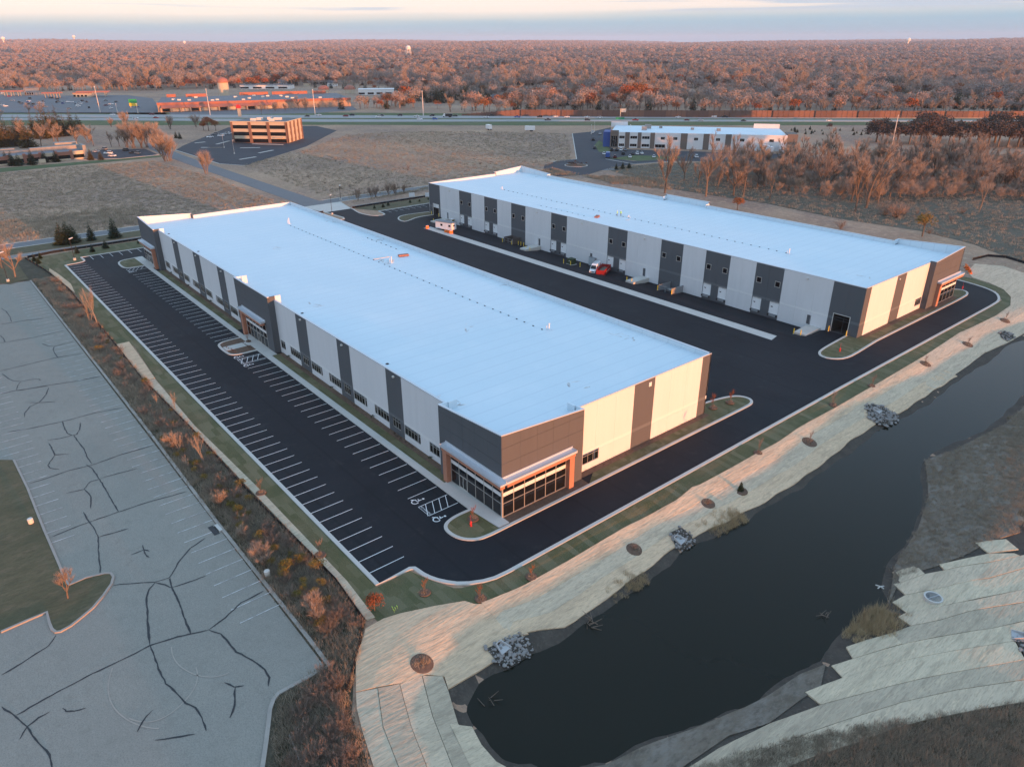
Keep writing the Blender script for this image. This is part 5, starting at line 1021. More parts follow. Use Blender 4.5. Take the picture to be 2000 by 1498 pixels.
# poles
M_pole = mat('pale_pole', (.55, .50, .46), .5); M_wood = mat('pole_timber', (.20, .14, .10), .9)
def light_pole(x, y, h, label, arm=True, m=None, group='highway light poles', r=.22):
    t = thing('light_pole', label, 'light pole', (x, y, 0), math.atan2(CDIR.y, CDIR.x), group); MB().tube((0, 0, 0), (0, 0, h), r, r * .5, 8).build('pole', m or M_pole, t)
    MB().lathe([(.5, h - .4), (.5, h), (.2, h + .25)], 10).build('lamp_head', M_lamp, t) if not arm else MB().box(-.1, 1.6, -.18, .18, h - .15, h + .05).build('lamp_head', M_lamp, t)
    MB().lathe([(.4, 0), (.4, .7)], 10).build('base', M_conc, t)
hm = [(746.7,-114.0,22.9),(730.6,-125.3,8.1),(713.0,-138.8,8.5),(647.7,-183.1,22.2),(589.0,-257.5,21.4),(517.5,-327.6,20.7),(510.8,-451.6,16.9)]
for i, (x, y, h) in enumerate(hm): light_pole(x, y, h, 'tall pale highway light mast, %s from the left' % ordinal(i), False, r=.42)
up_ = [(1079.1,-102.2,11.9),(1476.7,-543.5,18.7),(1233.8,-539.0,17.3),(1124.8,-591.0,18.3),(709.0,-516.5,14.6),(593.6,-499.7,15.2),(520.0,-523.5,15.1),(433.2,-540.6,13.6),(422.9,-534.6,16.6),(306.1,-548.4,10.8),(140.9,-417.5,20.2),(269.4,-625.7,5.2)]
for i, (x, y, h) in enumerate(up_):
    t = thing('utility_pole', 'timber utility pole beyond the highway, %s from the left' % ordinal(i), 'utility pole', (x, y, 0), math.atan2(CDIR.y, CDIR.x), 'utility poles'); MB().tube((0, 0, 0), (0, 0, h), .3, .2, 7).build('pole', M_pole if i in (7, 8, 10) else M_wood, t)
    for zz in ((h - .8, h - 3.2, h - 5.6) if i in (7, 8) else (h - .9,)): MB().box(-.12, .12, -1.6, 1.6, zz, zz + .22).build('cross_arm', M_wood, t)
lp = [(173.9,35.9,8.1),(186.3,16.9,6.6),(384.6,-106.6,7.8),(416.0,-111.9,7.7),(268.5,-324.8,13.0),(327.0,-351.5,6.7),(194.6,-73.3,7.4),(217.9,-89.1,5.5),(319.2,-340.4,4.5)]
for i, (x, y, h) in enumerate(lp): light_pole(x, y, max(6, min(h, 11)), ['dark lamp post on the old lot at the left edge', 'dark lamp post at the far corner of the striped lot', 'right lamp post in the office car park', 'left lamp post in the office car park', 'lamp post in the car park of the blue fronted building', 'lamp post behind the blue fronted building', 'dark lamp post at the drive entrance', 'lamp post across the street from the drive entrance', 'lamp post at the access road'][i], True, M_block if i in (0, 1, 6, 7) else M_pole, 'lamp posts in the car parks', .1)
t = thing('sign_gantry', 'green highway sign on a grey gantry post', 'road sign', (*(372.54,-428.34), 0), math.atan2(CDIR.y, CDIR.x)); MB().tube((0, 0, 0), (0, 0, 9.5), .3).build('post', M_steel, t); MB().box(-.15, .15, -5, .3, 7.6, 8.0).build('arm', M_steel, t); MB().box(-.3, -.16, -4.5, -.6, 6.6, 9.4).build('sign_board', mat('sign_grey_back', (.4, .42, .42), .6), t); MB().box(-.3, -.16, -3.6, 3.6, .9, 2.6).build('low_sign', mat('sign_green', (.02, .22, .12), .5), t)

# ---- cars: body shell, windows, four wheels; shared meshes per shape and colour
CARC = {'white': (.70, .70, .71), 'silver': (.42, .43, .45), 'grey': (.17, .175, .185), 'black': (.015, .016, .018), 'red': (.36, .02, .02), 'maroon': (.12, .015, .02), 'blue': (.03, .09, .30)}
MCAR = {k: mat('car_paint_' + k, c, .3, spec=.5) for k, c in CARC.items()}
def car_meshes(kind):
    if kind == 'sedan': low = [(2.3, .35, .62, .78), (2.15, .25, .78, .86), (.95, .22, .92, .9), (-1.5, .22, .95, .9), (-2.15, .28, .92, .86), (-2.3, .4, .75, .8)]; cab = [(1.05, .9, .93, .80), (.25, .9, 1.42, .66), (-.9, .9, 1.44, .66), (-1.75, .9, .95, .76)]; wb = (1.4, -1.4)
    elif kind == 'suv': low = [(2.35, .4, .8, .82), (2.25, .3, 1.0, .9), (1.1, .28, 1.12, .94), (-2.2, .28, 1.15, .94), (-2.35, .4, 1.0, .9)]; cab = [(1.2, 1.08, 1.12, .86), (.55, 1.08, 1.7, .74), (-1.9, 1.08, 1.74, .74), (-2.25, 1.08, 1.15, .84)]; wb = (1.45, -1.45)
    else: low = [(2.75, .45, .85, .85), (2.65, .35, 1.05, .95), (1.2, .35, 1.15, .97), (-2.6, .35, 1.12, .97), (-2.75, .5, 1.05, .95)]; cab = [(1.35, 1.1, 1.15, .88), (.65, 1.1, 1.82, .78), (-.6, 1.1, 1.84, .78), (-.85, 1.1, 1.15, .86)]; wb = (1.75, -1.75)
    def loft(st, tp):
        mb = MB(); n = 6
        for x, a, b, w in st: mb.v += [(x, -w, a), (x, w, a), (x, w, a + (b - a) * .6), (x, w * tp, b), (x, -w * tp, b), (x, -w, a + (b - a) * .6)]
        for i in range(len(st) - 1):
            for j in range(n): k_ = (j + 1) % n; mb.f.append((i * n + j, i * n + k_, (i + 1) * n + k_, (i + 1) * n + j))
        mb.f.append(tuple(range(n - 1, -1, -1))); mb.f.append(tuple(range((len(st) - 1) * n, len(st) * n))); return mb
    body = loft(low, .93); c1, c2 = cab[1], cab[2]
    body.hexa([(c1[0] - .03, -c1[3] * .93, c1[2] + .004), (c1[0] - .03, c1[3] * .93, c1[2] + .004), (c2[0], c2[3] * .93, c2[2] + .004), (c2[0], -c2[3] * .93, c2[2] + .004)], [(c1[0] - .1, -c1[3] * .85, c1[2] + .05), (c1[0] - .1, c1[3] * .85, c1[2] + .05), (c2[0] + .05, c2[3] * .85, c2[2] + .05), (c2[0] + .05, -c2[3] * .85, c2[2] + .05)])
    return body, loft(cab, .95), wb
CM = {}
wheel_me = MB().tube((0, -.11, 0), (0, .11, 0), .34, .34, 12).mesh('wheel', M_black)
def car(x, y, rz, kind, colr, label, group, z=.065):
    if kind not in CM: b, c_, wb = car_meshes(kind); CM[kind] = (b, c_.mesh('windows', M_glass, fix=True), wb, {})
    b, wm, wb, cache = CM[kind]
    if colr not in cache: cache[colr] = b.mesh('body', MCAR[colr], fix=True)
    t = thing({'sedan': 'sedan_car', 'suv': 'suv_car', 'pickup': 'pickup_truck'}[kind], label, 'car' if kind != 'pickup' else 'pickup truck', (x, y, z), rz, group)
    put('body', cache[colr], t); put('windows', wm, t)
    for wx in wb:
        for s in (-1, 1): put('wheel', wheel_me, t, (wx, s * .80, .34))
    return t
HW = [(707.5,-115.7,'white','suv','f'),(688.4,-144.1,'maroon','suv','f'),(657.9,-122.5,'white','sedan','n'),(650.7,-137.4,'red','sedan','n')] + [(578.2,-244.7,'black','sedan','f'),(580.1,-256.5,'white','sedan','f'),(556.0,-270.8,'maroon','suv','f'),(560.3,-279.5,'black','suv','f'),(540.6,-298.3,'black','sedan','f'),(530.7,-289.2,'white','suv','f'),(530.4,-311.3,'black','suv','f'),(514.0,-318.1,'white','sedan','f'),(509.5,-331.7,'black','suv','f'),(493.8,-345.7,'black','sedan','f'),(486.7,-303.7,'white','suv','n'),(481.4,-315.8,'blue','suv','n')] + [(467.3,-359.7,'white','sedan','f'),(474.6,-371.9,'black','pickup','f'),(449.4,-380.5,'blue','pickup','f'),(437.2,-395.9,'black','suv','f'),(430.4,-408.3,'white','sedan','f'),(420.7,-413.0,'white','sedan','f'),(409.8,-426.7,'white','sedan','f'),(399.6,-432.1,'white','sedan','f'),(413.4,-383.8,'black','pickup','n'),(390.3,-407.7,'black','suv','n'),(363.8,-437.6,'red','pickup','n')] + [(356.7,-485.0,'white','sedan','f'),(339.9,-513.0,'white','suv','f'),(331.4,-517.0,'black','pickup','f'),(336.1,-470.6,'maroon','sedan','n'),(327.0,-477.3,'silver','suv','n'),(302.0,-501.2,'black','sedan','n')] + [(256.1,-554.5,'white','sedan','n')]
hdir = math.atan2(nwl[3][1] - nwl[1][1], nwl[3][0] - nwl[1][0])
for side in 'fn':
    L_ = sorted([h for h in HW if h[4] == side], key=lambda h: lat(h[0], h[1]))
    for i, (x, y, c_, k_, s_) in enumerate(L_): car(x, y, hdir + (math.pi if side == 'f' else 0), k_, c_, '%s %s, %s vehicle from the left on the %s highway lanes' % (c_, {'sedan': 'sedan', 'suv': 'sport utility car', 'pickup': 'pickup truck'}[k_], ordinal(i), 'farther' if side == 'f' else 'nearer'), 'vehicles on the highway')
x, y = (492.10,-336.05); t = thing('dump_truck', 'white and black dump truck on the farther highway lanes', 'truck', (x, y, .065), hdir + math.pi)
MB().hexa([(1.9, -1.1, .6), (4.2, -1.1, .6), (4.2, 1.1, .6), (1.9, 1.1, .6)], [(1.9, -1.05, 2.9), (3.1, -1.0, 2.9), (3.1, 1.0, 2.9), (1.9, 1.05, 2.9)]).build('cab', MCAR['white'], t, fix=True); MB().hexa([(-4.3, -1.2, 1.1), (1.6, -1.2, 1.1), (1.6, 1.2, 1.1), (-4.3, 1.2, 1.1)], [(-4.7, -1.25, 2.9), (1.7, -1.25, 3.0), (1.7, 1.25, 3.0), (-4.7, 1.25, 2.9)]).build('tipper_body', MCAR['black'], t); MB().box(-4.2, 4.0, -.5, .5, .7, 1.05).build('chassis', M_black, t)
for wx in (3.1, -1.8, -3.0):
    for s in (-1, 1): MB().tube((wx, s * .8, .5), (wx, s * 1.12, .5), .5, .5, 12).build('wheel', M_black, t)

# ---- lots and cars beside the offices
zup(poly_sheet('office_lot', [(425.1,-85.2),(444.9,-96.0),(503.0,-135.9),(535.2,-158.2),(499.7,-215.2),(459.6,-212.3),(388.6,-154.1),(336.2,-94.1),(352.0,-86.0)], M_farlot, .02)); zup(poly_sheet('office_lot', [(437.3,-27.2),(458.0,-48.0),(444.4,-72.6),(410.3,-71.1),(410.2,-51.0),(416.3,-33.7)], M_farlot, .02)); zup(poly_sheet('verge', [(413.3,26.5),(412.1,8.7),(409.4,-29.7),(408.0,-50.4),(406.5,-72.4),(400.6,-69.5),(399.4,-48.3),(398.7,-25.0),(396.3,10.6)], M_verge, .045))
zup(poly_sheet('access_road', [(330.0,-332.0),(330.1,-353.0),(262.6,-291.8),(227.6,-262.2),(212.3,-265.7),(202.9,-289.7),(196.8,-282.0),(203.9,-258.4),(203.8,-236.3),(196.7,-214.2),(203.0,-199.1),(220.3,-205.1),(235.0,-219.8),(240.4,-233.8),(237.8,-246.3)], M_farlot, .02)); zup(poly_sheet('parking_area', [(330.1,-353.0),(341.3,-384.1),(255.5,-293.1),(228.6,-311.8),(165.1,-359.5),(136.2,-320.2),(181.4,-298.1),(227.5,-259.2),(263.4,-290.8)], M_farlot, .024))
for i, g_ in enumerate(([(425.1,-85.2),(352.0,-86.0),(336.2,-94.1)], [(423.1,-22.1),(408.0,-50.4),(410.3,-71.1)], [(330.0,-332.0),(237.8,-246.3),(240.4,-233.8),(235.0,-219.8)], [(227.5,-259.2),(204.8,-257.3),(196.8,-282.0)])): struct(ribbon(g_, .5, 0, .14).build('kerb', M_conc))
zup(poly_sheet('verge', [(227.9,-261.7),(227.1,-282.3),(206.2,-298.4),(202.4,-293.5),(210.5,-268.0)], M_verge, .05)); zup(poly_sheet('verge', [(273.9,-297.4),(290.7,-318.9),(259.4,-295.8),(244.4,-281.3),(250.4,-277.4)], M_verge, .05))
for i, g_ in enumerate(([(426.9,-101.3),(418.6,-111.7)], [(452.4,-105.7),(453.7,-112.8)], [(424.4,-104.5),(418.6,-111.7)], [(436.8,-114.5),(448.5,-127.1)], [(378.8,-119.2),(385.5,-130.8)], [(360.1,-100.4),(364.3,-111.4)], [(408.6,-119.3),(402.0,-129.4)], [(423.6,-133.1),(406.8,-146.7)])): struct(ribbon(smooth_line(g_, 1), 1.6, 0, .16).build('kerb', M_conc))
c = (221.83,-230.40); t = thing('roundabout_island', 'round planted island in the turning circle', 'traffic island', (*c, 0)); MB().lathe([(6.2, 0), (6.2, .14), (5.8, .15)], 28).build('kerb_ring', M_conc, t); MB().lathe([(5.8, .16), (3, .5), (.5, .7)], 20).build('planting_bed', M_mulch, t)
LOTS = {'by the low brick office': [(446.6,-45.5,'silver','sedan'),(454.8,-51.9,'grey','suv'),(433.5,-49.2,'white','suv'),(420.4,-48.3,'white','sedan'),(441.7,-60.8,'black','suv'),(426.6,-61.3,'black','sedan'),(422.0,-62.6,'grey','suv')], 'beside the three storey office': [(476.2,-123.9,'white','sedan'),(490.9,-132.8,'grey','suv'),(479.1,-132.5,'white','suv'),(488.1,-138.9,'silver','sedan'),(489.8,-141.9,'white','sedan')],
        'at the blue fronted building': [(323.3,-345.9,'white','suv'),(313.9,-343.9,'silver','sedan'),(292.1,-314.6,'black','pickup'),(262.9,-286.4,'black','sedan'),(249.1,-286.8,'black','suv'),(247.2,-289.2,'black','sedan'),(246.2,-292.1,'white','suv'),(243.9,-293.4,'grey','sedan'),(240.9,-271.7,'white','sedan'),(233.9,-280.5,'black','suv'),(229.7,-284.1,'black','sedan'),(228.7,-287.0,'white','suv'),(227.9,-290.2,'white','sedan'),(227.3,-266.5,'maroon','suv'),(222.5,-273.8,'white','sedan'),(214.0,-284.5,'white','sedan'),(198.2,-302.7,'white','suv'),(200.3,-302.9,'grey','sedan')]}
for place, L_ in LOTS.items():
    L_ = sorted(L_, key=lambda h: lat(h[0], h[1]))
    for i, (x, y, c_, k_) in enumerate(L_): car(x, y, R(20 * (i % 3) + (15 if 'low' in place else 60 if 'three' in place else -48)) if 'blue' not in place else R(-50 + 4 * (i % 3)), k_, c_, '%s parked %s %s, %s from the left' % (c_, {'sedan': 'sedan', 'suv': 'sport utility car', 'pickup': 'pickup'}[k_], place, ordinal(i)), 'cars parked ' + place, .03)
x, y = (230.88,-264.45); t = thing('box_truck', 'blue panelled box van among the cars at the blue fronted building', 'truck', (x, y, .03), R(-50)); MB().box(-3, 1.6, -1.15, 1.15, .7, 3.1).build('cargo_box', MCAR['blue'], t); MB().hexa([(1.65, -1, .5), (3.3, -1, .5), (3.3, 1, .5), (1.65, 1, .5)], [(1.65, -.95, 2.2), (2.4, -.9, 2.2), (2.4, .9, 2.2), (1.65, .95, 2.2)]).build('cab', MCAR['white'], t)
for wx in (2.4, -2): 
    for s in (-1, 1): put('wheel', wheel_me, t, (wx, s * .95, .34))
for i, (x, y) in enumerate(((388.62,-301.51), (361.81,-318.57))):
    t = thing('box_trailer', ['left of the two white box trailers standing on the field', 'right of the two white box trailers standing on the field'][i], 'trailer', (x, y, 0), R(-15 + 50 * i), 'box trailers on the field'); MB().box(-3.2 + i * -.8, 3.2, -1.25, 1.25, .9, 3.7).build('box', MCAR['white'], t)
    for wx in (-2.1, -1.1):
        for s in (-1, 1): MB().tube((wx, s * .8, .45), (wx, s * 1.15, .45), .45, .45, 10).build('wheel', M_black, t)
    MB().box(2.0, 2.2, -.8, .8, 0, .9).build('landing_leg', M_steel, t)

# ---- three storey tan office
M_tan = mat('tan_concrete', (.46, .40, .31), .85, [(.3, .3, (.40, .345, .27))]); M_brown = mat('brown_brick', (.19, .115, .088), .85, [(2, .4, (.15, .09, .07))]); M_flatroof = mat('grey_roof', (.17, .17, .185), .9, [(.15, .5, (.12, .12, .13))])
a = Vector((437.75,-126.13)); b = Vector((411.50,-151.62)); u_ = (b - a).normalized(); L1 = 37.5; n_ = Vector((u_.y, -u_.x))
if n_.dot(Vector((CAM.x, CAM.y)) - a) < 0: n_ = -n_
OF = thing('office_building', 'three storey tan office block with brown brick piers and ribbon windows', 'office building', ((a + b) / 2).to_3d()); D1 = 26.0; HO = 13.0
FO = Frame(a.x, a.y, u_.x, u_.y, n_.x, n_.y); b_ = a + u_ * L1; FP = Frame(b_.x, b_.y, -n_.x, -n_.y, u_.x, u_.y)
for F_, L_, nb in ((FO, L1, 3), (FP, D1, 4)):
    for k_ in range(3):
        z0 = .3 + 4.25 * k_; m_ = MB(); F_.box(m_, 0, L_, -.5, 0, z0 + 2.3, z0 + 4.25 if k_ < 2 else HO); m_.build('spandrel_wall', M_tan, OF)
        for i in range(nb):
            w_ = L_ / nb; m_ = MB(); F_.box(m_, w_ * i + .8, w_ * (i + 1) - .3, -.6, -.3, z0, z0 + 2.3); m_.build('ribbon_window', M_glass, OF)
        if k_ == 0: m_ = MB(); F_.box(m_, 0, L_, -.6, -.4, 0, .3); m_.build('plinth', M_brown, OF)
    for i in range(nb + 1): m_ = MB(); s = L_ / nb * i; F_.box(m_, max(-.4, s - .9), min(L_ + .4, s + .9), -.4, .4, 0, HO + .02); m_.build('brick_pier', M_brown, OF)
    m_ = MB(); F_.box(m_, -.5, L_ + .5, -.6, .25, HO + .02, HO + .45); m_.build('parapet', M_tan, OF)
m_ = MB(); FO.box(m_, .2, L1 - .2, -D1 + .2, -.6, .2, HO - .3); m_.build('core_walls', M_tan, OF); m_ = MB(); FO.box(m_, .1, L1 - .1, -D1, -.5, HO - .29, HO - .1); m_.build('roof', M_flatroof, OF)
for s, n, w_ in ((12, -8, 1.6), (14, -14, 1.8), (25, -7, 1.5), (26, -15, 2.4), (19, -18, 1.2)): m_ = MB(); FO.box(m_, s - w_, s + w_, n - 1.2, n + 1.2, HO - .1, HO + 1.6); m_.build('rooftop_unit', M_lamp, OF)
m_ = MB(); FO.box(m_, 29.5, 34.5, .05, 2.4, 3.2, 3.7); m_.build('entrance_canopy', M_tan, OF)
adopt(OF)
# ---- low brick office at the left
LO = thing('office_building', 'low brick and tan office behind conifers at the left edge', 'office building', (424, -10, 0)); FL = Frame(421.5, 26, 0, -1, -1, 0); M_obr = mat('orange_brick_wall', (.27, .135, .10), .85, [(1, .4, (.26, .10, .07))])
for i in range(8):
    s = 7.6 * i; m_ = MB(); FL.box(m_, s, s + 1.5, -.4, .3, 0, 5.2); m_.build('brick_pier', M_obr, LO); m_ = MB(); FL.box(m_, s + 1.5, s + 7.6, -.4, 0, 2.7, 4.6); m_.build('tan_band', M_tan if i % 2 else M_obr, LO); m_ = MB(); FL.box(m_, s + 1.5, s + 7.6, -.7, -.3, .8, 2.7); m_.build('window', M_glass, LO); m_ = MB(); FL.box(m_, s + 1.5, s + 7.6, -.4, 0, 0, .8); m_.build('sill_wall', M_tan, LO)
m_ = MB(); FL.box(m_, .2, 61.5, -25, -.8, 0, 4.3); m_.build('core_walls', M_tan, LO); m_ = MB(); FL.box(m_, 0, 61.8, -25.2, -.41, 4.31, 4.5); m_.build('roof', M_flatroof, LO)
for a0, a1, n0, n1, z1 in ((36, 61, -16, -12, 6.4), (50, 61.5, -25, -20, 7.4), (0, 30, -25, -22, 6.0), (14, 36, -14, -13, 5.6)): m_ = MB(); FL.box(m_, a0, a1, n0, n1, 4.5, z1); m_.build('roof_screen', M_conc_old, LO)
m_ = MB(); FL.box(m_, 60.2, 61.9, -8, .4, 0, 7.4); m_.build('end_wall', M_conc_old, LO)
adopt(LO)
t = thing('notice_board', 'tan board standing on the lawn by the low brick office', 'sign', (*(413.95,-11.97), 0), R(180)); MB().box(-.15, .15, -1.6, 1.6, .6, 2.6).build('board', M_tan, t); MB().box(-.1, .1, -1.2, -1.0, 0, .6).build('leg', M_tan, t); MB().box(-.1, .1, 1.0, 1.2, 0, .6).build('leg', M_tan, t)
# ---- white two storey building with blue end
a = Vector((260.91,-297.77)); b = Vector((178.69,-363.22)); u_ = (b - a).normalized(); L1 = (b - a).length; n_ = Vector((u_.y, -u_.x))
if n_.dot(Vector((CAM.x, CAM.y)) - a) < 0: n_ = -n_
BW = thing('commercial_building', 'white two storey building with grey bays, white roof and a blue end wall', 'office building', ((a + b) / 2).to_3d()); FQ = Frame(a.x, a.y, u_.x, u_.y, n_.x, n_.y); HB = 9.2; M_gbay = mat('grey_brown_bay', (.15, .125, .11), .85); M_bluew = mat('blue_wall', (.03, .075, .26), .6); DB = 42
bays = [(0, 5.2, 1), (9.2, 12, 1), (17, 19.2, 1), (24.6, 27.4, 1), (43, 47, 1), (56.5, 60, 1), (69.5, 73, 1)]; s = 0; segs = []
for a0, a1, _d in bays:
    if a0 > s: segs.append((s, a0, 0))
    segs.append((a0, a1, 1)); s = a1
segs.append((s, L1, 0)); hl = []
for s0, s1 in ((5.6, 8.9), (12.4, 16.6), (19.6, 24.2)): hl += [(s0, s1, 5.4, 7.0), (s0, s1, .8, 2.4)]
hl += [(31, 33.4, 5.2, 6.8), (38.5, 41, 5.2, 6.8), (51, 53.4, 5.2, 6.8), (64, 66.4, 5.2, 6.8), (78, 80.6, 5.2, 6.8), (86, 88.6, 5.2, 6.8), (95, 97.6, 5.2, 6.8), (27.8, 34, .4, 2.4), (81.5, 84.2, .4, 3.4), (85.5, 88.2, .4, 3.4), (89.5, 92.2, .4, 3.4), (.6, 4.4, .5, 6.8)]
for s0, s1, dk in segs: panel(FQ, s0, s1 - .02, 0, HB + (1.0 if s0 == 0 else 0), M_gbay if dk else M_white, BW, hl, n=.12 * dk, th=.4)
for k_, (s0, s1, z0, z1) in enumerate(hl):
    m_ = MB(); FQ.box(m_, s0, s1, -.38, -.32, z0, z1); o = m_.build('window' if not (81 < s0 < 93) else 'dock_door', M_glass if not (81 < s0 < 93) else M_door, BW)
    f_ = MB(); nn = 3
    for i in range(nn + 1): q_ = s0 + (s1 - s0) * i / nn; FQ.box(f_, q_ - .05, q_ + .05, -.31, -.2, z0, z1)
    f_.build('frame', M_alum, o)
m_ = MB(); FQ.box(m_, .2, L1 - .2, -DB, -.45, 0, HB - .5); m_.build('core_walls', M_white, BW); m_ = MB(); FQ.box(m_, .1, L1 - .1, -DB, -.42, HB - .49, HB - .2); m_.build('roof', M_roof, BW)
m_ = MB(); FQ.box(m_, -4.5, -.1, -14, -2, 0, 9.0); m_.build('blue_wall', M_bluew, BW); m_ = MB(); FQ.box(m_, -3, 8, -DB, -DB + .5, 8, HB + 2.2); m_.build('raised_parapet', M_white, BW); m_ = MB(); FQ.box(m_, L1 - 16, L1, -DB, -DB + .5, 8, HB + 2.4); m_.build('raised_parapet', M_white, BW); m_ = MB(); FQ.box(m_, L1 + .02, L1 + 6, -14, -1, 0, 9.8); m_.build('corner_block', M_gbay, BW)
for s, n, w_, h_ in ((20, -16, 1.6, 2.0), (22, -26, 2, 2.2), (30, -30, 1, 1.2), (50, -24, 1, 1), (66, -20, 1.2, 1.2)): m_ = MB(); FQ.box(m_, s - w_, s + w_, n - 1.2, n + 1.2, HB - .2, HB + h_); m_.build('rooftop_unit', M_conc_old, BW)
adopt(BW)
for i, (x, y) in enumerate(((183.15,-350.65), (176.19,-355.86))):
    t = thing('semi_trailer', ['left white semi trailer backed to the docks of the blue fronted building', 'right white semi trailer backed to the docks of the blue fronted building'][i], 'trailer', (x, y, .03), R(-35 - 12 * i), 'semi trailers'); MB().box(-6, 6, -1.25, 1.25, 1.1, 4.0).build('box', MCAR['white'], t)
    for wx in (-4.6, -3.4):
        for s in (-1, 1): MB().tube((wx, s * .8, .5), (wx, s * 1.15, .5), .5, .5, 10).build('wheel', M_black, t)
    MB().box(3.6, 3.8, -.8, .8, 0, 1.1).build('landing_leg', M_steel, t)
# ---- shopping centre with the orange domed tower
M_ored = mat('orange_red_roof', (.33, .13, .09), .75, [(.2, .3, (.27, .11, .08))]); M_mall = mat('mall_wall', (.34, .25, .19), .85, [(.1, .3, (.32, .2, .14))])
zup(poly_sheet('shop_lot', [(1178.1,72.8),(1111.2,-77.2),(1038.3,-138.7),(1002.6,-201.1),(914.6,-207.3),(741.4,-168.0),(679.4,-155.5),(734.1,-112.1),(841.5,-2.7),(944.9,110.1)], mat('shop_asphalt', (.14, .142, .15), .9, [(.03, .4, (.11, .11, .118))]), .03)); zup(poly_sheet('shop_lot', [(707.5,-163.8),(660.3,-333.5),(612.1,-313.0),(605.4,-266.5),(665.9,-156.0)], mat('shop_asphalt', (.14, .142, .15)), .034))
a = Vector((712.84,-156.98)); b = Vector((654.98,-329.41)); u_ = (b - a).normalized(); L1 = (b - a).length; n_ = Vector((u_.y, -u_.x))
if n_.dot(Vector((CAM.x, CAM.y)) - a) < 0: n_ = -n_
ML = thing('shopping_centre', 'long low shopping centre with orange red fascia and skylit grey roof', 'shopping centre', ((a + b) / 2).to_3d()); FM = Frame(a.x, a.y, u_.x, u_.y, n_.x, n_.y); HMl = 8.2
m_ = MB(); FM.box(m_, 0, L1, -95, 0, 0, HMl - 1.2); m_.build('walls', M_mall, ML); m_ = MB(); FM.box(m_, -.3, L1 + .3, -.02, .6, HMl - 1.9, HMl + .2); m_.build('fascia', M_ored, ML); m_ = MB(); FM.box(m_, -.3, L1 + .3, -95, -.02, HMl - 1.19, HMl - .6); m_.build('roof', M_flatroof, ML)
m_ = MB(); FM.hexa = None; m_.hexa([FM.p(3, .62, HMl - 3.2), FM.p(L1 * .6, .62, HMl - 3.2), FM.p(L1 * .6, 4.5, HMl - 4.6), FM.p(3, 4.5, HMl - 4.6)], [FM.p(3, .62, HMl - 1.9), FM.p(L1 * .6, .62, HMl - 1.9), FM.p(L1 * .6, 4.5, HMl - 4.4), FM.p(3, 4.5, HMl - 4.4)]); m_.build('awning', M_ored, ML)
for i in range(13):
    s = 3 + (L1 * .6 - 6) * i / 12; m_ = MB(); FM.box(m_, s - .3, s + .3, 4.0, 4.6, 0, HMl - 4.5); m_.build('column', M_tan, ML)
    if i < 12: m_ = MB(); FM.box(m_, s + .8, s + 7, .01, .2, .4, 3.0); m_.build('shop_window', M_lamp if i % 3 else M_glass, ML)
random.seed(9)
for i in range(16): s = 12 + (L1 - 24) * rnd(); n = -12 - 70 * rnd(); m_ = MB(); FM.box(m_, s - 1.6, s + 1.6, n - 1.6, n + 1.6, HMl - .6, HMl + .6); m_.build('skylight', M_lamp, ML)
for s0, s1, n in ((5, 14, -92), (24, 44, -88), (78, 108, -95), (112, 150, -94), (155, 170, -90)): m_ = MB(); FM.box(m_, s0, s1, n - 4, n, HMl - .6, HMl + 2.4); m_.build('mansard', M_ored, ML)
adopt(ML)
x, y = (898.85,-287.18); t = thing('domed_tower', 'round tan tower with an orange dome above the shopping centre', 'tower', (x, y, 0)); MB().lathe([(6.4, 0), (6.4, 15.5)], 24).build('drum', M_tan, t, smooth=False); MB().lathe([(6.9, 15.5), (6.7, 17), (5.6, 19.2), (3.6, 20.8), (1.2, 21.6), (.2, 21.8)], 24).build('dome', M_ored, t)
for (px, py, w_, d_, lb) in ((*(860.55,-401.21), 7, 7, 'left orange domed kiosk roof behind the shopping centre'), (*(840.13,-427.61), 8, 8, 'right orange domed kiosk roof behind the shopping centre')):
    t = thing('domed_kiosk', lb, 'kiosk', (px, py, 0), group='domed kiosks'); MB().lathe([(7, 0), (7, 5)], 18).build('drum', M_tan, t); MB().lathe([(7.4, 5), (6.6, 7.6), (4, 9.4), (.5, 10)], 18).build('dome', M_ored, t)
def fuel(x, y, rz, w, d, lb):
    t = thing('fuel_canopy', lb, 'canopy', (x, y, 0), rz, 'orange fuel canopies'); MB().hexa([(-w, -d, 5), (w, -d, 5), (w, d, 5), (-w, d, 5)], [(-w * .92, -d * .8, 6.6), (w * .92, -d * .8, 6.6), (w * .92, d * .8, 6.6), (-w * .92, d * .8, 6.6)]).build('roof', M_ored, t)
    for i in (-.7, 0, .7):
        for s in (-.5, .5): MB().tube((w * i, d * s, 0), (w * i, d * s, 5), .4).build('column', M_tan, t)
th = math.atan2(RT2.y, RT2.x)
fuel(*(995.49,-162.56), th + .2, 19, 6, 'long orange canopy with rows of pumps at the shops'); fuel(*(1005.46,-119.51), th, 10, 6, 'smaller orange canopy left of the long one'); fuel(*(1077.46,-88.19), th, 12, 5, 'leftmost red edged canopy at the shops')
def shed(p, w, d, h, rz, col, lb, roofc=None):
    t = thing('shop_building', lb, 'building', (*p, 0), rz, 'outlying shop buildings'); MB().box(-w, w, -d, d, 0, h).build('walls', col, t); MB().box(-w - .3, w + .3, -d - .3, d + .3, h, h + .8).build('roof', roofc or M_flatroof, t)
    for i in range(4): MB().box(-w + w * .5 * i + .3, -w + w * .5 * i + w * .35, d + .01, d + .12, .8, 3).build('window', M_glass, t); MB().box(-w + w * .5 * i + .3, -w + w * .5 * i + w * .35, -d - .12, -d - .01, .8, 3).build('window', M_glass, t)
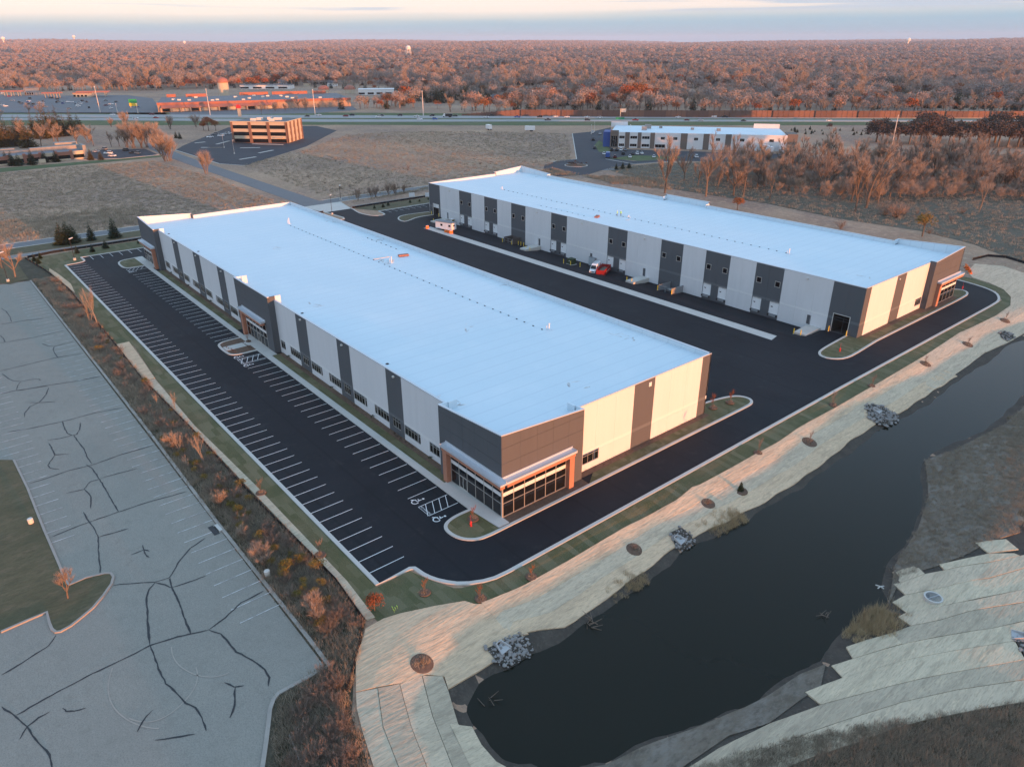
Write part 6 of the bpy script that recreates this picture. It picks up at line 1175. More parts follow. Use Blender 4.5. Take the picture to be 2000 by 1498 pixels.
shed((993.60,-149.75), 9, 5, 4.5, th, M_tan, 'small shop with red roof in front of the long canopy', M_ored); shed((1013.44,-390.03), 36, 9, 5, th, M_band, 'pale flat roofed building behind the shopping centre'); shed((801.59,-444.35), 22, 10, 6, th + .15, M_band, 'white columned building at the right end of the shops', M_band); shed((1083.26,-507.55), 20, 10, 9, th, M_conc_old, 'large grey gabled hall among the trees'); shed((1085.46,-110.46), 6, 6, 8, th, M_steel, 'grey metal shed behind the shops'); shed((2947.02,-330.78), 60, 16, 9, th, M_conc_old, 'long pale roof far off at the left edge', M_band); shed((2767.04,-473.79), 75, 12, 7, th, M_conc_old, 'long pale roofed depot far off at the left', M_band); shed((720.79,-174.85), 5, 2, 3, th, M_band, 'white shed at the left end of the shopping centre')
x, y = (618.73,-199.42); t = thing('sign_pylon', 'tan pylon sign with a red cap in front of the shopping centre', 'sign', (x, y, 0), th); MB().box(-1.3, 1.3, -.8, .8, 0, 7.0).build('pylon', M_tan, t); MB().hexa([(-2.2, -1.2, 7), (2.2, -1.2, 7), (2.2, 1.2, 7), (-2.2, 1.2, 7)], [(-1.4, -.8, 10), (1.4, -.8, 10), (1.4, .8, 10), (-1.4, .8, 10)]).build('red_cap', M_red, t)
x, y = (784.58,-153.59); t = thing('shop_sign', 'green and yellow shop sign board by the highway', 'sign', (x, y, 0), th); MB().box(-4, 4, -.3, .3, 4.6, 8.2).build('green_panel', mat('sign_green2', (.03, .32, .10), .5), t); MB().box(-4, 4, -.3, .3, 1.6, 4.5).build('yellow_panel', mat('sign_yellow', (.75, .48, .03), .5), t)
for s in (-3, 3): MB().tube((s, 0, 0), (s, 0, 4.6), .25).build('post', M_pole, t)
for k_, (x, y, c_, s_) in enumerate([(907.8,-55.2,'white','sedan'),(1004.6,-95.4,'black','suv'),(912.4,-118.5,'white','suv'),(871.0,-117.5,'black','sedan'),(839.0,-113.6,'white','sedan'),(896.0,-133.3,'black','pickup'),(905.6,-154.7,'grey','sedan'),(876.4,-158.4,'black','sedan'),(832.4,-138.5,'maroon','sedan'),(997.7,-116.2,'black','suv'),(1138.6,-84.3,'white','suv'),(1066.4,-82.3,'red','sedan'),(1242.7,-142.1,'silver','sedan'),(926.7,-110.6,'grey','suv'),(858.7,-137.0,'black','sedan')]): car(x, y, th + R(90 * (k_ % 2) + 8 * k_), s_, c_, '%s %s in the shop car park, number %d counted in from its left rows' % (c_, 'car', k_ + 1) if False else '%s %s %s' % (c_, {'sedan': 'sedan', 'suv': 'sport utility car', 'pickup': 'pickup'}[s_], ['at the far left of the shop car park', 'by the pole in the shop car park', 'like a van in the middle of the shop car park', 'just right of the white van in the shop car park', 'in the lowest row of the shop car park', 'below the long orange canopy', 'right of the tall mast in the shop car park', 'near the shopping centre end wall', 'beside the foot of the tall mast', 'under the smaller orange canopy', 'under the leftmost canopy', 'below the leftmost canopy', 'behind the grey metal shed', 'left of the white van in the shop car park', 'left of the tall mast in the shop car park'][k_]), 'cars in the shop car park', .04)
# ---- water towers
def water_tower(x, y, h, lb, legs):
    t = thing('water_tower', lb, 'water tower', (x, y, gz(x, y)), group='distant water towers'); M_wt = mat('water_tower_white', (.70, .66, .60), .5); r = h * .20
    MB().lathe([(r * .3, h * .62), (r, h * .70), (r * 1.05, h * .84), (r * .8, h * .95), (r * .2, h)], 20).build('tank', M_wt, t)
    if legs:
        for i in range(6): a_ = i * math.pi / 3; MB().tube((r * 1.1 * math.cos(a_), r * 1.1 * math.sin(a_), 0), (r * math.cos(a_), r * math.sin(a_), h * .74), h * .022).build('leg', M_wt, t)
        MB().tube((0, 0, 0), (0, 0, h * .64), h * .035).build('riser', M_wt, t)
    else: MB().lathe([(r * .75, 0), (r * .4, h * .12), (r * .35, h * .55), (r * .7, h * .68)], 16).build('stem', M_wt, t)
for (x, y, h), lb, lg in zip([(2730.9,-1712.8,46.9),(2495.1,-5693.2,65.5),(7497.1,-914.1,67.2),(9772.2,-1868.9,73.9),(7946.6,-2461.1,60.9)], ('white water tower on legs above the trees near the middle', 'bright white water tower at the right horizon', 'pale water tower at the left edge of the horizon', 'tiny pale water tower on the left hills', 'tiny water tower between the left hills and the middle'), (1, 0, 0, 0, 0)): water_tower(x, y, h, lb, lg)
# ---- houses among the trees
M_wallh = [mat('house_grey', (.30, .30, .31), .8), mat('house_tan', (.42, .36, .28), .8), mat('house_white', (.62, .62, .62), .8)]; M_roofh = [mat('shingle_grey', (.11, .11, .12), .9), mat('shingle_brown', (.13, .10, .085), .9)]
HS_ = sorted([(501.2,-654.4),(523.3,-703.2),(477.0,-665.1),(519.5,-776.1),(461.7,-766.2),(529.6,-1009.5),(441.2,-716.7),(491.9,-886.2),(388.1,-742.6)] + [(487.4,-952.7),(389.1,-741.4),(334.0,-899.0),(318.6,-934.2),(319.6,-902.1),(256.1,-925.3),(442.0,-990.8),(517.4,-1025.3),(400.0,-930.3),(278.5,-954.8),(418.1,-1255.4)] + [(1034.9,-460.8),(1011.8,-491.1),(1091.0,-447.0)] + [(876.5,-558.0),(813.6,-541.6),(1005.1,-764.1),(709.7,-676.4),(599.9,-479.4)], key=lambda p: lat(*p))
for i, (x, y) in enumerate(HS_):
    t = thing('house', '%s roofed house among the trees beyond the highway, %s house from the left' % (['grey', 'brown'][i % 2], ordinal(i)), 'house', (x, y, 0), th + R([10, 95, -20, 60][i % 4]), 'houses among the trees'); w_, d_ = 6.5, 4.5
    MB().box(-w_, w_, -d_, d_, 0, 4.6).build('walls', M_wallh[i % 3], t); MB().hexa([(-w_ - .4, -d_ - .5, 4.6), (w_ + .4, -d_ - .5, 4.6), (w_ + .4, d_ + .5, 4.6), (-w_ - .4, d_ + .5, 4.6)], [(-w_ - .4, -.05, 8.0), (w_ + .4, -.05, 8.0), (w_ + .4, .05, 8.0), (-w_ - .4, .05, 8.0)]).build('roof', M_roofh[i % 2], t, fix=True)
    for s in (-1, 1):
        for q_ in (-3.6, 0, 3.6): MB().box(q_ - .7, q_ + .7, s * d_ - .06, s * d_ + .06, 1.6, 3.0).build('window', M_glass, t)

random.seed(41)
_lotq = [(1011.4,-54.9),(980.5,-122.6),(914.7,-179.2),(793.9,-173.9),(747.0,-160.9),(777.8,-121.7),(834.7,-69.2),(874.2,-39.3)]
for i in range(30):
    while True:
        x, y = uni(min(p[0] for p in _lotq), max(p[0] for p in _lotq)), uni(min(p[1] for p in _lotq), max(p[1] for p in _lotq))
        if sdist([x], [y], _lotq)[0] < -3: break
    c_ = ['white', 'black', 'silver', 'grey', 'white', 'black', 'blue'][i % 7]; car(x, y, th + R(90 * (i % 2) + 6 * (i % 5)), ['sedan', 'suv'][i % 2], c_, c_ + ' car in the outer rows of the shop car park', 'cars in the outer rows of the shop car park', .04)


# ================================================================== VEGETATION
M_bark = var_mat('bark', (.15, .115, .09), .3)
M_twig = var_mat('bare_twigs', (.24, .165, .125), cols=[(.27, .22, .185), (.37, .285, .225), (.32, .26, .22), (.39, .29, .215), (.29, .23, .195)])
M_twigr = var_mat('shrub_twigs', (.25, .14, .10), cols=[(.20, .165, .14), (.28, .205, .165), (.19, .16, .135), (.25, .175, .135), (.16, .14, .12)])
M_rustleaf = var_mat('rust_leaves', (.26, .085, .04), cols=[(.20, .075, .04), (.30, .09, .035), (.26, .12, .055)])
M_yellowleaf = var_mat('olive_leaves', (.17, .13, .035), cols=[(.14, .12, .03), (.22, .15, .045), (.13, .10, .03)])
M_brownleaf = var_mat('brown_leaves', (.095, .055, .04), cols=[(.085, .060, .052), (.12, .080, .064), (.10, .074, .062)])
M_needle = var_mat('needles', (.028, .045, .022), cols=[(.022, .036, .019), (.033, .050, .024), (.040, .052, .024)])
M_pine = var_mat('pine_needles', (.075, .070, .028), cols=[(.050, .055, .025), (.085, .075, .03), (.11, .085, .035)])
M_straw = var_mat('dry_grass', (.26, .20, .14), cols=[(.25, .21, .165), (.33, .28, .215), (.38, .32, .24), (.24, .195, .155)])
M_greengr = var_mat('green_tufts', (.045, .055, .024), cols=[(.035, .05, .02), (.07, .068, .034), (.05, .055, .026)])
M_woods = var_mat('woods_twigs', (.27, .19, .15), cols=[(.20, .175, .165), (.34, .255, .215), (.28, .235, .215), (.38, .275, .22), (.24, .205, .19), (.35, .215, .165), (.31, .26, .235), (.21, .18, .165)])
def rdir(): 
    while True:
        v_ = Vector((uni(-1, 1), uni(-1, 1), uni(-1, 1)))
        if .05 < v_.length < 1: return v_.normalized()
def tri(mb, p, d, l, w):
    s = d.cross(rdir()); 
    if s.length < 1e-3: s = d.orthogonal()
    s = s.normalized() * w; k = len(mb.v); mb.v += [tuple(p - s), tuple(p + s), tuple(p + d * l)]; mb.f.append((k, k + 1, k + 2))
def leafq(mb, p, r):
    a = rdir() * r; b = a.cross(rdir()).normalized() * r * .7; k = len(mb.v); mb.v += [tuple(p - a), tuple(p + b), tuple(p + a), tuple(p - b)]; mb.f.append((k, k + 1, k + 2, k + 3))
def bare_tree(seed, h=14, up=.45, spread=.55, nt=15, tw=.032, tl=1.5, lev=3, trunk=.28, stems=1):
    random.seed(seed); L_, T_ = MB(), MB()
    def rec(p, d, l, r, q):
        m = p + d * l * .55 + rdir() * l * .05; e = m + (d + rdir() * .18 + Vector((0, 0, .06))).normalized() * l * .5
        if r > .018: L_.tube(p, m, r, r * .8, 4 if q < 3 else 6, False); L_.tube(m, e, r * .8, r * .6, 4 if q < 3 else 6, False)
        if q == 0:
            for i in range(nt):
                f_ = uni(.1, 1); tri(T_, p.lerp(e, f_), (d * .8 + rdir() * .75 + Vector((0, 0, up * .6))).normalized(), tl * uni(.5, 1.15), tw)
            return
        for i in range(4 if q == lev else 3):
            f_ = uni(.45, 1.0) if q < lev else uni(.35, 1.0); pp = p.lerp(e, f_)
            dd_ = (d * (.55 + .2 * (q < lev)) + Vector((uni(-1, 1), uni(-1, 1), 0)).normalized() * spread * uni(.6, 1.2) + Vector((0, 0, up * .5))).normalized(); rec(pp, dd_, l * uni(.5, .68), r * .55, q - 1)
        rec(e, (d + rdir() * .25).normalized(), l * .6, r * .58, q - 1)
    for i in range(stems):
        rec(Vector((uni(-.4, .4), uni(-.4, .4), -.2)) * (stems > 1) + Vector((0, 0, -.2)), (Vector((0, 0, 1)) + rdir() * (.06 if stems == 1 else .28)).normalized(), h * .40, trunk, lev)
    z1 = max(v_[2] for v_ in T_.v); s = h / z1
    for mb in (L_, T_): mb.v = [(x * s, y * s, z * s) for x, y, z in mb.v]
    return L_, T_
def shrub(seed, h=2.6, n=26, nt=9, sp=.7, tw=.022, tl=.9):
    random.seed(seed); L_, T_ = MB(), MB()
    for i in range(n):
        d = (Vector((uni(-1, 1), uni(-1, 1), 0)) * sp + Vector((0, 0, uni(.6, 1.1)))).normalized(); p = Vector((uni(-.25, .25), uni(-.25, .25), -.1)) * h * .4; l = h * uni(.55, .9); e = p + d * l
        tri(L_, p, d, l * 1.1, .03)
        for k_ in range(nt): f_ = uni(.3, 1); tri(T_, p.lerp(e, f_), (d * .7 + rdir() * .7 + Vector((0, 0, .3))).normalized(), tl * uni(.4, 1.0), tw)
    return L_, T_
def leafy(seed, h=9, n=1400, lr=.22, shape=(1, 1, .8), clump=34, cz=.60):
    random.seed(seed); L_, T_ = MB(), MB(); R_ = h * .40; c0 = Vector((0, 0, h * cz)); L_.tube((0, 0, -.2), (0, 0, h * .5), h * .03, h * .018, 6, False)
    for i in range(clump):
        d = rdir(); d.z = abs(d.z) * .9 - .25; c = c0 + Vector((d.x * R_ * shape[0], d.y * R_ * shape[1], d.z * R_ * shape[2])) * uni(.45, .95); r = R_ * uni(.22, .40)
        if i % 3 == 0: L_.tube((0, 0, h * .38), c, h * .012, h * .004, 4, False)
        for k_ in range(n // clump): q = c + rdir() * r * uni(.35, 1) ** .5; leafq(T_, q, lr * uni(.6, 1.2))
    return L_, T_
def spruce(seed, h=9, r=.30, n=26, wide=1.0):
    random.seed(seed); L_, T_ = MB(), MB(); L_.tube((0, 0, -.2), (0, 0, h * .96), h * .02, .02, 6, False)
    for i in range(n):
        f_ = i / (n - 1); z = h * (.06 + .92 * f_); rr_ = h * r * (1 - f_) ** .85 * wide + .12
        for k_ in range(max(5, int(15 * (1 - f_) + 5))):
            a = uni(0, 6.28); l = rr_ * uni(.7, 1.12); d = Vector((math.cos(a), math.sin(a), uni(-.28, .05))); s = Vector((-math.sin(a), math.cos(a), 0)); p = Vector((0, 0, z + uni(-.1, .1) * h * .05)); w = .10 * h * (1 - f_) * uni(.5, 1) * .55 + .07
            k = len(T_.v); T_.v += [tuple(p + s * w * .3), tuple(p - s * w * .3), tuple(p + d * l * .6 - s * w + Vector((0, 0, -.05 * l))), tuple(p + d * l), tuple(p + d * l * .6 + s * w + Vector((0, 0, -.05 * l)))]; T_.f += [(k, k + 1, k + 2, k + 4), (k + 4, k + 2, k + 3)]
            for q in range(3): tri(T_, p + d * l * uni(.3, .9), (d + rdir() * .8).normalized(), l * .3 + .08, w * .35)
    return L_, T_
def woods_crown(seed, h=13, n=620, lr=.62):
    """leafless crown seen from afar: billows of small twig sprays whose faces look outward"""
    random.seed(seed); T_ = MB(); nb = 7; cs = [(Vector((0, 0, h * .66)), h * .27)] + [(Vector((math.cos(i * 1.05 + seed) * h * uni(.14, .26), math.sin(i * 1.05 + seed) * h * uni(.14, .26), h * uni(.46, .68))), h * uni(.17, .25)) for i in range(nb - 1)]
    for i in range(n):
        c, r = cs[i % nb]; d = rdir(); d.z = abs(d.z) if rnd() < .7 else d.z; p = c + Vector((d.x, d.y, d.z * 1.1)) * r * uni(.72, 1.06); o_ = (d + rdir() * .55).normalized(); a = o_.orthogonal().normalized(); b_ = o_.cross(a); t_ = uni(0, 6.28); a, b_ = a * math.cos(t_) + b_ * math.sin(t_), b_ * math.cos(t_) - a * math.sin(t_); q = lr * uni(.55, 1.15)
        k = len(T_.v); T_.v += [tuple(p - a * q * .6 - b_ * q * .35), tuple(p + a * q * .6 - b_ * q * .35), tuple(p + b_ * q * 1.1 + Vector((0, 0, q * .3)))]; T_.f.append((k, k + 1, k + 2))
    for i in range(n // 6):
        c, r = cs[i % nb]; d = rdir(); d.z = abs(d.z); tri(T_, c + d * r * .8, (d + Vector((0, 0, .8))).normalized(), h * .13 * uni(.6, 1.2), lr * .14)
    for i in range(8): p = Vector((uni(-.3, .3), uni(-.3, .3), 0)); tri(T_, p, (Vector((uni(-.25, .25), uni(-.25, .25), 1))).normalized(), h * .55, .16)
    return T_
def pair(name, LT, m1, m2): return (LT[0].mesh('trunk', m1), LT[1].mesh('crown', m2))
BT = [pair('t', bare_tree(100 + i, 14, up=.4 + .1 * (i % 3), spread=.5 + .12 * (i % 2)), M_bark, M_twig) for i in range(5)]
WT = [pair('t', bare_tree(200 + i, 22, up=.55, spread=.42 + .1 * (i % 3), nt=24, tw=.034, tl=1.9, trunk=.36), M_bark, M_twig) for i in range(5)]
MT = [pair('t', bare_tree(230 + i, 8, up=.6, spread=.5, nt=20, tw=.018, tl=1.2, trunk=.10, stems=5, lev=2), M_bark, M_twig) for i in range(4)]
SH = [pair('t', shrub(300 + i, 2.6, 26, 10), M_bark, M_twigr) for i in range(5)]
LF = [pair('t', leafy(320 + i, 3.0, 700, .085), M_bark, M_yellowleaf) for i in range(3)]
OK = [pair('t', leafy(340 + i, 13, 1500, .34), M_bark, M_rustleaf) for i in range(3)]
BO = [pair('t', leafy(350 + i, 14, 2000, .36, (1.15, 1.15, 1.15), 46, .47), M_bark, M_brownleaf) for i in range(3)]
SP = [pair('t', spruce(360 + i, 9, .30 + .04 * i), M_bark, M_needle) for i in range(3)]
PN = [pair('t', spruce(370 + i, 15, .27, 24, 1.15), M_bark, M_pine) for i in range(3)]
HT = {id(p): max(v_.co.z for v_ in p[1].vertices) for L_ in (BT, WT, MT, SH, LF, OK, BO, SP, PN) for p in L_}
SL = [pair('t', bare_tree(250 + i, 9, up=.7, spread=.32, nt=7, tw=.014, tl=.9, trunk=.07, lev=2, stems=2), mat('pale_bark', (.25, .21, .17), .9), M_twig) for i in range(3)]
for p in SL: HT[id(p)] = max(v_.co.z for v_ in p[1].vertices)
random.seed(77)
def plant(pr, x, y, h, label, cat='tree', group=None, name='bare_tree', z=None, parts=('trunk', 'crown')):
    t = thing(name, label, cat, (x, y, gz(x, y) if z is None else z), uni(0, 6.28), group); s = h / HT[id(pr)]; w = s * uni(.9, 1.12)
    for me, n_ in zip(pr, parts): put(n_, me, t, sc=(w, w, s))
    return t
def pick(L_): return L_[int(rnd() * len(L_)) % len(L_)]
def scatter(name, label, pts, protos, cat=None):
    """stuff: one object whose points carry instances of the prototype meshes (geometry nodes)"""
    col = bpy.data.collections.new(name + '_kinds'); 
    for i, me_ in enumerate(protos): col.objects.link(bpy.data.objects.new('%s_kind_%02d' % (name, i), me_))
    me_ = bpy.data.meshes.new(name); me_.from_pydata([p[:3] for p in pts], [], [])
    for nm, ty, vals in (('kind_i', 'INT', [p[5] % len(protos) for p in pts]), ('scl', 'FLOAT', [p[4] for p in pts]), ('rot', 'FLOAT', [p[3] for p in pts])):
        at = me_.attributes.new(nm, ty, 'POINT'); at.data.foreach_set('value', vals)
    o = put(name, me_); ng = bpy.data.node_groups.new(name, 'GeometryNodeTree'); ng.interface.new_socket('Geometry', in_out='INPUT', socket_type='NodeSocketGeometry'); ng.interface.new_socket('Geometry', in_out='OUTPUT', socket_type='NodeSocketGeometry')
    N = ng.nodes; L = ng.links; gi = N.new('NodeGroupInput'); go = N.new('NodeGroupOutput'); ip = N.new('GeometryNodeInstanceOnPoints'); ci = N.new('GeometryNodeCollectionInfo'); ci.inputs['Collection'].default_value = col; ci.inputs['Separate Children'].default_value = True; ci.inputs['Reset Children'].default_value = True
    def na(nm, ty): a = N.new('GeometryNodeInputNamedAttribute'); a.data_type = ty; a.inputs['Name'].default_value = nm; return a.outputs['Attribute']
    cx = N.new('ShaderNodeCombineXYZ'); L.new(na('rot', 'FLOAT'), cx.inputs['Z']); ip.inputs['Pick Instance'].default_value = True
    L.new(gi.outputs[0], ip.inputs['Points']); L.new(ci.outputs[0], ip.inputs['Instance']); L.new(na('kind_i', 'INT'), ip.inputs['Instance Index']); L.new(cx.outputs[0], ip.inputs['Rotation']); L.new(na('scl', 'FLOAT'), ip.inputs['Scale']); L.new(ip.outputs[0], go.inputs[0])
    md = o.modifiers.new('instances', 'NODES'); md.node_group = ng
    return stuff(o, label, cat)
def inpoly(poly, n):
    xs = [p[0] for p in poly]; ys = [p[1] for p in poly]; out = []
    while len(out) < n:
        X = np.random.RandomState(int(rnd() * 1e9)).rand(n * 2, 2); X = X * [max(xs) - min(xs), max(ys) - min(ys)] + [min(xs), min(ys)]
        out += [tuple(q) for q in X[sdist(X[:, 0], X[:, 1], poly) < 0]]
    return out[:n]
def pts_of(xy, s0, s1, kinds, zoff=0.0):
    a = np.array(xy); z = ground_z(a[:, 0], a[:, 1]); return [(x, y, zz + zoff, uni(0, 6.28), uni(s0, s1), int(rnd() * kinds)) for (x, y), zz in zip(xy, z)]

# ---- wetland behind the far warehouse
wl_ = [(140.6,-205.3,25.9),(124.4,-212.8,27.6),(114.3,-225.3,23.6),(140.7,-251.0,22.8),(117.0,-222.1,18.5),(129.4,-227.8,12.9),(121.3,-246.6,14.5),(103.0,-227.4,19.5),(126.7,-268.3,16.2),(146.6,-316.1,14.6),(145.3,-337.0,12.6),(97.7,-258.3,19.9),(116.9,-261.2,11.3),(126.5,-289.1,14.1),(109.1,-290.1,20.3),(116.7,-280.7,13.7),(153.6,-235.0,16.7),(141.9,-230.2,13.7)] + [(78.1,-248.0,17.8),(67.6,-230.9,27.9),(68.0,-240.0,27.6),(69.1,-252.1,14.7),(69.8,-272.8,17.8),(70.7,-287.1,18.8),(74.5,-316.0,21.7),(76.6,-341.6,18.2),(93.4,-341.0,20.0),(64.3,-328.7,9.8),(37.9,-270.7,17.4),(54.4,-332.1,13.0),(37.5,-312.7,15.2),(105.9,-286.3,21.0),(97.4,-262.1,18.1),(72.4,-269.5,19.6),(75.1,-324.4,13.8),(74.2,-344.5,4.6),(49.2,-330.0,10.5),(82.0,-388.2,10.5),(65.4,-386.4,11.2),(87.1,-338.6,19.5),(84.1,-352.6,18.3),(61.1,-341.7,12.9),(91.9,-268.9,18.1),(61.0,-307.1,13.1)]
wl_ = sorted(wl_, key=lambda p: lat(p[0], p[1]))
for i, (x, y, h) in enumerate(wl_): plant(pick(WT) if h > 11 else pick(MT), x, y, min(h, 29), 'bare wetland tree behind the far warehouse, %s from the left' % ordinal(i), group='bare trees in the wetland')
plant(OK[0], *(98.9,-198.6,5.2)[:2], (98.9,-198.6,5.2)[2], 'round orange leaved bush just behind the far warehouse roof edge', 'shrub', name='leafy_shrub')
plant(LF[1], *(33.9,-210.9,8.1)[:2], (33.9,-210.9,8.1)[2], 'yellow leaved bush on the marsh past the far warehouse', 'shrub', name='leafy_shrub')
for i, (x, y, h) in enumerate([(57.4,-200.4,3.9),(53.3,-233.2,6.5),(53.5,-239.0,4.9),(57.7,-233.8,6.6),(37.7,-243.8,2.4),(39.8,-259.0,3.3),(50.7,-245.5,2.1),(34.0,-216.5,2.6)]): plant(pick(SH), x, y, h, 'russet marsh bush behind the far warehouse, %s of the group' % ordinal(i), 'shrub', 'russet marsh bushes', 'bare_shrub')
dw = inpoly([(153.7,-260.2),(146.7,-293.9),(131.1,-326.5),(103.4,-347.5),(73.7,-359.4),(44.5,-372.4),(27.2,-333.4),(52.3,-302.4),(69.6,-268.7),(85.1,-242.8),(111.3,-238.7),(131.4,-237.2)], 64)
for i, (x, y) in enumerate(dw): plant(pick(WT) if i % 3 else pick(BT), x, y, uni(13, 23), 'slender bare tree deep in the wetland thicket', group='slender trees deep in the wetland thicket')
grv = inpoly([(167.2,-447.2),(142.4,-461.6),(118.6,-479.3),(79.1,-516.9),(88.5,-549.9),(131.4,-513.7),(177.4,-479.0)], 22)
for i, (x, y) in enumerate(grv): plant(BO[i % 3], x, y, uni(13, 20), 'dark brown leaved oak deep in the grove beyond the marsh', group='oaks deep in the grove beyond the marsh', name='oak_tree')
for i, (x, y, h) in enumerate([(166.0,-450.5,13.6),(159.3,-450.0,13.1),(153.5,-452.8,14.0),(147.3,-456.1,15.0),(141.7,-458.8,13.9),(138.1,-463.2,14.9),(133.0,-465.4,14.8),(127.9,-467.5,14.4),(124.0,-472.4,15.7),(119.0,-474.5,15.0),(115.0,-479.4,16.3),(110.1,-481.4,15.3),(105.6,-484.5,16.0),(101.3,-488.2,15.2),(97.0,-491.9,16.2),(93.6,-496.2,15.9),(89.6,-498.8,16.4)]): plant(BO[i % 3], x, y, h, 'dark brown leaved oak beyond the marsh, %s from the left of the grove' % ordinal(i), group='dark oaks beyond the marsh', name='oak_tree')
wet = [(205.4,-234.2),(196.7,-273.2),(175.6,-299.4),(152.9,-333.5),(135.6,-379.8),(112.2,-425.3),(61.4,-472.1),(0.2,-309.9),(-12.1,-213.2),(1.5,-200.8),(18.9,-213.0),(37.4,-218.2),(65.8,-215.1),(98.8,-219.2),(121.9,-216.5),(145.9,-215.3)]
brush = inpoly([(160.1,-252.3),(150.0,-289.8),(135.6,-334.7),(117.3,-377.8),(94.3,-400.5),(55.7,-434.0),(12.4,-325.8),(35.1,-297.8),(54.6,-282.1),(72.3,-251.9),(88.3,-240.5),(114.1,-235.2),(134.2,-229.7)], 620)
scatter('brush', 'tangle of bare brown brush in the wetland', pts_of(brush, .5, 1.15, 10), [p[1] for p in MT] + [p[1] for p in MT] + [p[1] for p in SH][:2])
rnd(); small = bpy.data.meshes
def tuft(seed, n=16, h=.7, r=.5, w=.05, m=None):
    random.seed(seed); T_ = MB()
    for i in range(n): p = Vector((uni(-r, r), uni(-r, r), -.03)); tri(T_, p, Vector((uni(-.5, .5), uni(-.5, .5), 1)).normalized(), h * uni(.5, 1.2), w)
    return T_.mesh('tuft', m or M_straw)
TN = [tuft(460 + i, 46, .55 + .1 * (i % 3), .55, .016) for i in range(4)] + [tuft(470 + i, 40, .35, .5, .016, M_greengr) for i in range(2)]; SN = [pair('t', shrub(310 + i, 2.6, 34, 26, .75, .010, .62), M_bark, M_twigr) for i in range(5)]
for p in SN: HT[id(p)] = max(v_.co.z for v_ in p[1].vertices)
TU = [tuft(400 + i, 18, .7 + .12 * (i % 3), .9, .07) for i in range(5)]; TG = [tuft(420 + i, 16, .35, .7, .06, M_greengr) for i in range(3)]; M_reed = var_mat('reed', (.42, .32, .19), cols=[(.34, .26, .16), (.46, .36, .22), (.40, .29, .17)]); RE = [tuft(440 + i, 44, 1.5, .6, .026, M_reed) for i in range(3)]
struct(sheet('marsh', wet, mat('marsh_soil', (.115, .098, .072), .95, [(.03, .7, (.07, .064, .045), (.42, .6)), (.12, .6, (.15, .125, .09), (.5, .66)), (.6, .6, (.06, .054, .04), (.5, .66))], bump=(1.2, .3)), .04, 12))
scatter('marsh_grass', 'matted dry marsh grass behind the far warehouse', pts_of(inpoly(wet, 9000), .5, 1.2, 6), TU)
small_pond = struct(zup(poly_sheet('marsh_pool', [(113.0,-371.4),(110.1,-386.7),(102.0,-399.8),(91.1,-395.7),(85.5,-377.7),(92.5,-363.7),(101.4,-360.6)], M_water, .03)))
# ---- fields
f1 = [(383.8,24.9),(392.5,11.1),(392.7,-23.8),(386.6,-61.1),(308.7,-68.1),(243.0,-66.8),(227.2,-69.0),(231.2,-37.1),(230.8,-9.1),(232.3,15.6),(233.0,39.3)]; f2 = [(337.9,-91.9),(377.2,-148.8),(430.9,-205.5),(420.3,-250.5),(367.7,-305.7),(332.3,-329.1),(239.2,-244.5),(227.3,-207.1),(227.1,-157.5),(215.4,-95.7),(226.6,-87.1),(289.9,-91.5)]
scatter('field_grass', 'dry tufted grass of the open fields', pts_of(inpoly(f1, 7000) + inpoly(f2, 9000), .45, 1.0, 5), TU)
f3 = [(209.9,-90.3),(219.3,-134.5),(229.3,-191.4),(208.0,-200.2),(188.7,-216.8),(164.8,-234.7),(144.3,-213.3),(170.8,-205.0),(222.3,-213.3)]; scatter('rough_field', 'rough dry grass round the turning circle', pts_of(inpoly(f3, 1500) + inpoly([(223, -20), (223, 40), (262, 40), (262, -20)], 900), .8, 1.5, 5), TU)
for i, (x, y) in enumerate(inpoly(f2, 26)): plant(pick(SH), x, y, uni(1.0, 1.9), 'low reddish weed clump on the open field', 'shrub', 'weed clumps on the open field', 'weed_clump')
# ---- trees beyond the street and round the offices
nw_t = [(522.8,-7.0,18.7),(512.2,-9.9,20.7),(506.6,-16.8,20.8),(511.0,-21.8,21.8),(500.0,-25.1,19.3),(496.5,-29.5,18.5),(500.2,-35.2,17.2),(495.6,-41.0,14.1),(493.0,-44.2,14.9),(474.8,-46.4,16.0),(479.2,-51.1,14.7),(511.4,-0.8,21.2),(532.1,-16.9,19.2),(540.3,-29.3,19.6),(525.2,-36.7,18.6),(512.6,-41.2,17.6),(700.4,-28.5,14.0),(777.5,-48.3,17.6),(768.8,-59.3,13.3),(743.5,-49.5,16.0),(733.0,-62.8,17.0)]
for i, (x, y, h) in enumerate(nw_t): (i % 2 == 0) and plant(pick(BT), x, y, h * .85, 'bare tree in the copse behind the low brick office, %s planted' % ordinal(i) if False else 'bare tree in the copse behind the low brick office', group='copse behind the low brick office')
for i, (x, y, h) in enumerate([(524.5,-11.2,17.6),(520.4,-16.3,18.7),(499.5,-18.4,16.9),(557.1,-30.7,17.7),(562.4,-40.4,21.4),(563.9,-47.1,21.0),(563.9,-55.7,17.5),(573.0,-62.0,14.1),(526.5,-8.6,17.6),(512.8,-12.0,15.3),(518.3,-18.9,18.7),(548.1,-33.9,19.2),(554.4,-42.2,19.0),(555.0,-49.7,15.8),(512.9,-5.1,16.7)]): plant(PN[i % 3], x, y, h, 'tall golden green conifer in the copse at the left, %s listed' % ordinal(i), group='conifers in the left copse', name='conifer_tree')
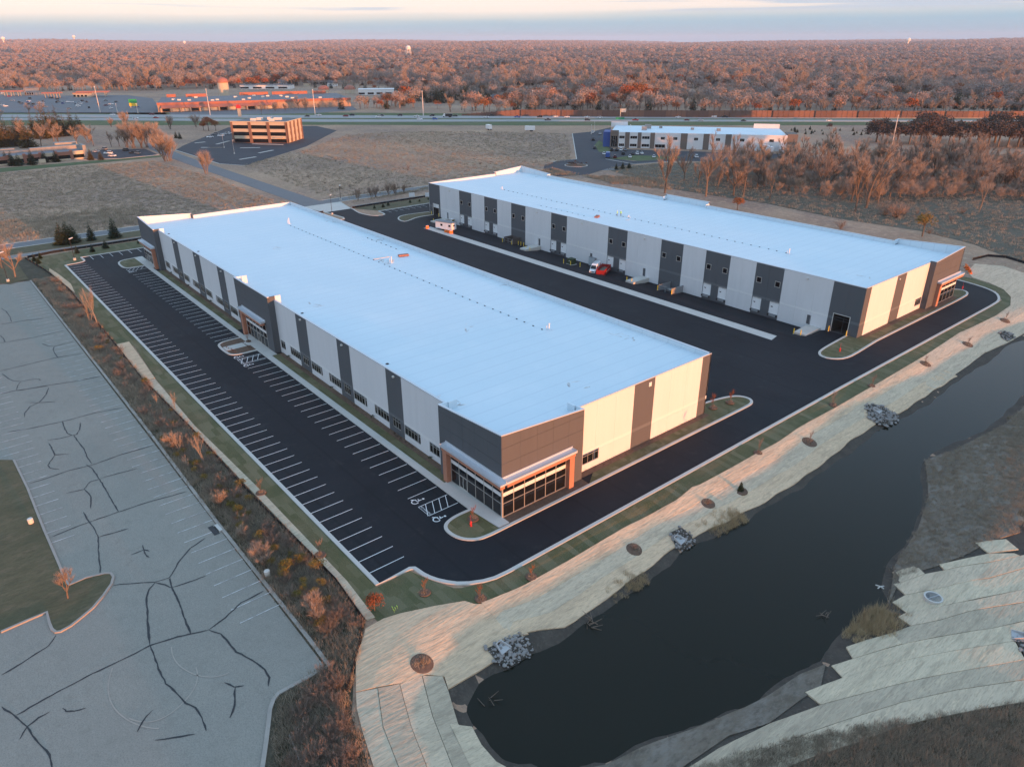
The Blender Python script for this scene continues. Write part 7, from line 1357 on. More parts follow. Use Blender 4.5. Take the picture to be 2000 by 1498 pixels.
for i, (x, y, h) in enumerate([(423.8,3.5,7.9),(418.3,1.5,8.1),(416.1,-1.1,6.6),(415.1,-7.3,8.6),(419.7,-13.9,7.0),(418.3,-19.2,6.7),(414.5,-35.9,6.9),(410.9,-40.3,6.2)]): plant(SP[i % 3] if i < 6 else PN[i % 3], x, y, h, 'conifer in front of the low brick office, %s from the left' % ordinal(i), group='conifers at the low office', name='conifer_tree')
for i, (x, y, h) in enumerate([(468.7,-59.2,10.4),(469.1,-63.8,11.7),(459.3,-65.9,16.1),(453.4,-68.2,18.6),(450.4,-71.9,16.3),(451.2,-75.9,16.1),(448.7,-79.1,16.1),(433.4,-78.6,13.5),(381.2,-66.4,16.9),(381.9,-69.4,15.4),(322.7,-69.1,13.0),(553.6,-139.6,10.8),(551.5,-119.8,11.0),(503.2,-53.1,12.9),(592.0,-98.9,13.2),(599.5,-89.6,7.6),(530.8,-103.7,8.8),(542.6,-102.5,8.1)]): plant(pick(MT) if i > 1 else pick(BT), x, y, h, 'pale bare tree near the field road, %s listed from the copse' % ordinal(i) if False else 'pale multi stemmed bare tree beside the field road', group='bare trees beside the field road')
for i, (x, y, h) in enumerate([(519.9,-138.0,10.4),(516.6,-142.1,7.7),(526.7,-136.5,6.4)]): plant(OK[i % 3], x, y, h, 'orange leaved tree left of the tan office, %s from the left' % ordinal(i), group='orange trees by the tan office', name='leafy_tree')
for i, (x, y, h) in enumerate([(489.2,-105.1,5.1),(483.8,-106.0,5.0)]): plant(SP[i], x, y, h, ['left', 'right'][i] + ' dark little spruce by the office car park', group='spruces by the office lot', name='conifer_tree')
for i, (x, y, h) in enumerate([(198.6,-236.6,3.8),(197.8,-240.6,4.1),(196.9,-244.7,3.5)]): plant(SP[i % 3], x, y, h, ['left', 'middle', 'right'][i] + ' dark spruce of the three by the turning circle', group='three spruces by the turning circle', name='conifer_tree')
for i, (x, y, h) in enumerate([(210.6,15.9,7.6),(210.1,13.9,8.0),(210.8,12.1,6.4),(210.1,7.1,6.2),(209.0,0.2,7.4)]): plant(SP[i % 3], x, y, h * 1.02, 'large dark spruce on the street verge, %s from the left' % ordinal(i), group='large spruces on the street verge', name='conifer_tree')
for i, (x, y, h) in enumerate([(193.2,26.5,2.4),(195.4,24.6,2.2),(189.2,26.1,2.2),(194.9,14.5,2.7),(193.6,10.4,2.9),(195.9,6.1,3.0),(195.4,-3.6,1.4)]): plant(SP[i % 3], x, y, h, 'young spruce inside the dark silt fence, %s from the left' % ordinal(i), group='young spruces inside the silt fence', name='conifer_tree')
for i, (x, y, h) in enumerate([(194.0,-91.5,1.9),(193.9,-95.4,2.0),(195.4,-98.7,2.1),(194.5,-108.5,1.9),(194.1,-112.8,1.4),(195.1,-117.9,1.4)]): plant(SP[i % 3], x, y, h, 'young spruce beside the far stalls, %s from the left' % ordinal(i), group='young spruces beside the far stalls', name='conifer_tree')
for i, (x, y, h) in enumerate([(212.9,-94.5,5.7),(214.0,-101.6,5.1),(214.4,-104.0,5.1),(214.2,-110.1,5.9),(213.1,-112.9,5.9),(213.2,-117.3,4.6)]): plant(MT[i % 4], x, y, h, 'thin bare street tree across the street, %s from the left' % ordinal(i), group='street trees across the street', name='street_tree')
hedge = inpoly([(223.4, -96), (224.8, -96), (224.8, -128), (223.4, -128)], 40); scatter('hedge', 'brown clipped hedge along the street', pts_of(hedge, .35, .55, 5), [p[1] for p in SH])
for i, (x, y, h) in enumerate([(177.5,33.7,10.6),(190.5,35.3,8.7)]): plant(BT[i], x, y, h, ['thin bare tree beside the left lamp post', 'bare tree at the left edge by the path'][i], group='bare trees by the old lot', name='bare_tree')
# ---- shrubs in the strip beside the old lot
st_t = [(120.2,25.4,10.1),(122.5,25.8,8.6)] + [(46.9,29.0,4.7),(40.8,27.3,6.1),(40.5,29.3,3.1),(66.4,26.9,2.4),(63.5,24.5,3.8)]
for i, (x, y, h) in enumerate(st_t): plant(SL[i % 3], x, y, max(3, h), 'slender bare sapling in the shrub strip beside the old lot, %s from the far end' % ordinal(i), group='slender saplings in the shrub strip', name='bare_tree')
for i, (x, y, h) in enumerate([(10.6,29.7,5.0),(-2.3,29.0,4.7),(18.1,29.7,3.0),(27.5,29.3,3.5),(48.0,29.5,4.1)]): plant(MT[i % 4], x, y, max(2.6, h * .95), ['spreading pinkish tree beside the round concrete base', 'largest spreading bare bush near the lower corner of the old lot', 'bare pinkish bush between two yellow shrubs', 'reddish bush in the middle of the strip', 'pink twigged bush by the upper strip'][i], 'shrub' if i else 'tree', name='bare_shrub')
for i, (x, y, h) in enumerate([(24.2,27.9,1.7),(16.4,28.1,1.9),(8.2,27.9,2.1),(6.0,24.7,2.1),(8.8,25.5,1.5),(12.7,27.5,1.6),(2.9,25.9,1.6),(26.1,25.6,1.5),(36.1,28.6,1.2),(29.6,27.8,1.2),(42.2,25.7,1.3),(39.1,29.1,1.2),(4.5,27.3,1.3),(-0.2,26.7,1.3),(3.0,28.9,1.3),(52.5,29.7,1.0),(45.4,29.7,0.9),(10.7,28.8,1.3)]): plant(LF[i % 3], x, y, max(1.4, h), 'yellow green leafy shrub in the strip, %s from the top' % ordinal(i), 'shrub', 'yellow green shrubs in the strip', 'leafy_shrub')
random.seed(33)
for i in range(34): plant(LF[i % 3], uni(-7, 48) if i < 26 else uni(48, 120), uni(25.3, 29.2), uni(.8, 1.9), 'low yellow green leafy shrub scattered through the strip', 'shrub', 'low leafy shrubs scattered through the strip', 'leafy_shrub')
xs_ = []
random.seed(31)
for i in range(120):
    x = -6 + 172 * rnd() ** 1.25; y = uni(25.2, 29.4); xs_.append((x, y))
for i in range(80): x = uni(-29, -9.3); y0, y1 = np.interp(-x, [9.5, 12, 21, 27, 30], [28.5, 30, 33.3, 35.5, 36.5]) + .7, np.interp(-x, [9, 13, 16, 22, 27, 30], [35.5, 39.6, 41.3, 44.5, 47, 48.5]) - 2.6; xs_.append((x, uni(y0, y1)))
for i, (x, y) in enumerate(xs_): plant(SN[i % 5], x, y, uni(.9, 2.4), 'bare russet shrub in the strip beside the old lot', 'shrub', 'bare shrubs in the strip beside the old lot', 'bare_shrub')
strip_in = [(170, 30), (170, 25), (100, 25.4), (30, 25), (0, 24.2), (-5, 25), (-14, 31.5), (-30, 36), (-33, 46), (-14, 39), (-9.6, 36.2), (-8.6, 30.6)]
scatter('strip_weeds', 'dry weeds and grass in the shrub strip', pts_of(inpoly(strip_in, 9000), .6, 1.5, 6), TN)
low_r = [(-40.67,10.94),(-45.28,0.57),(-50.39,-8.10),(-56.68,-18.57),(-59.62,-23.60),(-63.59,-18.42),(-63.49,-9.06),(-54.80,4.93),(-42.56,16.23)]
scatter('rough_tufts', 'rough dead grass at the bottom right', pts_of(inpoly(low_r, 9000), .45, 1.1, 6, .03), TN)
scatter('bank_tufts', 'dead weeds on the silt bank', pts_of(inpoly(bank, 4200), .25, .75, 4, .17), TN)
scatter('upper_bank_grass', 'dead grass at the right edge above the silt bank', pts_of(inpoly([(-33.11,-91.23),(-36.82,-102.13),(-46.95,-81.30),(-48.97,-59.99),(-47.51,-52.69),(-44.64,-56.64),(-40.38,-66.21)], 1600), .5, 1.2, 6), TN)
for i, (x, y, n, s0) in enumerate(((*(-20.08,-5.29), 60, .5), (*(-20.19,-26.82), 90, .55), (*(-19.91,-23.83), 60, .55), (*(-42.09,-21.47), 80, .8), (*(-41.92,-23.77), 60, .8), (*(-41.21,-18.47), 40, .6), (*(-20.19,-3.29), 30, .45))):
    P_ = [(x + random.gauss(0, 1.1), y + random.gauss(0, 1.1)) for k_ in range(n)]; P_ = [p for p in P_ if sdist([p[0]], [p[1]], POND)[0] > -.4]
    scatter('reeds', ['pale reeds at the middle of the long bank', 'tan reeds right of the middle outlet', 'tan reeds beside the middle outlet', 'large clump of tan reeds on the right shore', 'upper part of the right shore reeds', 'short dry reeds left of the large clump', 'thin reeds on the long bank'][i], pts_of(P_, s0 * .6, s0 * 1.2, 3), RE)
def branch_pile(x, y, z, label, n=9, s=1.0):
    t = thing('dead_branch', label, 'dead branch', (x, y, z), uni(0, 6), 'dead branches in the pond'); mb = MB()
    for i in range(n): p = Vector((uni(-.6, .6), uni(-.6, .6), .05)) * s; d = Vector((uni(-1, 1), uni(-1, 1), uni(.1, .6))); mb.tube(p, p + d * s, .035 * s, .015 * s, 4)
    mb.build('twigs', M_bark, t)
branch_pile(*(-20.82,3.58), -1.95, 'bare branches lying in the water below the long bank', 12, 1.5); branch_pile(*(-37.78,-19.04), -1.98, 'small dead branch floating near the right shore', 7, 1.1); branch_pile(*(-22.03,19.62), -1.98, 'sunken branch in the near corner of the pond', 5, 1.2); branch_pile(*(-39.10,-33.06), -1.7, 'twigs at the shore above the broken frame', 8, 1.0)
# ---- landscaping: saplings with mulch rings, small shrubs, bed plants
ring_me = MB().lathe([(.85, -.05), (.8, .1), (.3, .16), (.05, .12)], 16).mesh('mulch_ring', M_mulch); rb_me = mat('bare_sapling_ring', (.13, .085, .06), .95, [(3, .5, (.07, .045, .035))])
ring2 = MB().lathe([(1.0, -.1), (.93, .03), (.5, .08), (.05, .06)], 18).mesh('mulch_ring', rb_me)
def sapling(x, y, h, label, group, pr, rs=1.0, z=None):
    t = plant(pr, x, y, h, label, 'young tree', group, 'sapling', z); t.rotation_euler = (0, 0, 0); r_ = put('mulch_ring', ring2, t, (0, 0, .20), 0, rs)
    if z is None: r_.rotation_euler = Vector((-(gz(x + .8, y) - gz(x - .8, y)) / 1.6, -(gz(x, y + .8) - gz(x, y - .8)) / 1.6, 1)).to_track_quat('Z', 'Y').to_euler()
    for k_ in range(4): put('dead_grass', TN[k_ % 3], t, (uni(-.45, .45) * rs, uni(-.45, .45) * rs, .22), uni(0, 6), rs * .75)
    put('dead_stems', SN[int(abs(x)) % 5][1], t, (0, 0, .2), uni(0, 6), .30 * rs)
    return t
SAP = [pair('t', bare_tree(500 + i, 4, up=.9, spread=.35, nt=8, tw=.016, tl=.6, trunk=.035, lev=2), M_bark, M_twigr) for i in range(3)]
for p in SAP: HT[id(p)] = max(v_.co.z for v_ in p[1].vertices)
SAPR = [(a, var_) for a, var_ in [(p[0], p[1].copy()) for p in SAP]]
for p in SAPR: p[1].materials.clear(); p[1].materials.append(M_rustleaf); HT[id(p)] = HT[id(SAP[0])]
edge_s = [((-5.86,16.71), 2.6), ((-10.94,12.14), 2.6), ((-11.85,4.94), 2.6), ((-12.71,-42.79), 3.2), ((-11.68,-68.22), 3.4), ((-12.30,-81.40), 3.2)]
for i, (p, h) in enumerate(edge_s): sapling(*p, h, 'reddish sapling in a mulch ring on the sod beside the drive, %s from the left' % ordinal(i), 'saplings on the sod beside the drive', SAPR[i % 3] if i < 3 else SAP[i % 3], .75)
for i, (p, h, rs) in enumerate((((-14.47,22.79), .9, 1.35), ((-15.74,-9.74), 1.1, 1.15), ((-15.67,-25.80), 1.2, 1.1), ((-15.66,-53.35), 2.6, 1.35), ((-14.05,-100.90), 2.4, 1.2), ((-15.12,-119.71), 2.4, 1.2), ((-14.95,-141.78), 2.6, 1.2))): sapling(*p, h, 'bare sapling in a brown mulch ring on the straw bank, %s from the left' % ordinal(i), 'saplings on the straw bank', SAP[i % 3], rs)
t = plant(SP[1], *(-16.54,-32.54), 1.9, 'single dark little spruce in a mulch ring on the straw bank', 'young tree', None, 'young_spruce'); put('mulch_ring', ring2, t, (0, 0, .16), 0, 1.1)
for i, (p, h) in enumerate((((27.45,23.40), 3.0), ((27.45,23.40), .1), ((27.45,23.40), .1), ((8.71,23.20), 3.0))):
    if h > 1: sapling(*p, h, ['young tree on the sod verge by the stalls, upper one', '', '', 'young tree on the sod verge by the stalls, lower one'][i], 'young trees on the left verge', SAP[i % 3], .8)
sapling(2.2, 3.4, 2.6, 'reddish sapling on the grass island at the near corner', None, SAPR[0], .8, .1); sapling(*(1.47,-50.13), 3.4, 'left reddish sapling on the end island of the near warehouse', 'saplings on the end island', SAPR[1], .8, .1); sapling(*(0.75,-54.23), 3.4, 'right reddish sapling on the end island of the near warehouse', 'saplings on the end island', SAPR[2], .8, .1); sapling(86.9, 1.9, 2.6, 'reddish sapling in the middle entrance bed', None, SAPR[1], .6, .1)
plant(OK[1], *(-4.62,22.86), 2.4, 'small orange leaved bush where the straw bank meets the shrub strip', 'shrub', None, 'leafy_shrub')
BUSH = [pair('t', leafy(600 + i, .8, 160, .05, (1, 1, .9), 14), M_bark, M_needle) for i in range(2)]; DEAD = [pair('t', leafy(610 + i, .5, 90, .04, (1, 1, .8), 10), M_bark, M_brownleaf) for i in range(2)]
for p in BUSH + DEAD: HT[id(p)] = max(v_.co.z for v_ in p[1].vertices)
k_ = 0
for x in (19.0, 37, 52.5, 71.8, 96.8, 118.4, 135.6, 151): plant(BUSH[k_ % 2], x, -.75, .95, 'round green shrub in the bed along the near warehouse, %s from the near corner' % ordinal(k_), 'shrub', 'green shrubs along the near warehouse', 'green_shrub', .13); k_ += 1
random.seed(61); k_ = 0
for x0 in (24, 27.5, 42.5, 58, 63, 78.5, 100, 104, 120, 124, 138, 142):
    for j in range(3 if x0 < 78 or x0 > 96 else 0): plant(DEAD[j % 2], x0 + 1.1 * j, -.7 + uni(-.15, .15), uni(.4, .6), 'small brown bedding plant along the near warehouse wall', 'plant', 'bedding plants along the near warehouse', 'bedding_plant', .13)
for j in range(18): plant(DEAD[j % 2], uni(.4, 1.0), -17.5 - 1.65 * j, uni(.3, .5), 'small brown bedding plant along the sunlit end wall', 'plant', 'bedding plants along the sunlit end wall', 'bedding_plant', .1)
for j in range(12): plant(DEAD[j % 2], 82.3 + .75 * (j % 6) + (2.6 if j % 6 > 2 else 0) * 0 + (0 if j < 6 else 0), 3.2 + 3.6 * (j // 6) + uni(-.3, .3), uni(.4, .55), 'small brown plant in the middle entrance island', 'plant', 'plants in the middle entrance island', 'bedding_plant', .1)
# roundabout shrubs and verge shrubs
rc = (221.83,-230.40)
for j in range(14): plant(pick(DEAD), rc[0] + uni(-4, 4), rc[1] + uni(-4, 4), uni(1.0, 1.9), 'dull shrub on the roundabout island', 'shrub', 'shrubs on the roundabout island', 'island_shrub', .3)
for j, (x, y) in enumerate(inpoly([(245.8,-475.4),(204.3,-510.9),(186.2,-482.3),(221.2,-448.3)], 26)): plant(SP[j % 3], x, y, uni(1.8, 3.4), 'young dark conifer on the verge below the highway', 'tree', 'young conifers below the highway', 'conifer_tree')
plant(BO[0], *(225.9,-500.3,4.4), 'single round dark tree on the verge below the highway', name='round_tree')
# silt fence
M_fence = mat('silt_fence', (.010, .010, .012), .8)
def silt(pts, label, h=.7):
    t = thing('silt_fence', label, 'silt fence', (*pts[0], 0)); o = ribbon(pts, .05, -.05, h, zf=ground_z).build('fabric', M_fence, t); o.matrix_parent_inverse = Matrix.Translation(-t.location)
    q = dens(pts, 3.0)[:-1]
    for i, (x, y) in enumerate(q[:60]): o = MB().box(x - .03, x + .03, y + .03, y + .08, gz(x, y), gz(x, y) + h + .25).build('stake', M_wood, t); o.matrix_parent_inverse = Matrix.Translation(-t.location)
silt([(198.6, 27.5), (200.5, 20), (200.6, -5), (200.4, -30), (200.2, -72.4)], 'black silt fence along the path at the far end of the lots'); silt([(200.2, -85), (200.6, -120), (200.8, -150)], 'black silt fence past the drive entrance')
silt([(198, 28.2), (178, 25.8), (155, 24.4), (128, 24.8), (101, 25.0), (81, 25.6), (66, 25.2), (53, 24.8), (36, 24.8), (23, 24.6), (12, 24.1), (3, 23.9), (-5, 24.6), (-8, 26.6), (-12, 30), (-13, 31)], 'black silt fence between the shrub strip and the sod', .55)
silt([(11.0,-192.0),(9.7,-200.0),(5.5,-202.4),(-1.8,-199.0),(-13.2,-190.6)], 'black silt fence at the far edge of the straw past the far warehouse')
for i, (p, n_) in enumerate((([(104, 25.0), (104, 22.2), (88, 23.0), (80, 23.5), (80, 25.2), (90, 25.3)], 'tan straw blanket piece high up the left verge'), ([(79.6, 25.2), (79.6, 23.6), (55, 24.0), (30, 23.2), (12, 23.0), (2, 22.9), (-5.6, 23.4), (-5.4, 24.4), (3, 23.7), (12, 23.9), (30, 24.3), (55, 24.6)], 'narrow straw blanket along the left verge by the silt fence'), ([(168, 24.9), (178, 25.2), (181, 24.6), (172, 23.7), (160, 23.0), (150, 23.9)], 'pale straw blanket piece at the far end of the left verge'))): blanket(p, M_mat[i % 2], n_, .09, 3)
# signs by the far warehouse
for i, p in enumerate(((200.9,-113.5,1.9), (196.6,-118.8,2.1))): t = thing('site_sign', ['left white site sign by the silt fence', 'right white site sign half behind the far warehouse'][i], 'sign', (p[0], p[1], 0), th + .3, 'white site signs'); MB().box(-1.2, 1.2, -.04, .04, .9, 2.6).build('board', M_band, t); MB().box(-.9, -.8, -.05, .05, 0, .9).build('post', M_wood, t); MB().box(.8, .9, -.05, .05, 0, .9).build('post', M_wood, t)
# ---- bare tree on the left lawn
random.seed(3); plant(BT[2], *(20.60,49.99), 5.0, 'spreading bare tree on the left lawn', name='bare_tree')

# ---- the woods to the horizon
WC = [woods_crown(700 + i, 13 + (i % 3)).mesh('woods_crown', M_woods) for i in range(7)]
WR = [leafy(720 + i, 12, 420, .55)[1].mesh('woods_crown', M_rustleaf) for i in range(2)]; WG = [spruce(730 + i, 13, .24, 14)[1].mesh('woods_crown', M_needle) for i in range(2)]
BOW = [leafy(725, 12, 420, .55)[1].mesh('woods_crown', M_brownleaf)]
WF = [woods_crown(740 + i, 14, 240, 1.15).mesh('woods_crown', M_woods) for i in range(4)]
KINDS = WC[:7] + [BT[1][1], BT[3][1], WT[0][1], WC[2]] + WR[:1] + BOW + WG + WG[:1]      # 16 kinds
mall_x = [(944.9,110.1),(1280.6,73.1),(1132.3,-156.1),(1069.9,-237.2),(1059.5,-330.1),(1048.0,-432.2),(901.5,-455.9),(847.6,-488.2),(690.0,-414.1),(649.2,-369.7),(630.6,-289.6),(658.3,-149.3),(716.7,-108.2)]
hwl = [p for p in [(1080.3,263.2),(798.8,-38.8),(589.3,-274.0),(458.3,-410.7),(169.8,-728.2),(-60.8,-997.0)]]
def beyond(x, y):     # metres past the far edge of the highway, measured along the view
    l = (x - CAM.x) * RT2.x + (y - CAM.y) * RT2.y; d = (x - CAM.x) * CDIR.x + (y - CAM.y) * CDIR.y
    return d - np.interp(l, [lat(*p) for p in hwl], [dep(*p) for p in hwl])
rs = np.random.RandomState(5)
def ring_pts(d0, d1, sp):
    D = np.arange(d0, d1, sp); out = []
    for d in D:
        w = d * .78 + 60; l = np.arange(-w, w, sp); out.append(np.stack([l + rs.uniform(-.45, .45, l.shape) * sp, d + rs.uniform(-.45, .45, l.shape) * sp], 1))
    a = np.concatenate(out); return CAM.x + a[:, 0] * RT2.x + a[:, 1] * CDIR.x, CAM.y + a[:, 0] * RT2.y + a[:, 1] * CDIR.y
def keep(x, y, m=14):
    k = (beyond(x, y) > m) & (sdist(x, y, mall_x) > 6)
    nn = np.sin(x * .013 + 2 * np.sin(y * .008)) * np.sin(y * .017 + x * .004) ; k &= ~((nn > .72))
    for hx, hy in HS_: k &= (np.hypot(x - hx, y - hy) > 15) & (np.hypot(x - hx + CDIR.x * 16, y - hy + CDIR.y * 16) > 13) & (np.hypot(x - hx + CDIR.x * 34, y - hy + CDIR.y * 34) > 11)
    return k
x, y = ring_pts(640, 1650, 12.4); k = keep(x, y); left_open = (lat(x, y) < -60) & (beyond(x, y) < 60) & (dep(x, y) < 760); k &= ~left_open
x, y = x[k], y[k]; rr_ = np.hypot(x - CAM.x, y - CAM.y); o_ = np.argsort(rr_ - 0)
sx = lat(x, y) / dep(x, y); vis = np.abs(sx) < .70; near = [i for i in o_ if vis[i]][:290]; ns = set(near)
names = {0: ('bare reddish brown tree at the front of the woods beyond the highway', 'bare_tree'), 1: ('rust leaved oak at the front of the woods beyond the highway', 'oak_tree'), 2: ('dark evergreen at the front of the woods beyond the highway', 'conifer_tree')}
trunk_w = MB().tube((0, 0, 0), (0, 0, 7), .22, .1, 5, False).mesh('trunk', M_bark)
for i in near:
    kd = int(rs.rand() * 26); s = rs.uniform(.75, 1.45)
    lb, nm = names[0] if kd < 20 else names[1] if kd < 23 else names[2]; me_ = (BT[kd % 5][1] if kd < 8 else WC[kd % 7]) if kd < 20 else WR[kd % 2] if kd < 23 else WG[kd % 2]
    t = thing(nm, lb, 'tree', (x[i], y[i], 0), rs.rand() * 6.28, nm.replace('_', ' ') + 's at the front of the woods'); put('crown', me_, t, sc=s); put('trunk', BT[kd % 5][0] if kd < 8 else trunk_w, t, sc=s)
rest = np.array([i for i in range(len(x)) if i not in ns]); zz = ground_z(x[rest], y[rest])
def grove(a, b, k0): return .5 + .5 * np.sin(a * .0061 * k0 + 1.7 * np.sin(b * .0043 * k0)) * np.sin(b * .0079 * k0 + 1.3 * np.sin(a * .0052 * k0 + 2))
def kind_of(a, b):
    q = grove(a, b, 1.0); w = grove(a + 900, b - 400, 1.9); u = rs.rand()
    if w > .70 and u < .7: return 13 + int(rs.rand() * 3)          # evergreens
    if q > .78 and u < .45: return 11 + int(rs.rand() * 2)          # leaf-holding oaks
    return int(rs.rand() * 13) if u < .93 else 13 + int(rs.rand() * 3)
P1 = [(x[i], y[i], z_, rs.rand() * 6.28, rs.uniform(.7, 1.4) * (.8 + .5 * grove(x[i], y[i], 2.3)), kind_of(x[i], y[i])) for i, z_ in zip(rest, zz)]
scatter('woods', 'rust brown leafless woods stretching back from the highway', P1, KINDS)
x, y = ring_pts(1650, 3900, 19); k = keep(x, y); x, y = x[k], y[k]; zz = ground_z(x, y)
scatter('far_woods', 'more distant brown woods', [(a, b, c, rs.rand() * 6.28, rs.uniform(.7, 1.35) * (.85 + .5 * grove(a, b, 1.3)), kind_of(a, b)) for a, b, c in zip(x, y, zz)], WF + WF + WF[:3] + WR[:1] + BOW + WG + WG[:1])
x, y = ring_pts(3900, 13500, 55); zz = ground_z(x, y)
scatter('horizon_woods', 'woods fading into the haze at the horizon', [(a, b, c, rs.rand() * 6.28, rs.uniform(2.0, 3.4), int(rs.rand() * 16)) for a, b, c in zip(x, y, zz - 8)], WF * 4)
for i, (x_, y_, h_) in enumerate([(460.6,-532.9,22.1),(458.7,-548.0,23.5),(453.9,-554.2,20.5),(455.7,-507.1,14.7),(475.3,-496.7,15.6),(1052.6,-701.3,20.1)] + [(305.6,-712.5,12.9),(293.2,-706.3,15.3),(289.0,-711.7,13.7),(289.7,-732.6,10.8)]): plant(OK[i % 3], x_, y_, h_, 'bright rust red oak just behind the noise wall, %s of ten' % ordinal(i) if i != 5 else 'dull red oak in the woods left of the middle', group='bright rust oaks', name='oak_tree')
for i, (x_, y_, h_) in enumerate([(667.4,-601.5,15.6),(650.5,-603.5,11.1),(642.7,-613.6,9.6),(720.2,-533.4,10.4),(706.1,-531.8,9.6),(710.8,-545.4,11.9)] + [(514.5,-652.2,14.8),(498.6,-643.1,13.3),(411.8,-698.9,8.2),(397.9,-690.5,7.5),(468.3,-600.5,5.7)] + [(276.7,-749.2,11.8),(259.1,-749.6,15.8),(252.7,-757.8,9.5),(242.1,-771.3,9.5),(266.7,-858.1,11.6),(293.9,-823.3,6.9),(218.5,-801.3,9.6),(338.1,-1010.0,10.8)]): plant(SP[i % 3], x_, y_, h_, 'dark evergreen standing out beyond the noise wall, %s noted' % ordinal(i) if False else 'dark evergreen standing out among the bare trees beyond the noise wall', group='evergreens beyond the noise wall', name='conifer_tree')
for i, (x_, y_, h_) in enumerate([(624.2,-221.2,11.5),(655.7,-248.2,9.2),(656.5,-259.0,7.0),(655.8,-272.0,14.1),(644.2,-274.6,13.4),(643.4,-287.7,6.5),(645.8,-297.2,5.4),(645.0,-310.8,6.0),(627.5,-333.0,12.0),(623.6,-338.1,8.4),(618.0,-345.1,7.2),(623.9,-363.7,13.5),(630.0,-383.0,7.5),(644.8,-422.0,7.8)] + [(500.1,-445.9,13.9),(507.4,-460.8,8.3),(547.5,-409.8,9.5),(552.7,-428.3,7.3),(508.6,-435.1,4.7)]): plant(pick(MT) if i % 3 else BT[i % 5], x_, y_, h_, 'bushy bare tree on the slope between shops and highway', group='bushy trees between shops and highway')
# ---- workers on the roof
M_vest = mat('hi_vis_vest', (.45, .75, .12), .8); M_skin = mat('skin', (.45, .28, .20), .7); M_pants = [mat('work_trousers', (.10, .085, .07), .9), mat('dark_trousers', (.03, .032, .04), .9)]; M_hat = mat('hard_hat', (.75, .75, .70), .4)
def worker(x, y, z, rz, label, pm, arm):
    me_ = bpy.data.meshes.new('body'); V = [(0, 0, .95), (0, 0, 1.18), (0, 0, 1.42), (0, 0, 1.53), (0, .02, 1.66), (-.10, 0, .90), (-.12, .03, .50), (-.12, -.02, .09), (-.12, .10, .05), (.10, 0, .90), (.13, .05, .50), (.14, .06, .09), (.14, .18, .05), (-.20, 0, 1.40), (-.26, .02, 1.13), (-.24, .14 + arm, .93), (.20, 0, 1.40), (.26, .0, 1.13), (.26, .10, .90)]
    E_ = [(0, 1), (1, 2), (2, 3), (3, 4), (0, 5), (5, 6), (6, 7), (7, 8), (0, 9), (9, 10), (10, 11), (11, 12), (2, 13), (13, 14), (14, 15), (2, 16), (16, 17), (17, 18)]; Rd = [.15, .14, .16, .06, .105, .10, .07, .055, .045, .10, .07, .055, .045, .07, .05, .042, .07, .05, .042]
    me_.from_pydata(V, E_, []); tmp = bpy.data.objects.new('tmp', me_); COL.objects.link(tmp); tmp.modifiers.new('s', 'SKIN'); sv = me_.skin_vertices[0].data
    for i, r in enumerate(Rd): sv[i].radius = (r, r * .8); 
    sv[0].use_root = True; tmp.modifiers.new('u', 'SUBSURF').levels = 1; dg = bpy.context.evaluated_depsgraph_get(); nm_ = bpy.data.meshes.new_from_object(tmp.evaluated_get(dg)); bpy.data.objects.remove(tmp)
    for m_ in (pm, M_vest, M_skin): nm_.materials.append(m_)
    for p in nm_.polygons: zc = p.center.z; p.material_index = 2 if zc > 1.52 or (zc < 1.0 and abs(p.center.x) > .21) else 1 if zc > .93 else 0; p.use_smooth = True
    t = thing('person', label, 'person', (x, y, z), rz, 'workers on the far roof'); put('body', nm_, t); MB().lathe([(.16, 1.68), (.13, 1.76), (.06, 1.82), (.01, 1.83)], 12).build('hard_hat', M_hat, t)
worker(88.0, -117.2, ZR + .18, R(120), 'person in a lime vest and tan trousers standing on the far roof, left one', M_pants[0], .1); worker(87.2, -118.0, ZR + .16, R(200), 'person in a lime vest and dark trousers on the far roof, right one', M_pants[1], .2)
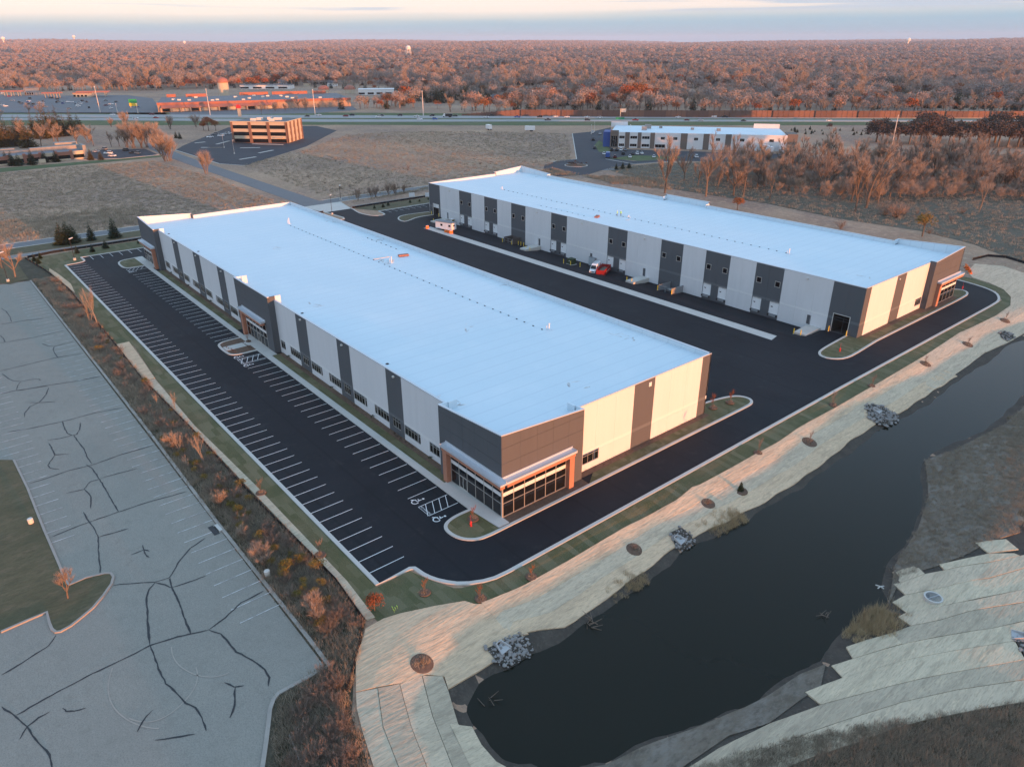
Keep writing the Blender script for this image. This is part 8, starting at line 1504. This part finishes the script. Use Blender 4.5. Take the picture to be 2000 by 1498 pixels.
t = thing('marker_flags', 'tiny lime marker flags on the sod by the straw edge', 'marker flag', (*(-6.18,20.97), gz(*(-6.18,20.97))));
for i, (a, b) in enumerate(((0, 0), (.3, .2), (-.2, .3), (.1, -.3))): MB().tube((a, b, 0), (a, b, .5), .01).box(a, a + .22, b - .01, b + .01, .36, .52).build('flag', M_vest, t)
# orange construction fence scraps past the far warehouse
x, y = (7.08,-178.83); t = thing('orange_fence', 'crumpled orange safety fence past the end of the far warehouse', 'safety fence', (x, y, 0), R(-60)); random.seed(8)
mb = MB(); 
for i in range(12): mb.hexa([(i * .8 - 4, uni(-.5, .5), .1), (i * .8 - 3.2, uni(-.5, .5), .1), (i * .8 - 3.2, uni(.0, .9), .1), (i * .8 - 4, uni(0, .9), .1)], [(i * .8 - 4, 0, uni(.5, 1.2)), (i * .8 - 3.2, 0, uni(.4, 1.2)), (i * .8 - 3.2, .1, uni(.4, 1.1)), (i * .8 - 4, .1, uni(.5, 1.1))])
mb.build('netting', M_orange, t)

# ---- look-alikes told apart by their place
lk = {}
for o in COL.objects:
    if o.parent is None and o.get('label') and o.get('group') and o.get('category'): lk.setdefault((o['label'], o['group']), []).append(o)
for (lb, g_), L_ in lk.items():
    if 1 < len(L_) <= 70 and len(lb.split()) <= 12:
        for i, o in enumerate(sorted(L_, key=lambda o: lat(o.location.x, o.location.y) / max(1, dep(o.location.x, o.location.y)))): o['label'] = lb + ', %s from the left' % ordinal(i)


# ================================================================== HAZE
m = bpy.data.materials.new('haze'); m.use_nodes = True; N = m.node_tree.nodes; N.clear()
vo = N.new('ShaderNodeVolumePrincipled'); vo.inputs['Density'].default_value = 4.8e-5; vo.inputs['Color'].default_value = (.66, .80, 1.0, 1); vo.inputs['Anisotropy'].default_value = .0
out = N.new('ShaderNodeOutputMaterial'); m.node_tree.links.new(vo.outputs[0], out.inputs['Volume'])
hz = MB().box(-15000, 15000, -15000, 15000, -6, 175).build('haze', m, fix=True); stuff(hz, 'thin evening haze over the whole landscape')
scene.cycles.volume_step_rate = 1.0
